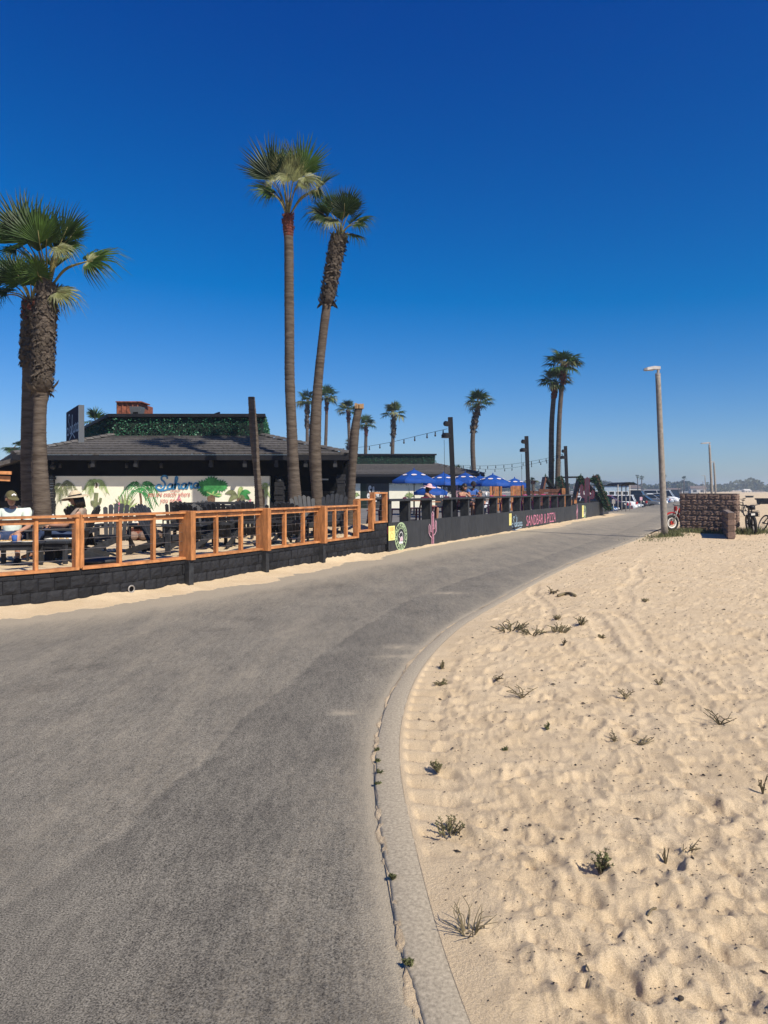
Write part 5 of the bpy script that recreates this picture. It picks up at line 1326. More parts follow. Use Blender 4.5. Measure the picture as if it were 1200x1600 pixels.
put_chair(517, 838, -8, 'wide pale slatted adirondack chair nearest the stepped railing', sc=1.04)
put_chair(276, 842, 200, 'black adirondack chair behind the sideways chair near the fire pit')
MANP = Vector(((17 - 600) / F * 11.5, 11.5, .455)); WOMP = Vector(((113 - 600) / F * 11.9, 11.9, .455))
c = put_chair(0, 0, 18, 'black adirondack chair holding the man in the olive cap', d=MANP.y); c.location = MANP
c = put_chair(0, 0, -80, 'black adirondack chair holding the woman in the straw hat', d=WOMP.y); c.location = WOMP

def slat_settee(label, px, d, w, top, deg):
    t = thing('settee', label, 'bench', ((px - 600) / F * d, d, .46), R(deg), 'high-backed black settees'); c = M['chair']
    for k in range(6):
        mb = MB(); mb.bbox((0, .30 + .01 * k, .42 + (top - .42) * (k + .5) / 6), (w, .024, (top - .42) / 6 - .012), 0, .004); mb.build('back_slat', c, t)
    for k in range(4):
        mb = MB(); mb.bbox((0, -.20 + .13 * k, .40), (w, .118, .025), 0, .004); mb.build('seat_slat', c, t)
    for s in (-1, 1):
        mb = MB(); mb.bbox((s * (w / 2 - .03), -.22, .19), (.07, .07, .38), 0, .006); mb.build('leg', c, t)
        mb = MB(); mb.bbox((s * (w / 2 - .03), .38, top / 2), (.07, .07, top), 0, .006); mb.build('leg', c, t)
        mb = MB(); mb.bbox((s * (w / 2 - .03), .05, .62), (.08, .58, .03), 0, .006); mb.build('arm', c, t)
    return t
slat_settee('left of two high-backed black settees before the mural', 310, 17.6, .95, .84, 175)
slat_settee('right high-backed black settee before the painted fan palm', 364, 17.4, 1.15, .86, 178)

def low_table(label, p, w, dd, h, deg, m=None):
    t = thing('low_table', label, 'table', tuple(p), R(deg), 'low black tables on the sand'); m = m or M['chair']
    k = max(3, round(dd / .11))
    for i in range(k):
        mb = MB(); mb.bbox((0, -dd / 2 + dd * (i + .5) / k, h - .012), (w, dd / k - .008, .024), 0, .004); mb.build('top_slat', m, t)
    for x in (-1, 1):
        for y in (-1, 1):
            mb = MB(); mb.bbox((x * (w / 2 - .05), y * (dd / 2 - .05), (h - .026) / 2), (.06, .06, h - .026), 0, .005); mb.build('leg', m, t)
    for y in (-1, 1):
        mb = MB(); mb.box((0, y * (dd / 2 - .05), h - .07), (w - .16, .025, .07)); mb.build('apron', m, t)
    return t
TBL = Vector(((30 - 600) / F * 10.75, 10.75, .455)); low_table('low black table with plates in front of the man in the cap', TBL, .62, .42, .36, 12)
T2 = Vector(((85 - 600) / F * 12.2, 12.2, .46)); low_table('black side table with a bottle left of the woman in the straw hat', T2, .55, .5, .50, -10)
T3 = Vector(((92 - 600) / F * 11.3, 11.3, .455)); low_table('low black table with a paper tray before the woman in the straw hat', T3, .5, .4, .34, -8)
low_table('low black table in the middle of the adirondack row', gnd(330, 850, .46), .7, .5, .40, 10)
low_table('low black table between the sideways chair and the thick post', gnd(281, 853, .46), .7, .5, .42, 20)
low_table('low black table at the foot of the straight palm trunk', gnd(446, 838, .46), .7, .5, .40, 0)
def plate(label, p, r, food=True, cat='plate'):
    t = thing('plate', label, cat, tuple(p), 0)
    mb = MB(); mb.lathe([(r * .6, 0), (r, .018), (r * .98, .022), (r * .6, .006)], 18); mb.build('dish', M['paper'], t, smooth=True)
    if food:
        mb = MB(); rr = random.Random(int(p.x * 100))
        for _ in range(7): mb.ball((rr.uniform(-.5, .5) * r, rr.uniform(-.5, .5) * r, .022), (.035, .03, .018), 6, 4)
        o = mb.build('food', M['food'], t, smooth=True); o['kind'] = 'stuff'
plate('white plate of food on the right of the low table before the man', TBL + Vector((.13, -.02, .362)), .13)
plate('white plate at the left of the low table before the man', TBL + Vector((-.18, -.03, .362)), .12, True)
def tray(label, p, rz):
    t = thing('paper_tray', label, 'tray', tuple(p), rz); mb = MB()
    mb.add([(-.17, -.10, .002), (.17, -.10, .002), (.17, .10, .002), (-.17, .10, .002), (-.20, -.13, .04), (.20, -.13, .04), (.20, .13, .04), (-.20, .13, .04)], [(0, 1, 2, 3), (0, 4, 5, 1), (1, 5, 6, 2), (2, 6, 7, 3), (3, 7, 4, 0)]); mb.build('sheet', M['paper'], t)
    mb = MB(); 
    for k in range(5): mb.ball((-.1 + .05 * k, .02 * (-1) ** k, .03), (.03, .03, .02), 6, 4)
    o = mb.build('food', M['food'], t, smooth=True); o['kind'] = 'stuff'
tray('white paper food tray on the low table before the woman in the straw hat', T3 + Vector((.02, 0, .342)), .1)
t = thing('plastic_cup', 'blue plastic cup between the plates on the low table', 'cup', tuple(TBL + Vector((-.02, -.1, .362)))); mb = MB(); mb.lathe([(.03, 0), (.04, .11), (.036, .11), (.028, .01)], 14); mb.build('cup', M['bluecl'], t, smooth=True)
mb = MB(); mb.lathe([(.037, .095), (.037, .10)], 14); mb.build('lid', M['white'], t)
t = thing('water_bottle', 'clear water bottle standing on the side table near the palm trunks', 'bottle', tuple(T2 + Vector((.0, -.05, .502)))); mb = MB(); mb.lathe([(.034, 0), (.036, .02), (.034, .08), (.036, .12), (.034, .15), (.014, .19), (.014, .21)], 14); mb.build('bottle', M['glassb'], t, smooth=True)
mb = MB(); mb.lathe([(.016, .208), (.016, .225)], 12); mb.build('cap', M['white'], t)
mb = MB(); p = gnd(153, 877, .47); 
for i in range(1): mb.lathe([(.30, 0), (.33, .02), (.31, .055), (.2, .07), (.02, .075)], 26, (0, 0, 0))
o = mb.build('fire_pit_cover', M['chair'], None, smooth=True); o.location = (p.x, p.y, .46); tag(o, 'flat round dark cover lying on the sand behind the railing', 'fire pit cover')  # low flat dark disc on the sand
# stone-filled fire pit by the sideways chair
t = thing('fire_pit', 'low rusty fire pit of piled stones behind the sideways chair', 'fire pit', tuple(gnd(218, 842, .47)))
for k in range(12):
    a = 2 * math.pi * k / 12; mb = MB(); mb.ball((.42 * math.cos(a), .42 * math.sin(a), .10), (.12, .10, .10), 7, 5); mb.build('stone', M['brick'], t)
mb = MB(); mb.lathe([(.34, 0), (.34, .20), (.31, .20), (.30, .05)], 16); mb.build('rim', M['rust'], t)
for k in range(4):
    mb = MB(); a = k * 1.3; mb.tube([(-.28 * math.cos(a), -.28 * math.sin(a), .20 + .04 * k), (.28 * math.cos(a), .28 * math.sin(a), .22 + .04 * k)], .035, 7); mb.build('log', M['woodd'], t)
t = thing('lantern', 'small cream lantern standing by the fire pit', 'lantern', tuple(gnd(214, 826, .48))); mb = MB(); mb.box((0, 0, .14), (.12, .12, .20)); mb.build('glass', M['paper'], t); mb = MB(); mb.box((0, 0, .02), (.15, .15, .04)); mb.lathe([(.10, .245), (.02, .31)], 8); mb.build('frame', M['dark'], t)

# ================================================================== DECK FURNITURE
def stool(label, m):
    t = thing('bar_chair', label, 'bar chair', (0, 0, 0), 0, 'bar chairs along the black fence')
    for x in (-1, 1):
        for y in (-1, 1):
            mb = MB(); mb.beam((x * .23, y * .23, 0), (x * .15, y * .15, .74), .045, .045); mb.build('leg', m, t)
    mb = MB(); mb.bbox((0, 0, .757), (.40, .40, .03), 0, .012); mb.build('seat', m, t)
    for z in (.22, .40):
        for s in (-1, 1):
            mb = MB(); k = .23 - .08 * z / .74; mb.box((0, s * k, z), (2 * k, .02, .03)); mb.build('footrest', m, t)
    for x in (-.17, .17):
        mb = MB(); mb.beam((x, .18, .772), (x * 1.05, .25, 1.08), .035, .035); mb.build('back_post', m, t)
    for z in (.88, .98, 1.06):
        mb = MB(); mb.box((0, .18 + .07 * (z - .772) / .31, z), (.34, .018, .06)); mb.build('back_slat', m, t)
    return t
stoolA = stool('x', M['maroon']); stoolB = stool('x', M['magenta']); used = {0: 0, 1: 0}  # first chairs: same magenta, with shade put into the darker colour
BL = ['maroon bar chair in the first opening beside the block wall', 'maroon bar chair in the second opening, over the bear seal', 'maroon bar chair beside the tall painted cactus', 'maroon bar chair below the woman in the pink hat',
      'maroon bar chair at the foot of the first light pole', 'maroon bar chair below the leaning couple', 'magenta bar chair just right of the couple', 'magenta bar chair above the middle yellow notice', 'magenta bar chair above the blue Sahara script',
      'magenta bar chair above the S of the pink lettering', 'magenta bar chair above the middle of the pink lettering', 'magenta bar chair above the ampersand of the pink lettering', 'magenta bar chair above the end of the pink lettering', 'magenta bar chair in the last opening by the far painted cactus']
for i in range(14):
    k = 0 if i < 6 else 1; src = (stoolA, stoolB)[k]
    o = src if not used[k] else copy_tree(src); used[k] = 1
    s = FS[i] + .34; p = wall_pt(s, .55, .30); o.location = p
    o.rotation_euler = (0, 0, math.atan2(U_.y, U_.x) + R((0, 14, -9, 5, -16, 10, 3)[i % 7] + 180)); o['label'] = BL[i]
# rail counter items
def umbrella(label, px, d, top_px, rad, tilt=0, rz=.2, low=False):
    zt = EYE - (top_px - HOR) / F * d; h = .60 * rad / 1.25
    t = thing('patio_umbrella', label, 'umbrella', ((px - 600) / F * d, d, .30), rz, 'blue patio umbrellas on the deck'); zt -= .30
    mb = MB(); mb.tube([(0, 0, 0), (0, 0, zt)], .025, 8); mb.build('pole', M['dark'], t)
    mb = MB(); mb.lathe([(.02, zt - .02), (.045, zt + .02), (.02, zt + .07), (.005, zt + .09)], 8); mb.build('finial', M['blue'], t)
    mb = MB(); mb.lathe([(.26, 0), (.25, .06), (.05, .08), (.04, .30)], 16); mb.build('base', M['dark'], t)
    n = 8
    for k in range(n):
        a0, a1 = 2 * math.pi * k / n, 2 * math.pi * (k + 1) / n; mb = MB(); vs = []; rows_ = 6
        for i in range(rows_ + 1):
            u = i / rows_; z = zt - h * (u ** 1.12); rr = rad * u + .01
            for j in range(5):
                v = j / 4; a = a0 + (a1 - a0) * v; sag = 1 - .055 * u * math.sin(math.pi * v)
                vs.append((rr * sag * math.cos(a), rr * sag * math.sin(a), z - .02 * u * math.sin(math.pi * v)))
        for j in range(5):
            v = j / 4; a = a0 + (a1 - a0) * v; sag = 1 - .055 * math.sin(math.pi * v); vs.append(((rad + .01) * sag * math.cos(a), (rad + .01) * sag * math.sin(a), zt - h - .14 - .02 * math.sin(math.pi * v)))
        fs = [(i * 5 + j, i * 5 + j + 1, (i + 1) * 5 + j + 1, (i + 1) * 5 + j) for i in range(rows_ + 1) for j in range(4)]
        mb.add(vs, fs); pn = mb.build('canopy_panel', M['blue'], t, smooth=True, recalc=False)
        am = (a0 + a1) / 2; c0 = Vector((rad * .56 * math.cos(am), rad * .56 * math.sin(am), zt - h * .56 ** 1.12 + .012)); er = Vector((-math.sin(am), math.cos(am), 0)); eu = (Vector((0, 0, zt)) - Vector((rad * math.cos(am), rad * math.sin(am), zt - h))).normalized(); nn = er.cross(eu); nn = nn if nn.z > 0 else -nn
        frm = (c0 + nn * .01, er, eu, nn); mb = MB(); mb.poly([(.14 * math.cos(2 * math.pi * q / 18), .075 * math.sin(2 * math.pi * q / 18)) for q in range(18)], frm, 0, 0)
        mb.poly([(-.10, -.022), (.10, -.022), (.10, .022), (-.10, .022)], frm, .003, 1); mb.build('label_patch', [M['white'], M['pinkl']], pn, recalc=False)
        mb = MB(); mb.tube([(0, 0, zt - .05), (rad * .97 * math.cos(a0), rad * .97 * math.sin(a0), zt - h - .02)], .010, 4); mb.build('rib', M['dark'], t)
    return t
umbrella('blue umbrella nearest the road corner, over the white mural panel', 647, 37, 733.5, 1.17, rz=.35)
umbrella('blue umbrella just left of the first light pole', 693, 41, 739, 1.15, rz=.75)
umbrella('blue umbrella just right of the first light pole', 727, 42, 738.5, 1.05, rz=.1)
umbrella('blue umbrella over the leaning couple, half behind its neighbour', 750, 47, 743, 1.15, rz=.5)
umbrella('blue umbrella with a pointed top left of the orange wooden screens', 770, 41, 741, 1.10, rz=.05)
umbrella('blue umbrella farthest along, beside the middle light pole', 804, 47, 747, 1.0, rz=.3)
umbrella('lowest blue umbrella, above the woman in the pink hat', 673, 34, 756, .78, rz=.6)
def deck_table(label, px, d):
    t = thing('deck_table', label, 'table', ((px - 600) / F * d, d, .30), 0, 'round tables under the umbrellas'); mb = MB(); mb.lathe([(.45, .72), (.46, .74), (.45, .75)], 20); mb.build('top', M['woodo'], t); mb = MB(); mb.lathe([(.25, 0), (.04, .05), (.04, .715)], 12); mb.build('pedestal', M['dark'], t)
for a in (('round wooden table under the umbrella nearest the road corner', 647, 36.4), ('round wooden table under the lowest umbrella', 673, 33.4), ('round wooden table under the pointed umbrella', 770, 40.4)): deck_table(*a)

# ---- black light poles with drum lamps
def light_pole(label, b, tp, d, zbase=.30, lamps=(), w=.145):
    base = at(b[0], b[1], d); base.z = zbase; top = at(tp[0], tp[1], d); t = thing('light_pole', label, 'light pole', tuple(base), 0, 'black timber light poles on the deck')
    mb = MB(); mb.beam(Vector((0, 0, 0)), top - base, w, w, up=(0, 1, 0)); mb.build('pole', M['fascia'], t)
    for i, (px, py, rr) in enumerate(lamps):
        c = at(px, py, d - .05) - base; mb = MB()
        if i == 0: mb.disc(c, rr, .12, (.5, -1, -.2), 14)
        else: mb.lathe([(rr, -rr * .45), (rr * 1.02, rr * .2), (rr * .6, rr * .62), (.02, rr * .66)], 18, c)
        o = mb.build('floodlight' if i == 0 else 'drum_lamp', M['dark'], t)
        if i:
            mb = MB(); mb.lathe([(rr * .8, -rr * .47), (rr * .8, -rr * .40)], 16, c); mb.build('lens', M['bulb'], o)
        ax = (top - base); u = (c.z) / ax.z; q = ax * u; mb = MB(); mb.beam(c, q, .03, .03); mb.build('bracket', M['dark'], t)
    mb = MB(); mb.tube([at(lamps[1][0] - 3, lamps[1][1] + 6, d) - base, Vector((at(lamps[1][0] - 1, lamps[1][1], d) - base).xy.to_3d()) + Vector((0, 0, .2))], .006, 4); mb.build('cord', M['dark'], t)
    return t
light_pole('nearest and tallest black light pole, left of the couple', (711, 800), (703.5, 652), 23.3, lamps=((697.5, 662, .085), (697, 681, .15)))
light_pole('middle black light pole above the pink lettering', (827, 803), (822.5, 681.5), 31.0, lamps=((818, 690, .09), (817.5, 703.5, .15)))
light_pole('farthest black light pole beside the twin palms', (887.5, 800), (883.5, 697), 38.3, lamps=((880.5, 705, .09), (879.5, 715, .15)))
def string(label, pts, n):
    P3 = [at(*p) for p in pts]; t = thing('string_lights', label, 'string lights', tuple(P3[0]), 0, 'strings of bulbs over the deck'); path = [p - P3[0] for p in spline(P3, 12)]
    mb = MB(); mb.tube(path, .007, 4); mb.build('cable', M['dark'], t); b0 = None
    for i in range(n):
        p = path[int((i + .5) / n * (len(path) - 1))]
        if b0 is None:
            mb = MB(); mb.lathe([(.008, 0), (.02, -.03), (.02, -.08)], 8); mb.lathe([(.018, -.082), (.032, -.12), (.024, -.155), (.008, -.17)], 8); b0 = mb.build('bulb', M['dark'], t); b0.location = p
        else:
            b = b0.copy(); COL.objects.link(b); b.location = p
string('string of bulbs from the nearest light pole to the restaurant roof', [(699, 670, 23.4), (660, 679, 25), (610, 691, 27.5), (560, 699, 30), (505, 702, 33)], 11)
string('string of bulbs from the farthest light pole back over the umbrellas', [(881, 709, 38.4), (850, 717, 39), (800, 725, 40), (750, 728, 41), (706, 726, 42)], 15)
string('lower string of bulbs sagging behind the middle light pole', [(880, 712, 39), (845, 722, 41), (800, 731, 43), (755, 733, 45), (715, 728, 47)], 13)

# ---- wooden screens and benches at the far end of the deck
def screen(label, px0, px1, py0, py1, d, n):
    x0, x1 = (px0 - 600) / F * d, (px1 - 600) / F * d; z1 = EYE - (py0 - HOR) / F * d
    t = thing('wooden_screen', label, 'wooden screen', ((x0 + x1) / 2, d, .30), 0, 'orange wooden screens'); w = (x1 - x0) / n
    for k in range(n):
        mb = MB(); mb.box((-(x1 - x0) / 2 + w * (k + .5), 0, (z1 - .3) / 2), (w - .015, .03, z1 - .3)); mb.build('board', M['woodo'], t)
    for s in (-1, 1):
        mb = MB(); mb.box((s * (x1 - x0 - .1) / 2, -.06, (z1 - .26) / 2), (.10, .08, z1 - .26)); mb.build('post', M['woodo'], t)
    mb = MB(); mb.box((0, .06, (z1 - .3) * .55), (x1 - x0, .04, .09)); mb.build('rail', M['woodd'], t); return t
screen('left orange wooden screen under the pointed umbrella', 765, 784, 758, 785, 44, 5)
screen('right orange wooden screen under the farthest umbrella', 797.5, 818, 759, 785, 45, 6)
def high_bench(label, px0, px1, py0, d, n, end=True):
    x0, x1 = (px0 - 600) / F * d, (px1 - 600) / F * d; z1 = EYE - (py0 - HOR) / F * d - .3; w = x1 - x0
    t = thing('wooden_bench', label, 'bench', ((x0 + x1) / 2, d, .30), 0, 'brown slatted benches by the arbour')
    for k in range(n):
        mb = MB(); h = (z1 - .4) / n; mb.box((0, .0, .4 + h * (k + .5)), (w, .03, h * .82)); mb.build('back_board', M['woodd'], t)
    mb = MB(); mb.box((0, .30, .42), (w, .52, .05)); mb.build('seat', M['woodd'], t)
    for s in (-1, 1):
        mb = MB(); mb.box((s * (w / 2 - .04), .05, z1 / 2), (.09, .07, z1 - .01)); mb.build('post', M['woodd'], t)
        mb = MB(); mb.box((s * (w / 2 - .04), .52, .2), (.08, .07, .4)); mb.build('leg', M['woodd'], t)
    if end:
        mb = MB(); mb.bbox((w / 2 + .13, -.05, (z1 + .02) / 2), (.24, .34, z1 + .02), 0, .01); mb.build('end_box', M['woodo'], t)
    return t
high_bench('dark brown slatted bench left of the arbour', 818, 846, 766.5, 40.5, 4, False)
high_bench('dark brown slatted bench with an orange end box before the arbour', 842, 876, 763.5, 40, 4)
t = thing('planter_box', 'low orange planter box at the foot of the arbour', 'planter', tuple(at(894, 782, 42.2) * 1.0)); t.location.z = .30
mb = MB(); mb.bbox((0, 0, .36), (.45, .4, .72), 0, .02); mb.build('box', M['woodo'], t); mb = MB(); mb.box((0, 0, .74), (.50, .45, .03)); mb.build('rim', M['woodd'], t)

# ---- ivy covered timber arbour
arb = thing('ivy_arbour', 'timber arbour of splayed frames covered with dark green ivy', 'arbour', tuple((Vector(((895 - 600) / F * 44, 44, .30)))))
def ivy(name, a, b, nrm, wd, n, seed):
    r = random.Random(seed); a, b, nrm = Vector(a), Vector(b), Vector(nrm).normalized(); ax = (b - a); L = ax.length; ax /= L; sd = ax.cross(nrm); mb = MB()
    for _ in range(n):
        c = a + ax * r.uniform(0, L) + sd * r.uniform(-wd, wd) + nrm * r.uniform(.02, .12); d = (nrm * r.uniform(.2, 1) + ax * r.uniform(-1, 1) + sd * r.uniform(-1, 1)).normalized(); w = d.cross(Vector((r.uniform(-1, 1), r.uniform(-1, 1), r.uniform(-1, 1)))).normalized(); s = r.uniform(.06, .12)
        mb.add([c, c + d * s * .5 + w * s * .4, c + d * s, c + d * s * .5 - w * s * .4], [(0, 1, 2, 3)])
    o = mb.build(name, M['ivy'], arb, recalc=False, world=True); o['kind'] = 'stuff'
def plank(name, a, b, w, m, dep=.9):
    mb = MB(); mb.beam(a, b, dep, w, up=(0, 1, 0)); mb.box
    mb = MB(); a, b = Vector(a), Vector(b); ax = (b - a).normalized(); ey = Vector((0, 1, 0)); ez = ax.cross(ey); mb.box((a + b) / 2, ((b - a).length, dep, w), basis=(ax, ey, ez)); mb.build(name, m, arb, world=True)
dA = 44.0; q = lambda px, py, dd=dA: at(px, py, dd)
for (l0, l1, r0, r1, k) in (((840.5, 797), (851, 745.5), (873, 745), (889, 797), 1), ((893.5, 797), (905.5, 744.5), (929, 743.5), (951, 797), 2)):
    plank('leg', q(*l0), q(*l1), .09, M['woodd']); plank('leg', q(*r0), q(*r1), .09, M['woodd']); plank('top_beam', q(*l1), q(*r1), .10, M['fascia'])
    for py, f in ((760, .75), (772, .45)):
        pass
    nrm = (q(*r1) - q(*r0)).cross(Vector((0, 1, 0))).normalized(); nrm = nrm if nrm.x > 0 else -nrm
    ivy('ivy_leaves', q(*r0), q(*r1), nrm, .5, 1100, 70 + k); ivy('ivy_leaves', q(r0[0] - 1, r0[1], dA - .46), q(r1[0] - 1, r1[1], dA - .46), (0, -1, 0), .22, 500, 80 + k)
    ivy('ivy_leaves', q(*l1), q(*r1), (0, -.3, 1), .5, 420, 90 + k)
plank('link_beam', q(872, 746), q(906, 745.5), .10, M['fascia'], .25)
ivy('ivy_leaves', q(903, 745, dA - .5), q(914, 765, dA - .5), (0, -1, 0), .14, 400, 95)
ivy('ivy_leaves', q(917, 748, dA - .3), q(933, 748, dA - .3), (0, -.5, -1), .25, 500, 96)
for i in range(4):
    a_, b_ = q(853 + 2 * i, 762 + 5 * i, dA + .2), q(866, 762 + 5 * i, dA + .2); mb = MB(); mb.beam(a_, b_, .03, .10); mb.build('back_board', M['woodd'], arb, world=True)
# plum cactus cut-out
cs = thing('cactus_sign', 'plum plywood cactus cut-out before the arbour', 'sign', tuple(Vector(((917.5 - 600) / F * 42.3, 42.3, .30))))
pts = [(-.10, 0), (.10, 0), (.10, .42), (.26, .42), (.30, .86), (.40, .94), (.46, .82), (.44, .50), (.36, .34), (.12, .30)]
out = [(-.13, 0), (.13, 0), (.15, .48), (.24, .52), (.25, .80), (.33, .90), (.42, .80), (.40, .42), (.30, .30), (.14, .28)]
prof = [(-.12, .0), (.12, .0), (.12, .72), (.22, .76), (.23, 1.06), (.31, 1.14), (.39, 1.06), (.38, .70), (.30, .60), (.125, .58)]
shape = [(-.13, 0), (.13, 0), (.13, .98), (.19, 1.00), (.20, 1.22), (.29, 1.30), (.38, 1.22), (.37, .98), (.29, .86), (.135, .80)]
shape = [(-.12, 0), (.12, 0), (.12, .82), (.20, .84), (.21, 1.10), (.28, 1.20), (.37, 1.10), (.36, .82), (.28, .70), (.121, .66)]
full = [(-.13, 0), (.13, 0), (.13, .74), (.33, .78), (.40, .90), (.40, 1.18), (.32, 1.27), (.25, 1.18), (.24, .96), (.13, .92), (.13, 1.92), (.0, 2.02), (-.13, 1.92), (-.13, .98), (-.24, 1.02), (-.25, 1.52), (-.33, 1.60), (-.41, 1.52), (-.40, .96), (-.32, .84), (-.13, .80)]
mb = MB(); n = len(full); mb.add([(x, -.02, z) for x, z in full] + [(x, .02, z) for x, z in full], [tuple(range(n)), tuple(range(2 * n - 1, n - 1, -1))] + [(i, n + i, n + (i + 1) % n, (i + 1) % n) for i in range(n)]); mb.build('board', M['purple'], cs)
mb = MB(); mb.ribbon([(x, z) for x, z in full] + [full[0]], .04, (Vector((0, -.023, 0)), Vector((1, 0, 0)), Vector((0, 0, 1)), Vector((0, -1, 0)))); mb.build('painted_outline', M['maroon'], cs, recalc=False)
# ================================================================== PEOPLE
def skin_mesh(V, E, root, sub=2):
    names = list(V); me = bpy.data.meshes.new('tmp'); me.from_pydata([V[n][0] for n in names], [(names.index(a), names.index(b)) for a, b in E], [])
    ob = bpy.data.objects.new('tmp', me); COL.objects.link(ob); md = ob.modifiers.new('Skin', 'SKIN'); md.use_smooth_shade = True
    if not me.skin_vertices: me.skin_vertices.new()
    for i, n in enumerate(names):
        r = V[n][1]; me.skin_vertices[0].data[i].radius = (r, r) if not isinstance(r, tuple) else r
        me.skin_vertices[0].data[i].use_root = (n == root)
    ss = ob.modifiers.new('Sub', 'SUBSURF'); ss.levels = sub; ss.render_levels = sub
    dg = bpy.context.evaluated_depsgraph_get(); out = bpy.data.meshes.new_from_object(ob.evaluated_get(dg))
    mb = MB(); mb.add([tuple(v.co) for v in out.vertices], [tuple(p.vertices) for p in out.polygons])
    bpy.data.objects.remove(ob); bpy.data.meshes.remove(me); bpy.data.meshes.remove(out); return mb
def hand(mb, wrist, direc, palm_n, s=1, side=1):
    """palm and five curled fingers"""
    w = Vector(wrist); d = Vector(direc).normalized(); n = Vector(palm_n); n = (n - d * n.dot(d)).normalized(); b = d.cross(n) * side
    pc = [w + d * .015 - b * .022, w + d * .015 + b * .022, w + d * .085 + b * .040, w + d * .09 - b * .038]
    mb.add([p + n * .014 for p in pc] + [p - n * .012 for p in pc], [(0, 1, 2, 3), (7, 6, 5, 4), (0, 4, 5, 1), (1, 5, 6, 2), (2, 6, 7, 3), (3, 7, 4, 0)])
    for k, L in enumerate((.066, .078, .074, .058)):
        o = w + d * .085 + b * (-.029 + .0195 * k); mb.tube([o, o + d * L * .45 - n * .008, o + d * L * .78 - n * .030, o + d * L * .86 - n * .052], [.0095, .009, .008, .006], 6)
    o = w + d * .03 - b * .03; mb.tube([o, o + d * .03 - b * .026 - n * .01, o + d * .058 - b * .026 - n * .03], [.012, .010, .007], 6)
def head(mb, c, yaw, pitch=0.0, s=1.0):
    """skull, jaw, nose, ears; returns a frame (centre, forward, side, up)"""
    fw = Vector((math.sin(yaw) * math.cos(pitch), -math.cos(yaw) * math.cos(pitch), math.sin(pitch))); sd = Vector((math.cos(yaw), math.sin(yaw), 0)); up = sd.cross(fw) * -1; up = up if up.z > 0 else -up
    c = Vector(c); T = lambda x, y, z: c + sd * (x * s) + fw * (y * s) + up * (z * s)
    def blob(cx, cy, cz, rx, ry, rz, n=12, m=8):
        b = MB(); b.ball((0, 0, 0), (rx, ry, rz), n, m); mb.add([T(cx + v[0], cy + v[1], cz + v[2]) for v in b.v], b.f)
    blob(0, -.012, .02, .075, .092, .095); blob(0, .022, -.045, .056, .062, .072); blob(0, .088, -.018, .013, .02, .022, 8, 6)
    blob(.074, -.005, -.012, .012, .022, .032, 8, 6); blob(-.074, -.005, -.012, .012, .022, .032, 8, 6); blob(0, .076, -.062, .024, .012, .009, 8, 5)
    return T, fw, sd, up
def person(label, loc, rz, J, skin_m, clothes, group=None):
    """J: joint positions; body is one skinned surface, clothes are inflated copies of parts of the same skeleton"""
    t = thing('person', label, 'person', tuple(loc), rz, group)
    Rd = dict(pelvis=.125, belly=.118, chest=.125, neckb=.055, neck=.046, shL=.058, shR=.058, elL=.040, elR=.040, wrL=.027, wrR=.027, hiL=.085, hiR=.085, knL=.056, knR=.056, anL=.036, anR=.036, toL=.026, toR=.026, tmL=.07, tmR=.07, umL=.048, umR=.048)
    J = {k: Vector(v) for k, v in J.items()}
    for s in 'LR': J['tm' + s] = J['hi' + s].lerp(J['kn' + s], .5); J['um' + s] = J['sh' + s].lerp(J['el' + s], .5)
    E = [('pelvis', 'belly'), ('belly', 'chest'), ('chest', 'neckb'), ('neckb', 'neck')]
    for s in 'LR': E += [('chest', 'sh' + s), ('sh' + s, 'um' + s), ('um' + s, 'el' + s), ('el' + s, 'wr' + s), ('pelvis', 'hi' + s), ('hi' + s, 'tm' + s), ('tm' + s, 'kn' + s), ('kn' + s, 'an' + s), ('an' + s, 'to' + s)]
    mb = skin_mesh({k: (tuple(v), Rd[k]) for k, v in J.items()}, E, 'pelvis')
    hc, yaw, pitch = clothes['head']; T, fw, sd, up = head(mb, hc, yaw, pitch)
    for s, sg in (('L', 1), ('R', -1)):
        dv = (J['wr' + s] - J['el' + s]); hd = clothes.get('hand' + s, dv.normalized() + Vector((0, 0, -.2))); hand(mb, J['wr' + s], hd, (0, -.3, 1), 1, sg)
    mb.build('body', skin_m, t, smooth=True)
    for nm, m, joints, infl in clothes['wear']:
        V = {}
        for k in joints:
            f = 1.0
            if k.startswith('*'): k = k[1:]
            V[k] = (tuple(J[k]), Rd[k] * 1.0 + infl)
        Ee = [e for e in E if e[0] in V and e[1] in V]; skin_mesh(V, Ee, 'pelvis' if 'pelvis' in V else joints[0]).build(nm, m, t, smooth=True)
    for nm, m, fn in clothes['extra']:
        mb = MB(); fn(mb, T, J); mb.build(nm, m, t, smooth=True)
    return t
def dome(mb, T, rx, ry, rz, cz, z0=-.0, n=16):
    vs = []; m = 6
    for i in range(m + 1):
        a = math.pi / 2 * i / m
        for j in range(n): b = 2 * math.pi * j / n; vs.append(T(rx * math.cos(a) * math.cos(b), -.012 + ry * math.cos(a) * math.sin(b), cz + z0 + rz * math.sin(a)))
    mb.add(vs, [(i * n + j, i * n + (j + 1) % n, (i + 1) * n + (j + 1) % n, (i + 1) * n + j) for i in range(m) for j in range(n)])
def brim_cap(mb, T, J):
    dome(mb, T, .086, .104, .095, .03); vs = []
    for i in range(9):
        a = math.pi * (.12 + .76 * i / 8)
        vs += [T(.084 * math.cos(a), -.012 + .100 * math.sin(a), .036), T(.088 * math.cos(a), .03 + .165 * math.sin(a), .018)]
    k = len(mb.v); mb.add(vs, [(2 * i, 2 * i + 1, 2 * i + 3, 2 * i + 2) for i in range(8)]); mb.add([Vector(v) - Vector((0, 0, .006)) for v in vs], [(2 * i + 2, 2 * i + 3, 2 * i + 1, 2 * i) for i in range(8)])
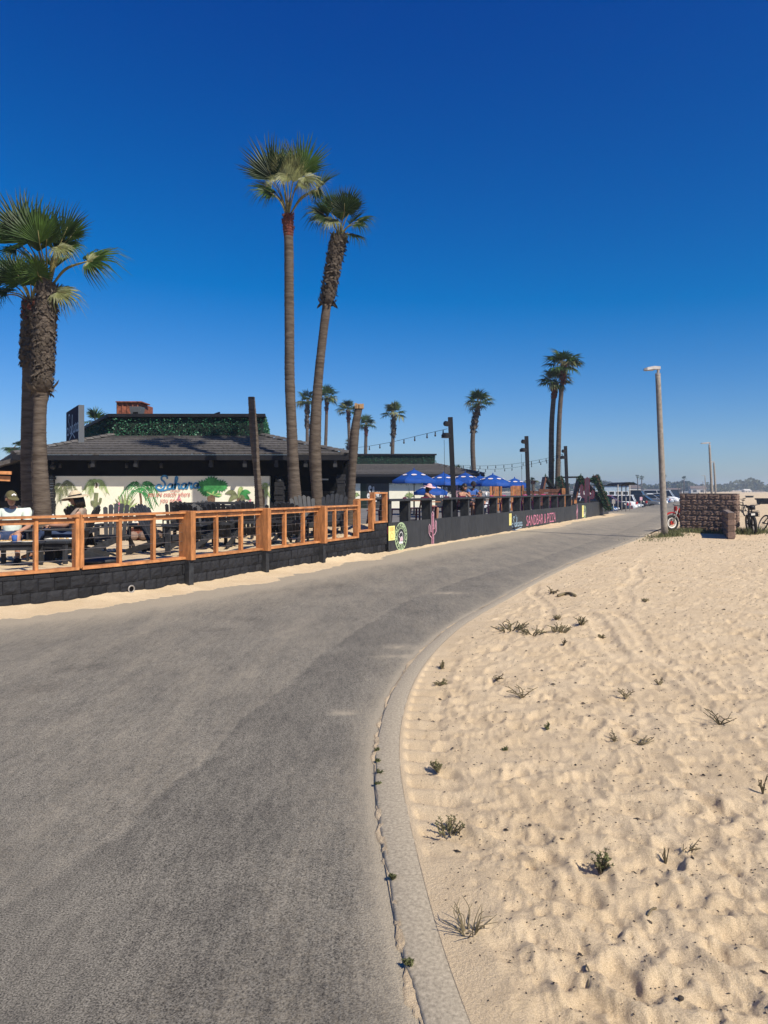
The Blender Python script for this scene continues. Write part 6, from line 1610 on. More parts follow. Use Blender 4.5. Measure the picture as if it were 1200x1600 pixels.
def patch(mb, T, J):
    for x in (-.022, .0, .022):
        b = MB(); b.ball((0, 0, 0), (.014, .008, .018), 8, 5); mb.add([T(x + v[0], .088 + v[1], .075 + v[2] + (.012 if x == 0 else 0)) for v in b.v], b.f)
def wide_hat(mb, T, J, br=.19, h=.10):
    dome(mb, T, .088, .105, h, .035); n = 24; vs = []
    for j in range(n):
        b = 2 * math.pi * j / n
        for rr, dz in ((.86, 0), (1.5, -.004), (2.1, -.028)): vs.append(T(.095 * rr * math.cos(b), -.012 + .108 * rr * math.sin(b), .036 + dz + .012 * math.sin(2 * b) * (rr - .8)))
    fs = [(3 * j + k, 3 * ((j + 1) % n) + k, 3 * ((j + 1) % n) + k + 1, 3 * j + k + 1) for j in range(n) for k in (0, 1)]; mb.add(vs, fs)
def hat_band(mb, T, J):
    n = 20; vs = []
    for j in range(n):
        b = 2 * math.pi * j / n
        for z in (.037, .058): vs.append(T(.090 * math.cos(b), -.012 + .107 * math.sin(b), z))
    mb.add(vs, [(2 * j, 2 * ((j + 1) % n), 2 * ((j + 1) % n) + 1, 2 * j + 1) for j in range(n)])
def hair_long(mb, T, J):
    dome(mb, T, .083, .102, .105, .022)
    for i in range(14):
        a = math.pi * (1.0 + i / 13) ; p = [T(.080 * math.cos(a), -.015 + .095 * math.sin(a), .03), T(.088 * math.cos(a), -.02 + .098 * math.sin(a), -.06), T(.08 * math.cos(a), -.03 + .10 * math.sin(a), -.17)]; mb.tube(p, [.026, .026, .010], 6)
def hair_short(mb, T, J):
    dome(mb, T, .080, .098, .100, .012)
    for i in range(10):
        a = math.pi * (1.0 + i / 9); mb.tube([T(.076 * math.cos(a), -.015 + .09 * math.sin(a), .03), T(.07 * math.cos(a), -.015 + .085 * math.sin(a), -.05)], [.02, .012], 6)
def beard(mb, T, J):
    b = MB(); b.ball((0, 0, 0), (.058, .050, .052), 10, 6); mb.add([T(v[0], .036 + v[1], -.078 + v[2]) for v in b.v], b.f)
def shades(mb, T, J):
    for x in (-.033, .033):
        b = MB(); b.ball((0, 0, 0), (.027, .012, .020), 8, 5); mb.add([T(x + v[0], .082 + v[1], .008 + v[2]) for v in b.v], b.f)
    for x in (-.07, .07): mb.tube([T(x * .85, .075, .012), T(x * 1.06, -.01, .012)], .005, 4)
def eyes(mb, T, J):
    for x in (-.028, .028):
        b = MB(); b.ball((0, 0, 0), (.011, .006, .007), 8, 5); mb.add([T(x + v[0], .078 + v[1], .006 + v[2]) for v in b.v], b.f)
def shoes(mb, T, J):
    for s in 'LR':
        a, b = J['an' + s], J['to' + s]; mb.tube([a + Vector((0, .03, -.03)), a.lerp(b, .5) + Vector((0, 0, .0)), b + Vector((0, -.02, 0)), b + Vector((0, -.06, -.005))], [.045, .048, .042, .02], 8)
SEAT = dict(pelvis=(0, .06, .37), belly=(0, .08, .52), chest=(0, .14, .70), neckb=(0, .13, .83), neck=(0, .10, .90), shL=(-.18, .13, .78), shR=(.18, .13, .78), elL=(-.30, -.02, .55), elR=(.29, -.06, .56), wrL=(-.17, -.26, .50), wrR=(.17, -.30, .47),
            hiL=(-.10, .02, .36), hiR=(.10, .02, .36), knL=(-.23, -.40, .46), knR=(.22, -.42, .46), anL=(-.24, -.44, .08), anR=(.24, -.46, .08), toL=(-.27, -.60, .04), toR=(.27, -.62, .04))
SHIRT = ['pelvis', 'belly', 'chest', 'neckb', 'shL', 'umL', 'shR', 'umR']; LSHIRT = SHIRT + ['elL', 'elR']
SHORTS = ['pelvis', 'hiL', 'tmL', 'hiR', 'tmR']; PANTS = SHORTS + ['knL', 'anL', 'knR', 'anR']; TANK = ['pelvis', 'belly', 'chest', 'neckb']
TANK2 = ['belly', 'chest', 'pelvis']
person('man in an olive cap, pale mint shirt and denim shorts sitting over a plate', MANP, R(10), SEAT, M['skin'], dict(head=((0, .02, 1.005), R(38), R(-14)), wear=[('shirt', M['mint'], LSHIRT, .022), ('shorts', M['denim'], SHORTS + [], .024)],
       extra=[('cap', M['olive'], brim_cap), ('cap_emblem', M['white'], patch), ('hair', M['hair'], hair_short), ('eyes', M['hair'], eyes), ('shoes', M['blackcl'], shoes)]))
W = dict(SEAT); W.update(knL=(-.10, -.42, .44), knR=(.09, -.44, .46), anL=(-.08, -.50, .10), anR=(.10, -.60, .10), toL=(-.09, -.66, .05), toR=(.11, -.76, .05), wrL=(-.10, -.32, .55), wrR=(.09, -.33, .56), elL=(-.24, -.06, .56), elR=(.24, -.06, .56))
person('woman in a straw sun hat, taupe top and dark jeans eating in profile', WOMP, R(-80), W, M['skin'], dict(head=((0, .04, 1.00), 0, R(-12)), wear=[('top', M['taupe'], SHIRT, .018), ('jeans', M['denim'], PANTS, .020)],
       extra=[('straw_hat', M['straw'], wide_hat), ('hat_band', M['blackcl'], hat_band), ('hair', M['hair'], hair_long), ('sunglasses', M['blackcl'], shades)]))
BAR = dict(pelvis=(0, .06, .80), belly=(0, .04, .96), chest=(0, .0, 1.14), neckb=(0, -.04, 1.27), neck=(0, -.06, 1.34), shL=(-.17, -.02, 1.22), shR=(.17, -.02, 1.22), elL=(-.22, -.26, 1.04), elR=(.22, -.28, 1.04), wrL=(-.12, -.46, 1.06), wrR=(.10, -.48, 1.06),
           hiL=(-.09, .03, .78), hiR=(.09, .03, .78), knL=(-.13, -.36, .76), knR=(.13, -.36, .76), anL=(-.13, -.34, .34), anR=(.13, -.34, .34), toL=(-.14, -.46, .30), toR=(.14, -.46, .30))
def shift(J, dz): return {k: (v[0], v[1], v[2] + dz) for k, v in J.items()}
p3 = Vector(((667 - 600) / F * 25.5, 25.5, .30))
person('woman in a pink sun hat with bare shoulders behind the fence', p3, R(70), shift(BAR, -.08), M['skin'], dict(head=((0, -.10, 1.38), 0, R(-8)), wear=[('tank_top', M['blackcl'], TANK2, .014), ('shorts', M['denim'], SHORTS, .018)],
       extra=[('sun_hat', M['pinkhat'], wide_hat), ('hair', M['hair'], hair_long), ('eyes', M['hair'], eyes), ('shoes', M['blackcl'], shoes)]))
sw = s_at_px(741, .5); p4 = wall_pt(sw, .95, .30)
person('dark haired woman in a black tank top leaning on the fence rail', p4, R(38), shift(BAR, -.06), M['skin'], dict(head=((0, -.12, 1.40), R(15), R(-14)), wear=[('tank_top', M['blackcl'], TANK2, .014), ('shorts', M['blackcl'], SHORTS, .018)],
       extra=[('hair', M['hair'], hair_long), ('eyes', M['hair'], eyes), ('shoes', M['blackcl'], shoes)]))
sm = s_at_px(756, .5); p5 = wall_pt(sm, .95, .30)
person('bearded man in a royal blue shirt and dark cap leaning beside the woman', p5, R(20), shift(BAR, .03), M['skind'], dict(head=((0, -.11, 1.49), R(10), R(-10)), wear=[('shirt', M['bluecl'], SHIRT, .028), ('shorts', M['blackcl'], SHORTS, .02)],
       extra=[('cap', M['blackcl'], brim_cap), ('hair', M['hair'], hair_short), ('beard', M['hair'], beard), ('eyes', M['hair'], eyes), ('shoes', M['blackcl'], shoes)]))
s6 = s_at_px(766.5, .5); p6 = wall_pt(s6, .9, .30)
person('small figure with dark hair low behind the rail, right of the bearded man', p6, R(-20), shift(BAR, -.30), M['skin'], dict(head=((0, -.10, 1.155), R(-20), R(-5)), wear=[('shirt', M['blackcl'], SHIRT, .014), ('shorts', M['denim'], SHORTS, .018)],
       extra=[('hair', M['hair'], hair_short), ('eyes', M['hair'], eyes), ('shoes', M['blackcl'], shoes)]))
t = thing('plastic_cup', 'white plastic cup on the fence rail beside the bearded man', 'cup', tuple(wall_pt(s_at_px(759.5, .2), .2, 1.356))); mb = MB(); mb.lathe([(.032, 0), (.043, .13), (.039, .13), (.03, .01)], 14); mb.build('cup', M['white'], t, smooth=True); mb = MB(); mb.lathe([(.044, .128), (.044, .14), (.02, .15)], 14); mb.build('lid', M['white'], t)
# ================================================================== RIGHT SIDE: LAMP, BLOCK SCREEN WALL, BIKES
def lamp_post(label, base, top, rb, rt, armdir=(-1, .15, 0), arm=.46):
    base, top = Vector(base), Vector(top); t = thing('street_lamp', label, 'street lamp', tuple(base), 0, 'street lamps along the beach side of the road'); v = top - base
    mb = MB(); n = 14; mb.tube([v * (i / n) for i in range(n + 1)], [rb + (rt - rb) * i / n for i in range(n + 1)], 18); mb.build('pole', M['lamp'], t, smooth=True)
    ad = Vector(armdir).normalized(); mb = MB(); mb.tube([v - Vector((0, 0, .02)), v + Vector((.02, 0, .20))], rt * .55, 10); mb.lathe([(rt * 1.08, -.05), (rt * 1.08, .015), (rt * .6, .03)], 14, v); mb.build('collar', M['metal'], t)
    c = v + Vector((.02, 0, .20)); hd = MB(); sd = ad.cross(Vector((0, 0, 1))).normalized(); vs = []
    for u, w, h0, h1 in ((-.06, .05, -.05, .05), (.08, .06, -.05, .06), (.16, .12, -.05, .055), (arm * .8, .13, -.075, .015), (arm, .09, -.075, -.01)):
        p = c + ad * u; vs += [p + sd * w + Vector((0, 0, h0)), p - sd * w + Vector((0, 0, h0)), p - sd * w * .8 + Vector((0, 0, h1)), p + sd * w * .8 + Vector((0, 0, h1))]
    hd.add(vs, [(4 * i + k, 4 * i + (k + 1) % 4, 4 * i + 4 + (k + 1) % 4, 4 * i + 4 + k) for i in range(4) for k in range(4)] + [(3, 2, 1, 0), (16, 17, 18, 19)]); h = hd.build('lamp_head', M['metal'], t)
    mb = MB(); p = c + ad * (arm * .55); mb.box(p + Vector((0, 0, -.073)), (arm * .4, .14, .012), basis=(ad, sd, Vector((0, 0, 1)))); mb.build('lens', M['bulb'], h)
    return t
b = Vector((9.28, 23.9, .05)); lamp_post('tall concrete street lamp leaning slightly beside the kerb, nearest of the row', b, (9.05, 23.9, 5.42), .108, .082)
for px0, px1, d, ty, lab in ((1113.5, 1108.5, 64, 695.5, 'slim street lamp rising over the block wall, taller of the two'), (1119, 1115.5, 100, 724, 'slim street lamp just right of the taller one over the block wall'), (1103, 1101.5, 210, 744, 'tiny distant street lamp left of the two over the block wall'), (1099, 1098.3, 330, 752.5, 'tiniest distant street lamp above the left part of the block wall')):
    bb = Vector(((px0 - 600) / F * d, d, .0)); lamp_post(lab, bb, ((px1 - 600) / F * d, d, EYE - (ty - HOR) / F * d), .12 if d < 80 else .15, .085 if d < 80 else .11, arm=.75 if d < 150 else 1.0)

BRK = [block_mesh('block', .388, .184, .17, 300 + k, .024, 7, 5, mat_=M['brick']) for k in range(8)]
BRKH = [block_mesh('block', .19, .184, .17, 320 + k, .024, 4, 5, mat_=M['brick']) for k in range(4)]
bw_ = thing('block_screen_wall', 'brown split-face block screen wall standing on the sand beside the lamp', 'wall', (11.05, 26.9, .0))
A_, B_ = Vector((11.02, 26.95, 0)), Vector((12.56, 25.72, 0)); ax = (B_ - A_).normalized(); ang = math.atan2(ax.y, ax.x); Lw = (B_ - A_).length
inv0 = Vector((11.05, 26.9, 0)); nin = Vector((-ax.y, ax.x, 0))
def lay(parent, A, ax, L, n0, rows, z0, org, meshes, half, ang):
    for k in range(rows):
        s = 0.0; first = (k % 2 == 1)
        while s < L - .05:
            w = .198 if (first and s == 0) or L - s < .30 else .396
            me = (half if w < .3 else meshes); me = me[rng.randrange(len(me))]
            p = A + ax * (s + w / 2) + Vector((0, 0, z0 + .194 * k)) - org; link('block', me, parent, p, (0, 0, ang)); s += w
lay(bw_, A_, ax, Lw, 0, 8, -.12, inv0, BRK, BRKH, ang)
# back face and end faces
A2, B2 = B_ + nin * .36, A_ + nin * .36
lay(bw_, B_ + nin * .36 + ax * .0, -ax, Lw, 0, 8, -.12, inv0, BRK, BRKH, ang + math.pi)
for k in range(8):
    p = B_ + ax * .012 + nin * .18 + Vector((0, 0, -.12 + .194 * k)) - inv0; link('block', BRKH[k % 4], bw_, p, (0, 0, ang + math.pi / 2))
    p = A_ - ax * .012 + nin * .18 + Vector((0, 0, -.12 + .194 * k)) - inv0; link('block', BRKH[k % 4], bw_, p, (0, 0, ang - math.pi / 2))
mb = MB(); mb.box((A_ + B_) / 2 + nin * .18 + Vector((0, 0, .66)), (Lw - .02, .33, 1.54), ang); mb.build('mortar_core', M['mortar'], bw_, world=True)
mb = MB(); mb.box((A_ + B_) / 2 + nin * .18 + Vector((0, 0, 1.445)), (Lw + .02, .37, .03), ang); mb.build('mortar_cap', M['mortar'], bw_, world=True)
ww = thing('block_wing_wall', 'low brown block wing wall ending in a narrow pillar towards the sand', 'wall', (10.9, 22.4, .0)); o2 = Vector((10.9, 22.4, 0))
C_, D_ = Vector((10.80, 22.25, 0)), Vector((12.20, 25.60, 0)); ax2 = (D_ - C_).normalized(); ang2 = math.atan2(ax2.y, ax2.x); L2 = (D_ - C_).length; nin2 = Vector((-ax2.y, ax2.x, 0))
lay(ww, D_ + nin2 * .20, -ax2, L2, 0, 5, -.08, o2, BRK, BRKH, ang2 + math.pi)
lay(ww, C_, ax2, L2, 0, 5, -.08, o2, BRK, BRKH, ang2)
for k in range(5):
    p = C_ - ax2 * .012 + nin2 * .10 + Vector((0, 0, -.08 + .194 * k)) - o2; link('block', BRKH[k % 4], ww, p, (0, 0, ang2 - math.pi / 2))
mb = MB(); mb.box((C_ + D_) / 2 + nin2 * .10 + Vector((0, 0, .40)), (L2 - .02, .17, .98), ang2); mb.build('mortar_core', M['mortar'], ww, world=True)

def wheel(parent, name, c, r, axis, tyre_r, rimm, spokes=14, hub=.03, hubm=None):
    mb = MB(); mb.torus((0, 0, 0), r - tyre_r, tyre_r, axis, 30, 8); w = mb.build(name, M['rubber'], parent, smooth=True); w.location = c
    mb = MB(); mb.torus((0, 0, 0), r - 2.1 * tyre_r, tyre_r * .5, axis, 30, 6); mb.build('rim', rimm, w, smooth=True)
    ax = Vector(axis).normalized(); q = Vector((0, 0, 1)); e = ax.cross(q).normalized(); mb = MB()
    for k in range(spokes):
        a = 2 * math.pi * k / spokes; d_ = e * math.cos(a) + q * math.sin(a); mb.tube([ax * (.02 * (-1) ** k), d_ * (r - 2.1 * tyre_r)], .0035, 4)
    o = mb.build('spokes', M['metal'], w); o['kind'] = 'stuff'
    mb = MB(); mb.disc((0, 0, 0), hub, .09, axis, 12); mb.build('hub', hubm or M['dark'], w)
    return w
def bicycle(label, loc, rz, fm, fat=.03, r=.34, basket=False, lean=0.0, cat='bicycle'):
    t = thing('bicycle', label, cat, tuple(loc), 0, 'bicycles parked by the block wall'); t.rotation_euler = (0, lean, rz); ax = (1, 0, 0)
    wheel(t, 'wheel', (0, -.53, r), r, ax, fat, M['metal']); wheel(t, 'wheel', (0, .53, r), r, ax, fat, M['metal'])
    mb = MB(); bb, st, hd_, hb = (0, .02, .30), (0, .20, .80), (0, -.36, .85), (0, -.40, .66)
    for a, b_ in ((bb, st), (bb, hb), (st, (0, -.37, .78)), (bb, (0, .53, r)), (st, (0, .53, r)), (hd_, hb)): mb.tube([a, b_], .020, 8)
    mb.build('frame', fm, t, smooth=True)
    mb = MB(); 
    for s in (-1, 1): mb.tube([(s * .05, -.40, .70), (s * .055, -.53, r)], .016, 6)
    mb.tube([(-.055, -.40, .70), (.055, -.40, .70)], .018, 6); mb.build('fork', fm, t, smooth=True)
    mb = MB(); mb.tube([(0, -.36, .84), (0, -.38, .98)], .018, 8); mb.tube(spline([(-.34, -.25, 1.04), (-.20, -.34, 1.0), (0, -.38, .985), (.20, -.34, 1.0), (.34, -.25, 1.04)], 5), .013, 8); h = mb.build('handlebar', M['dark'], t, smooth=True)
    for s in (-1, 1):
        mb = MB(); mb.tube([(s * .25, -.315, 1.013), (s * .36, -.235, 1.046)], .020, 8); mb.build('grip', M['rubber'], h, smooth=True)
    mb = MB(); mb.ball((0, .24, .93), (.085, .14, .035), 12, 6); mb.tube([st, (0, .24, .92)], .016, 6); mb.build('saddle', M['rubber'], t, smooth=True)
    mb = MB(); mb.disc((.05, .02, .30), .085, .012, ax, 18); mb.tube([(.06, .02, .30), (.07, .10, .16)], .011, 6); mb.tube([(-.06, .02, .30), (-.07, -.06, .44)], .011, 6); c_ = mb.build('crank', M['dark'], t)
    for p in ((.11, .10, .16), (-.11, -.06, .44)):
        mb = MB(); mb.box(p, (.09, .07, .02)); mb.build('pedal', M['rubber'], c_)
    if basket:
        mb = MB()
        for z in (.62, .68, .74, .80): mb.tube([(-.17, -.66, z), (.17, -.66, z), (.17, -.44, z), (-.17, -.44, z), (-.17, -.66, z)], .006, 4)
        for k in range(9):
            x = -.17 + .34 * k / 8; mb.tube([(x, -.66, .80), (x, -.66, .62), (x, -.44, .62)], .005, 4)
        b_ = mb.build('basket', M['dark'], t); mb = MB(); mb.bbox((0, -.55, .70), (.30, .18, .14), 0, .03); mb.build('bag', M['blackcl'], b_); mb = MB(); mb.box((-.02, -.668, .70), (.12, .004, .07)); mb.build('tag', M['paper'], b_)
        mb = MB(); mb.bbox((0, -.47, .93), (.19, .14, .17), 0, .04); mb.ball((0, -.55, .93), (.06, .03, .06)); mb.build('headlamp', M['dark'], t)
    return t
bicycle('black bicycle with a front basket leaning by the wing wall', (12.72, 25.0, .07), R(-17), M['dark'], .05, .33, True, R(-5))
bicycle('second bicycle lying back to the right of the basket bicycle', (13.95, 26.3, .05), R(-2), M['dark'], .025, .33, False, R(20))
bicycle('distant bicycle on the sand behind the right end of the block wall', (19.9, 40.3, .08), R(-52), M['dark'], .035, .34)
# motorbike behind the left end of the wall
mt = thing('motorbike', 'small red motorbike with its front wheel poking out behind the block wall', 'motorbike', (11.75, 28.25, .0), R(-72))
wheel(mt, 'wheel', (0, -.62, .31), .31, (1, 0, 0), .055, M['white'], 16, .075, M['red']); wheel(mt, 'wheel', (0, .62, .31), .31, (1, 0, 0), .06, M['white'], 16, .07, M['red'])
mb = MB(); 
for s in (-1, 1): mb.tube([(s * .08, -.62, .31), (s * .08, -.36, .92)], .022, 8)
mb.build('fork', M['metal'], mt, smooth=True)
mb = MB(); mb.grid(lambda u, v: (-.07 + .14 * v, -.62 + .44 * math.cos(R(40 + 130 * u)) * -1 * 1.0, .32 + .42 * math.sin(R(40 + 130 * u)) - .05 * abs(v - .5)), 10, 4); mb.grid(lambda u, v: (-.07 + .14 * v, -.62 + .42 * math.cos(R(40 + 130 * u)) * -1, .32 + .40 * math.sin(R(40 + 130 * u)) - .05 * abs(v - .5)), 10, 4); mb.build('front_fender', M['red'], mt)
mb = MB(); mb.tube([(0, -.34, .86), (0, .1, .62), (0, .25, .35), (0, -.2, .30), (0, -.34, .86)], .03, 8); mb.tube([(0, .1, .62), (0, .62, .31)], .03, 8); mb.build('frame', M['dark'], mt, smooth=True)
mb = MB(); mb.ball((0, -.1, .78), (.13, .25, .13)); mb.build('tank', M['red'], mt, smooth=True); mb = MB(); mb.bbox((0, .32, .80), (.2, .6, .10), 0, .03); mb.build('seat', M['rubber'], mt)
mb = MB(); mb.ball((0, 0, .42), (.13, .2, .17)); mb.build('engine', M['dark'], mt, smooth=True)
mb = MB(); mb.grid(lambda u, v: (-.08 + .16 * v, .62 + .42 * math.cos(R(20 + 110 * u)), .34 + .40 * math.sin(R(20 + 110 * u))), 8, 3); mb.build('rear_fender', M['red'], mt)
mb = MB(); mb.tube([(-.38, -.24, 1.02), (-.15, -.34, .97), (.15, -.34, .97), (.38, -.24, 1.02)], .014, 8); mb.build('handlebar', M['dark'], mt, smooth=True)
mb = MB(); mb.bbox((0, -.44, .86), (.16, .06, .18), 0, .02); mb.build('number_plate', M['red'], mt)
# fire rings on the beach
def fire_ring(label, px, py, w, h):
    p = gnd(px, py, .08); t = thing('fire_ring', label, 'fire ring', tuple(p), .2, 'dark concrete fire rings on the beach'); mb = MB(); n = 12
    mb.lathe([(w * .42, 0), (w * .44, h * .72), (w * .5, h * .80), (w * .5, h), (w * .40, h), (w * .38, h * .4)], n); mb.build('ring', M['fascia'], t)
    mb = MB(); mb.lathe([(w * .37, h * .4), (w * .02, h * .45)], n); mb.build('ash', M['blackcl'], t)
fire_ring('dark concrete fire ring at the right edge of the beach', 1201, 788, 2.6, .62)
fire_ring('dark concrete fire ring farther off beside the block wall', 1171, 778, 1.5, .40)

# ================================================================== CARS
def car(label, kind, paint, pos, rz, group='cars parked along the road'):
    t = thing('parked_car', label, 'car', tuple(pos), rz, group)
    S = dict(
     suv=dict(belt=[(-2.32, .62), (-2.22, .88), (-1.25, 1.02), (1.9, 1.08), (2.22, 1.0), (2.30, .62)], gh=[(-1.28, -.45), (2.12, 1.85)], roof=1.68, w=.92),
     sedan=dict(belt=[(-2.35, .55), (-2.2, .72), (-1.05, .90), (1.4, .96), (2.2, .94), (2.34, .58)], gh=[(-1.08, -.25), (1.75, .85)], roof=1.42, w=.90),
     van=dict(belt=[(-2.5, .65), (-2.4, .95), (-1.7, 1.15), (2.3, 1.15), (2.5, 1.1), (2.52, .6)], gh=[(-1.75, -1.15), (2.48, 2.38)], roof=2.15, w=.97),
     pickup=dict(belt=[(-2.65, .68), (-2.5, .98), (-1.35, 1.08), (1.0, 1.10), (2.55, 1.10), (2.65, .65)], gh=[(-1.38, -.65), (.70, .45)], roof=1.78, w=.95))[kind]
    w = S['w']; ys = np.linspace(S['belt'][0][0], S['belt'][-1][0], 20); bz = np.interp(ys, [b[0] for b in S['belt']], [b[1] for b in S['belt']]); mb = MB(); vs = []
    L = ys[-1]
    for y, z in zip(ys, bz):
        k = min(1, (1 - abs(y / L)) * 6 + .72); zb = .24 + .12 * max(0, abs(y / L) - .85) / .15
        ww = w * k ** .5
        for x, zz in ((0, zb), (ww * .86, zb), (ww * .98, zb + .14), (ww, (zb + z) / 2), (ww * .97, z - .08), (ww * .88, z), (0, z + .03)): vs.append((x, y, zz))
        for x, zz in ((-ww * .88, z), (-ww * .97, z - .08), (-ww, (zb + z) / 2), (-ww * .98, zb + .14), (-ww * .86, zb)): vs.append((x, y, zz))
    m = 12; mb.add(vs, [(i * m + j, i * m + (j + 1) % m, (i + 1) * m + (j + 1) % m, (i + 1) * m + j) for i in range(19) for j in range(m)] + [tuple(range(m)), tuple(range(19 * m + m - 1, 19 * m - 1, -1))]); body = mb.build('body', paint, t, smooth=True)
    (a0, a1), (b0, b1) = S['gh']; zr = S['roof']; gz = float(np.interp((a0 + b0) / 2, [b[0] for b in S['belt']], [b[1] for b in S['belt']])) - .02; wb, wt = w * .88, w * .72
    mb = MB(); mb.hexa([(-wb, a0, gz), (wb, a0, gz), (wb, b0, gz), (-wb, b0, gz), (-wt, a1, zr - .05), (wt, a1, zr - .05), (wt, b1, zr - .05), (-wt, b1, zr - .05)]); mb.build('windows', M['glass'], t)
    mb = MB(); mb.bbox((0, (a1 + b1) / 2, zr - .03), (2 * wt + .06, b1 - a1 + .14, .06), 0, .03); mb.build('roof', paint, t)
    for s in (-1, 1):
        mb = MB()
        for (y0, y1) in ((a0, a1), (b0, b1), ((a0 + b0) / 2, (a1 + b1) / 2 - .05)): mb.beam((s * (wb + .004), y0, gz), (s * (wt + .004), y1, zr - .04), .07, .03)
        mb.build('pillars', paint, t)
        mb = MB(); mb.bbox((s * (w + .09), a0 + .42, gz + .06), (.17, .09, .13), 0, .03); mb.build('mirror', paint, t)
        mb = MB(); mb.bbox((s * w * .66, ys[0] + .10, bz[1] * .86), (.30, .12, .12), 0, .03); mb.build('headlight', M['head'], t)
        mb = MB(); mb.bbox((s * w * .74, ys[-1] - .05, bz[-2] * .86), (.20, .09, .24), 0, .02); mb.build('tail_light', M['tail'], t)
        for y in (-1.42 * L / 2.32, 1.38 * L / 2.32):
            rr = .36 if kind != 'sedan' else .32; mb = MB(); mb.disc((0, 0, 0), rr, .22, (1, 0, 0), 20); wl = mb.build('wheel', M['rubber'], t, smooth=False); wl.location = (s * (w - .10), y, rr)
            mb = MB(); mb.disc((s * .112, 0, 0), rr * .62, .02, (1, 0, 0), 14); mb.build('rim', M['metal'], wl)
    mb = MB(); mb.bbox((0, ys[0] + .03, .62 if kind != 'sedan' else .50), (w * 1.1, .10, .18), 0, .03); mb.build('grille', M['grille'], t)
    mb = MB(); mb.box((0, ys[-1] + .012, .72), (.34, .012, .12)); mb.build('license_plate', M['white'], t)
    return t
ZL = -.60; P0 = Vector((15.2, 51.2, ZL))
ROW = [(.3, 'suv', 'cblack', 1, 'black four-wheel drive behind the foot of the ivy arbour'), (3.6, 'suv', 'cwhite', -1, 'white four-wheel drive with red tail lights, nearest the road corner'), (9.6, 'sedan', 'cblue', 1, 'dark blue low car with a bright bonnet after the white one'), (13.4, 'pickup', 'cblack', -1, 'black pickup with its tail to the road in the near row'),
       (17.0, 'suv', 'cred', 1, 'dark red car half hidden behind the black pickup'), (20.6, 'suv', 'cwhite', -1, 'white hatchback just left of the lamp pole'), (24.2, 'sedan', 'csilver', 1, 'silver car left of the lamp pole'), (27.8, 'suv', 'cblack', -1, 'black car seen directly beside the lamp pole'), (32.5, 'van', 'cgrey', 1, 'grey van behind the lamp pole'),
       (37.5, 'suv', 'cblack', 1, 'black car just right of the lamp pole'), (42.0, 'pickup', 'cgrey', -1, 'dark grey pickup right of the lamp pole'), (46.5, 'suv', 'cwhite', 1, 'white car between the lamp pole and the motorbike'), (51.5, 'sedan', 'cblue', -1, 'blue car near the far end of the row'), (57, 'suv', 'csilver', 1, 'silver car near the far end of the row'), (63, 'van', 'cwhite', 1, 'white van at the far end of the row'), (70, 'suv', 'cblack', 1, 'last black car of the visible row')]
for s, k, c, dr, lab in ROW:
    car(lab, k, M[c], P0 + U_ * s + N_IN * 2.5, R(63 if dr > 0 else 243) + R(U(-4, 4)))
car('white car parked beyond the deck between the two wooden screens', 'sedan', M['cwhite'], Vector((11.6, 70, ZL)), R(80))
for i, (px, d, k, c, lab) in enumerate(((1000, 78, 'suv', 'cgrey', 'grey car in the second row of the car park'), (1012, 92, 'suv', 'cwhite', 'white car in the second row of the car park'), (1027, 104, 'suv', 'cblack', 'black car in the second row of the car park'), (1047, 135, 'van', 'cblack', 'dark van far down the car park'), (1054, 150, 'suv', 'cwhite', 'white car farthest down the car park'))):
    car(lab, k, M[c], Vector(((px - 600) / F * d, d, ZL)), R(60 + 20 * i), 'cars in the second row')
# pale blue cabin trailer
tr = thing('cabin_trailer', 'pale blue cabin trailer with dark windows behind the white car', 'trailer', ((962 - 600) / F * 75, 75, ZL), R(-12))
mb = MB(); mb.bbox((-.4, 1.2, 1.45), (3.4, 2.4, 2.3), 0, .05); mb.build('body', M['cab'], tr)
for k in range(5):
    f_ = MB(); x = -1.75 + .68 * k; f_.box((x, -.012, 1.62), (.58, .02, .86)); fo = f_.build('window_frame', M['white'], tr); mb = MB(); mb.box((x, -.026, 1.62), (.48, .012, .76)); mb.build('pane', M['glass'], fo)
mb = MB(); mb.bbox((-.4, 1.2, 2.64), (3.6, 2.6, .07), 0, .02); mb.build('roof', M['fascia'], tr)
for x in (-1.2, .4):
    mb = MB(); mb.disc((x, .1, .3), .30, .2, (0, 1, 0), 16); mb.build('wheel', M['rubber'], tr)
# slim canopy frame
cf = thing('canopy_frame', 'slim steel posts carrying a dark canopy by the car park entrance', 'canopy', ((972 - 600) / F * 53, 53, -.1)); org = Vector(((972 - 600) / F * 53, 53, -.1))
for px, dd in ((965.5, 52), (971.5, 54.5), (978, 52.6), (984, 55.2)):
    x = (px - 600) / F * dd - org.x; mb = MB(); mb.tube([(x, dd - 53, -.6), (x, dd - 53, 2.06)], .035, 8); mb.build('post', M['metal'], cf, smooth=True)
mb = MB(); mb.grid(lambda u, v: (-.45 + 1.25 * u, -1.1 + 3.4 * v, 2.08 + .16 * math.sin(math.pi * u)), 8, 4); mb.grid(lambda u, v: (-.45 + 1.25 * u, -1.1 + 3.4 * v, 2.04 + .16 * math.sin(math.pi * u)), 8, 4); mb.build('canopy', M['fascia'], cf)
# slender bollards by the entrance
for px, d, lab in ((1001.5, 66.5, 'slender post with a small sign among the parked cars'), (958.5, 50.5, 'slender post at the car park entrance near the fence end')):
    t = thing('sign_post', lab, 'post', ((px - 600) / F * d, d, -.1), 0); mb = MB(); mb.tube([(0, 0, -.6), (0, 0, 1.05)], .03, 8); mb.build('post', M['metal'], t, smooth=True); mb = MB(); mb.box((0, -.035, .86), (.24, .012, .30)); mb.build('plate', M['pinkl'] if px > 1000 else M['metal'], t)

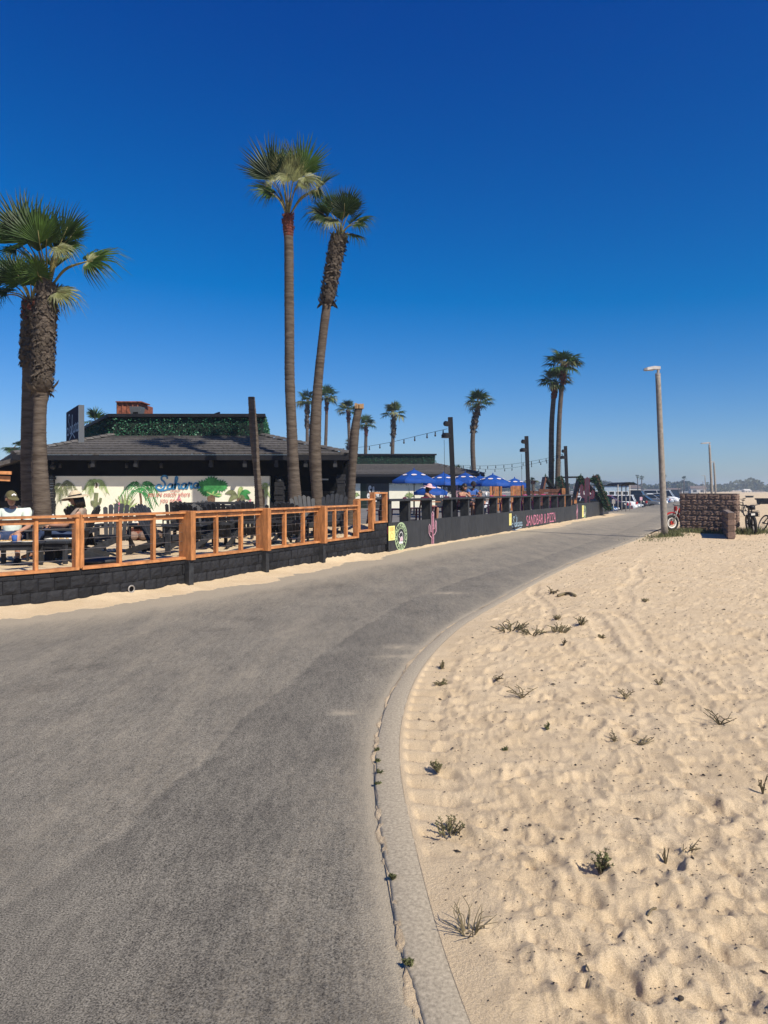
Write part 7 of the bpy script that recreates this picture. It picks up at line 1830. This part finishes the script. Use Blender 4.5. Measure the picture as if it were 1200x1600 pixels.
# ================================================================== THE FAR SIDE
def house(label, px, d, w, h, dep, wall_m, roof_m, flat=False):
    w *= .65; h *= .8; dep *= .65
    t = thing('house', label, 'house', ((px - 600) / F * d, d, -1.0), R(U(-15, 15)), 'low buildings beyond the beach'); mb = MB(); mb.box((0, 0, h / 2), (w, dep, h)); mb.build('wall', wall_m, t)
    mb = MB()
    if flat: mb.box((0, 0, h + .15), (w + .6, dep + .6, .3))
    else: mb.add([(-w / 2 - .4, -dep / 2 - .4, h), (w / 2 + .4, -dep / 2 - .4, h), (w / 2 + .4, dep / 2 + .4, h), (-w / 2 - .4, dep / 2 + .4, h), (-w / 2 - .2, 0, h + dep * .28), (w / 2 + .2, 0, h + dep * .28)], [(0, 1, 5, 4), (2, 3, 4, 5), (1, 2, 5), (3, 0, 4), (3, 2, 1, 0)])
    mb.build('roof', roof_m, t)
    n = max(2, int(w / 3))
    for k in range(n):
        mb = MB(); mb.box((-w / 2 + w * (k + .5) / n, -dep / 2 - .02, h * .55), (w / n * .5, .04, h * .36)); mb.build('window', M['glass'], t)
for a in (('long low brown building left of the lamp pole', 1018, 420, 22, 3.2, 8, M['roofb'], M['roofb'], True), ('low pale building right behind the far cars', 1052, 380, 12, 2.6, 7, M['house'], M['roofb'], False), ('long dark roofed building just right of the lamp pole', 1046, 300, 14, 2.9, 6, M['roofb'], M['fascia'], True),
          ('small white house under the far trees right of the block wall', 1166, 420, 6, 2.6, 4, M['house'], M['house'], False), ('long white house beside the small white house', 1184, 430, 8, 2.2, 4, M['house'], M['roofb'], True), ('white house hidden in the trees left of the lamp pole', 985, 340, 12, 4, 8, M['house'], M['roofb'], False), ('pale house above the block wall', 1090, 400, 12, 4.0, 8, M['house'], M['roofb'], False), ('white house behind the ivy arbour', 915, 330, 16, 3.6, 8, M['house'], M['roofb'], False)): house(*a)
def far_palm(label, px, d, ptop, cw, seed):
    r = random.Random(seed); base = Vector(((px - 600) / F * d, d, -1.0)); h = EYE - (ptop - HOR) / F * d + 1.0; t = thing('palm_tree', label, 'palm tree', tuple(base), 0, 'distant palms beyond the car park'); lean = r.uniform(-.5, .5)
    mb = MB(); mb.tube([(0, 0, 0), (lean * .5, 0, h * .5), (lean, 0, h)], [.30, .24, .22], 8); mb.build('trunk', M['trunk'], t, smooth=True); rad = cw / 2 / F * d * .75
    for i in range(14):
        az = 2 * math.pi * i / 14 + r.uniform(-.2, .2); e = R(r.choice((r.uniform(30, 80), r.uniform(-30, 30)))); d3 = Vector((math.cos(az) * math.cos(e), math.sin(az) * math.cos(e), math.sin(e)))
        frond2(t, (lean, 0, h), d3, rad * .55, rad * .8, (0, 0, 1) if e > R(-5) else (d3.x, d3.y, 1.2), ('s', 'sd')[i % 2], i % 3)
for i, (px, d, pt, cw, lab) in enumerate(((997, 320, 745, 9, 'left palm of the distant pair above the parked cars'), (1002, 330, 747, 10, 'right palm of the distant pair above the parked cars'), (989, 380, 755, 6, 'small distant palm left of the pair above the cars'), (1040.5, 330, 745, 8, 'distant palm touching the right side of the lamp pole'), (1043, 380, 758, 8, 'short distant palm low beside the lamp pole'), (1068, 320, 748, 10, 'distant tall palm above the left end of the block wall'), (1060, 340, 761, 7, 'short distant palm above the motorbike'), (1065, 360, 759, 6, 'short distant palm under the tall one by the block wall'), (1076.5, 420, 755, 8, 'left palm of a faint pair above the block wall'), (1081, 420, 756, 7, 'right palm of a faint pair above the block wall'), (1106, 430, 756, 8, 'faint palm between the street lamps'), (1122, 460, 758, 7, 'faint palm right of the street lamps'), (1133, 470, 758, 7, 'faint palm above the right part of the block wall'), (1192, 450, 756, 8, 'faint palm near the right edge of the photo'), (928, 260, 757, 9, 'distant palm seen through the ivy arbour'), (889, 220, 758, 8, 'distant palm beside the farthest light pole'))): far_palm(lab, px, d, pt, cw, 700 + i)
# belt of trees, one mass far away
def treeline():
    r = random.Random(99); mb = MB()
    for _ in range(560):
        px = r.uniform(560, 1330); d = r.uniform(430, 640); hh = r.uniform(3.4, 6.4) + 1.4 * max(0, math.sin(px * .055)) + (1.6 if 1138 < px < 1182 else 0)
        c = Vector(((px - 600) / F * d, d, -1.0)); rw = r.uniform(2.2, 6.0)
        for k in range(46):
            a, e = r.uniform(0, 2 * math.pi), math.asin(r.uniform(-.3, 1)); q = c + Vector((rw * math.cos(a) * math.cos(e), rw * math.sin(a) * math.cos(e), hh * .55 + hh * .5 * math.sin(e))) * 1.0
            s = r.uniform(.5, 1.2); u = Vector((r.uniform(-1, 1), r.uniform(-1, 1), r.uniform(-1, 1))).normalized(); v = u.cross(Vector((r.uniform(-1, 1), r.uniform(-1, 1), r.uniform(-1, 1)))).normalized()
            mb.add([q - u * s, q - v * s * .8, q + u * s, q + v * s * .8], [(0, 1, 2, 3)])
    o = mb.build('far_treeline', M['fartree'], None, recalc=False); tag(o, 'hazy belt of trees along the horizon', 'trees', kind='stuff')
treeline()
# ================================================================== WEEDS, DRIFTWOOD, PEBBLES
def weed(label, px, py, hpx, wpx, kind, seed, name='beach_weed', cat='weed', group='weeds growing in the sand', z=None):
    r = random.Random(seed); p = gnd(px, py, .07)
    for _ in range(3):
        zz = sand_z(p.x, p.y) if z is None else z; p = gnd(px, py, zz)
    d = p.y; h = .85 * hpx / F * d; w = wpx / F * d; t = thing(name, label, cat, (p.x, p.y, zz - .005), r.uniform(0, 3), group)
    st, lf = MB(), MB()
    n = dict(bush=15, sprawl=22, grass=20, twig=5, leafy=7)[kind]
    for i in range(n):
        a = r.uniform(0, 2 * math.pi); sp = r.uniform(.15, 1.0)
        if kind == 'grass': L = h * r.uniform(.5, 1.1); o = Vector((math.cos(a), math.sin(a), 0)) * w * .12; tip = o + Vector((math.cos(a) * w * .5 * sp, math.sin(a) * w * .5 * sp, L * (1.1 - .7 * sp)))
        elif kind == 'twig': o = Vector((0, 0, 0)); tip = Vector((math.cos(a) * w * .5, math.sin(a) * w * .3, h * r.uniform(.3, 1)))
        else:
            o = Vector((math.cos(a), math.sin(a), 0)) * w * .35 * r.random() * (1 if kind == 'sprawl' else .3); tip = o + Vector((math.cos(a + r.uniform(-.5, .5)) * w * .4 * sp, math.sin(a) * w * .4 * sp, h * r.uniform(.45, 1.0) * (1 - .4 * sp)))
        mid = o.lerp(tip, .5) + Vector((r.uniform(-.1, .1) * w, r.uniform(-.1, .1) * w, .12 * h)); path = spline([o, mid, tip], 4)
        rr = max(.0016, .0022 * d / 3.0) * (1 if kind != 'twig' else 1.1)
        st.tube(path, [rr * (1.3 - .8 * k / (len(path) - 1)) for k in range(len(path))], 5)
        if kind in ('bush', 'sprawl', 'leafy'):
            for k in range(26 if kind != 'leafy' else 9):
                u = r.uniform(.15, 1); q = path[min(len(path) - 1, int(u * (len(path) - 1)))]; s = max(.009, .085 * h) * r.uniform(.6, 1.4) * (1.5 if kind == 'leafy' else 1); dv = Vector((r.uniform(-1, 1), r.uniform(-1, 1), r.uniform(-.2, 1))).normalized(); sv = dv.cross(Vector((r.uniform(-1, 1), r.uniform(-1, 1), r.uniform(-1, 1)))).normalized()
                lf.add([q, q + dv * s * .5 + sv * s * .22, q + dv * s, q + dv * s * .5 - sv * s * .22], [(0, 1, 2, 3)])
        if kind == 'twig':
            for k in range(3):
                q = path[2 + 2 * k]; st.tube([q, q + Vector((r.uniform(-.25, .25) * w, r.uniform(-.2, .2) * w, r.uniform(.05, .35) * h))], rr * .6, 4)
    so = st.build('stems', M['weed'] if kind in ('leafy',) else M['weeddry'], t); so['kind'] = 'stuff'
    if lf.v: lo = lf.build('leaves', M['weed'], t, recalc=False); lo['kind'] = 'stuff'
    return t
for i, (px, py, h, w, k, lab) in enumerate((
    (795, 985, 24, 62, 'sprawl', 'sprawling green weed patch nearest the bend of the kerb'), (832, 993, 22, 48, 'sprawl', 'right part of the sprawling weed patch by the bend'), (873, 988, 20, 34, 'sprawl', 'low green weed right of the sprawling patch'), (908, 977, 24, 30, 'bush', 'dense green tuft farthest right of the upper weeds'), (870, 968, 12, 20, 'bush', 'small weed between the patch and the upper tuft'), (880, 1008, 16, 14, 'twig', 'thin upright twig under the upper weeds'), (940, 997, 10, 20, 'bush', 'tiny dark weed right of the upper weeds'),
    (691, 1047, 22, 12, 'bush', 'small upright weed beside the tyre ribs'), (688, 1070, 16, 34, 'bush', 'low flat weed just below the small upright one'), (816, 1090, 22, 52, 'twig', 'bare twiggy weed in the middle of the sand'), (775, 1063, 16, 30, 'twig', 'dark fallen twig left of the middle twiggy weed'), (978, 1090, 20, 30, 'twig', 'dark sprig right of the middle twiggy weed'),
    (684, 1205, 26, 34, 'bush', 'bushy weed beside the kerb halfway down'), (702, 1300, 32, 52, 'sprawl', 'green weed leaning left near the kerb'), (940, 1362, 60, 58, 'bush', 'largest green weed in the foreground sand'), (733, 1458, 66, 80, 'grass', 'dry grass tuft nearest the camera by the kerb'), (792, 1172, 10, 18, 'leafy', 'tiny green sprout in the sand below the middle'), (1000, 1164, 16, 46, 'twig', 'dark twig pair right of the middle sand'), (962, 1158, 18, 30, 'twig', 'forked dark twig left of the twig pair'), (1125, 1132, 34, 60, 'twig', 'long curved twig near the right edge'), (1077, 1327, 20, 46, 'twig', 'flat twiggy weed right of the largest weed'), (1040, 1350, 36, 14, 'twig', 'thin bent stem right of the largest weed'), (1192, 1240, 40, 14, 'twig', 'upright twig at the right edge of the photo'), (855, 1140, 18, 18, 'leafy', 'small sprig between the twigs and the kerb'), (1030, 1070, 14, 20, 'twig', 'small twig far right of the middle'), (1008, 940, 8, 24, 'bush', 'faint low weed up the slope'), (860, 927, 10, 34, 'twig', 'fallen stalk near the far bend of the kerb'))):
    weed(lab, px, py, h, w, k, 800 + i)
for i, (px, py, h, w, lab) in enumerate(((589, 1172, 9, 16, 'green sprout in the kerb gap, topmost of the line'), (590, 1190, 10, 16, 'green sprout in the kerb gap just under the topmost'), (593, 1207, 12, 20, 'largest green sprout in the kerb gap'), (589, 1225, 8, 14, 'green sprout in the kerb gap below the largest'), (613, 1372, 14, 20, 'dry sprout in the kerb gap halfway to the camera'), (638, 1505, 16, 26, 'dry sprout in the kerb gap nearest the camera'))):
    weed(lab, px, py, h * .75, w * .8, 'bush' if i > 3 else 'leafy', 850 + i, 'kerb_weed', 'weed', 'weeds in the gap beside the kerb', z=.012)
# driftwood stalks and a bottle cap sized clod
def stick(label, pts, r0):
    p = gnd(*pts[0], .09); zz = sand_z(p.x, p.y); P3 = []
    for x, y in pts:
        q = gnd(x, y, zz); q.z = sand_z(q.x, q.y) + r0; P3.append(q)
    t = thing('driftwood', label, 'driftwood', tuple(P3[0]), 0, 'sticks lying on the sand'); mb = MB(); mb.tube([q - P3[0] for q in spline(P3, 4)], r0, 6); mb.build('stick', M['weeddry'], t, smooth=True)
stick('dark driftwood stick lying near the far bend of the kerb', [(872, 933), (880, 930), (890, 931), (899, 934)], .022); stick('thin stick beside a dark clod in the near sand', [(1012, 1440), (1018, 1430), (1025, 1422)], .004); stick('thin stalk hanging from a clod in the lower sand', [(916, 1522), (921, 1536), (919, 1550)], .003)
r3 = random.Random(55)
for i, (px, py, s, lab) in enumerate(((1013, 1444, 6, 'dark clod at the end of a thin stick'), (812, 1290, 6, 'dark flat stone in the middle of the near sand'), (916, 1520, 5, 'dark clod in the lower sand'), (1064, 1561, 5, 'dark clod near the bottom of the sand'), (890, 1455, 5, 'dark pebble pair in the footprints'), (828, 1290, 3, 'small dark pebble right of the flat stone'), (905, 1375, 3, 'small pebble under the largest weed'))):
    p = gnd(px, py, .07); zz = sand_z(p.x, p.y); p = gnd(px, py, zz); s_ = s / F * p.y; mb = MB(); mb.ball((0, 0, 0), (s_, s_ * .8, s_ * .7), 8, 6); mb.v = [(x * r3.uniform(.85, 1.15), y * r3.uniform(.85, 1.15), z * r3.uniform(.85, 1.15)) for x, y, z in mb.v]
    o = mb.build('clod', M['pebble'], None, smooth=True); o.location = (p.x, p.y, zz + s_ * .35); tag(o, lab, 'pebble', 'dark clods lying on the sand')
# litter of crumbs on the sand, and specks on the asphalt
def crumbs():
    r = random.Random(66); mb = MB()
    for _ in range(6500):
        d = 1.5 * math.exp(r.random() * math.log(26 / 1.5)); kx = float(kerb_x(d)); x = kx + .2 + r.random() ** .9 * (d * .62 + .6 - kx)
        s = r.uniform(.0010, .0028) * (1 + .16 * d) * (2.2 if r.random() < .04 else 1); z = sand_z(x, d); c = Vector((x, d, z + s * .3)); a = r.uniform(0, 6.3); e1 = Vector((math.cos(a), math.sin(a), 0)) * s * r.uniform(1, 2.4); e2 = Vector((-math.sin(a), math.cos(a), 0)) * s
        mb.add([c - e1, c - e2, c + e1, c + e2, c + Vector((0, 0, s * .8))], [(0, 1, 4), (1, 2, 4), (2, 3, 4), (3, 0, 4)])
    o = mb.build('sand_litter', M['pebble'], None, recalc=False); tag(o, 'dark crumbs of weed and grit scattered over the sand', 'litter', kind='stuff')
crumbs()
# low grass around the lamp foot and the block walls
def grass(name, spots, seed):
    r = random.Random(seed); mb = MB()
    for (x0, y0, x1, y1, wd, n, hh) in spots:
        for _ in range(n):
            u = r.random(); x = x0 + (x1 - x0) * u + r.gauss(0, wd); y = y0 + (y1 - y0) * u + r.gauss(0, wd); z = sand_z(x, y) if x > float(kerb_x(y)) + .2 else 0; a = r.uniform(0, 6.3); h = hh * r.uniform(.4, 1.3); b = Vector((x, y, z - .01)); sd = Vector((math.cos(a), math.sin(a), 0)) * .012; tp = b + Vector((r.uniform(-.6, .6) * h, r.uniform(-.6, .6) * h, h))
            mb.add([b - sd, b + sd, tp], [(0, 1, 2)])
    o = mb.build(name, M['weed'], None, recalc=False); tag(o, 'low green grass at the foot of the block walls and lamp', 'grass', kind='stuff')
grass('wall_grass', [(10.7, 26.6, 12.0, 24.8, .22, 1500, .16), (9.0, 23.7, 9.7, 24.0, .22, 500, .14), (12.2, 24.6, 12.9, 25.4, .25, 700, .22), (8.0, 21.8, 9.0, 23.5, .3, 160, .08), (13.0, 25.0, 15.5, 27.5, .5, 700, .15), (9.6, 24.6, 10.8, 26.6, .25, 500, .10)], 77)
# pipe outlet in the block wall
s = s_at_px(202); t = thing('drain_pipe', 'pale round drain pipe end low in the black block wall', 'pipe', tuple(wall_pt(s, -.05, .12))); mb = MB(); d_ = -Vector((-wall_dir(s).y, wall_dir(s).x, 0)); mb.torus((0, 0, 0), .05, .012, d_, 18, 6); mb.build('rim', M['metal'], t, smooth=True); mb = MB(); mb.disc(-d_ * .03, .045, .05, d_, 14); mb.build('bore', M['black'], t)
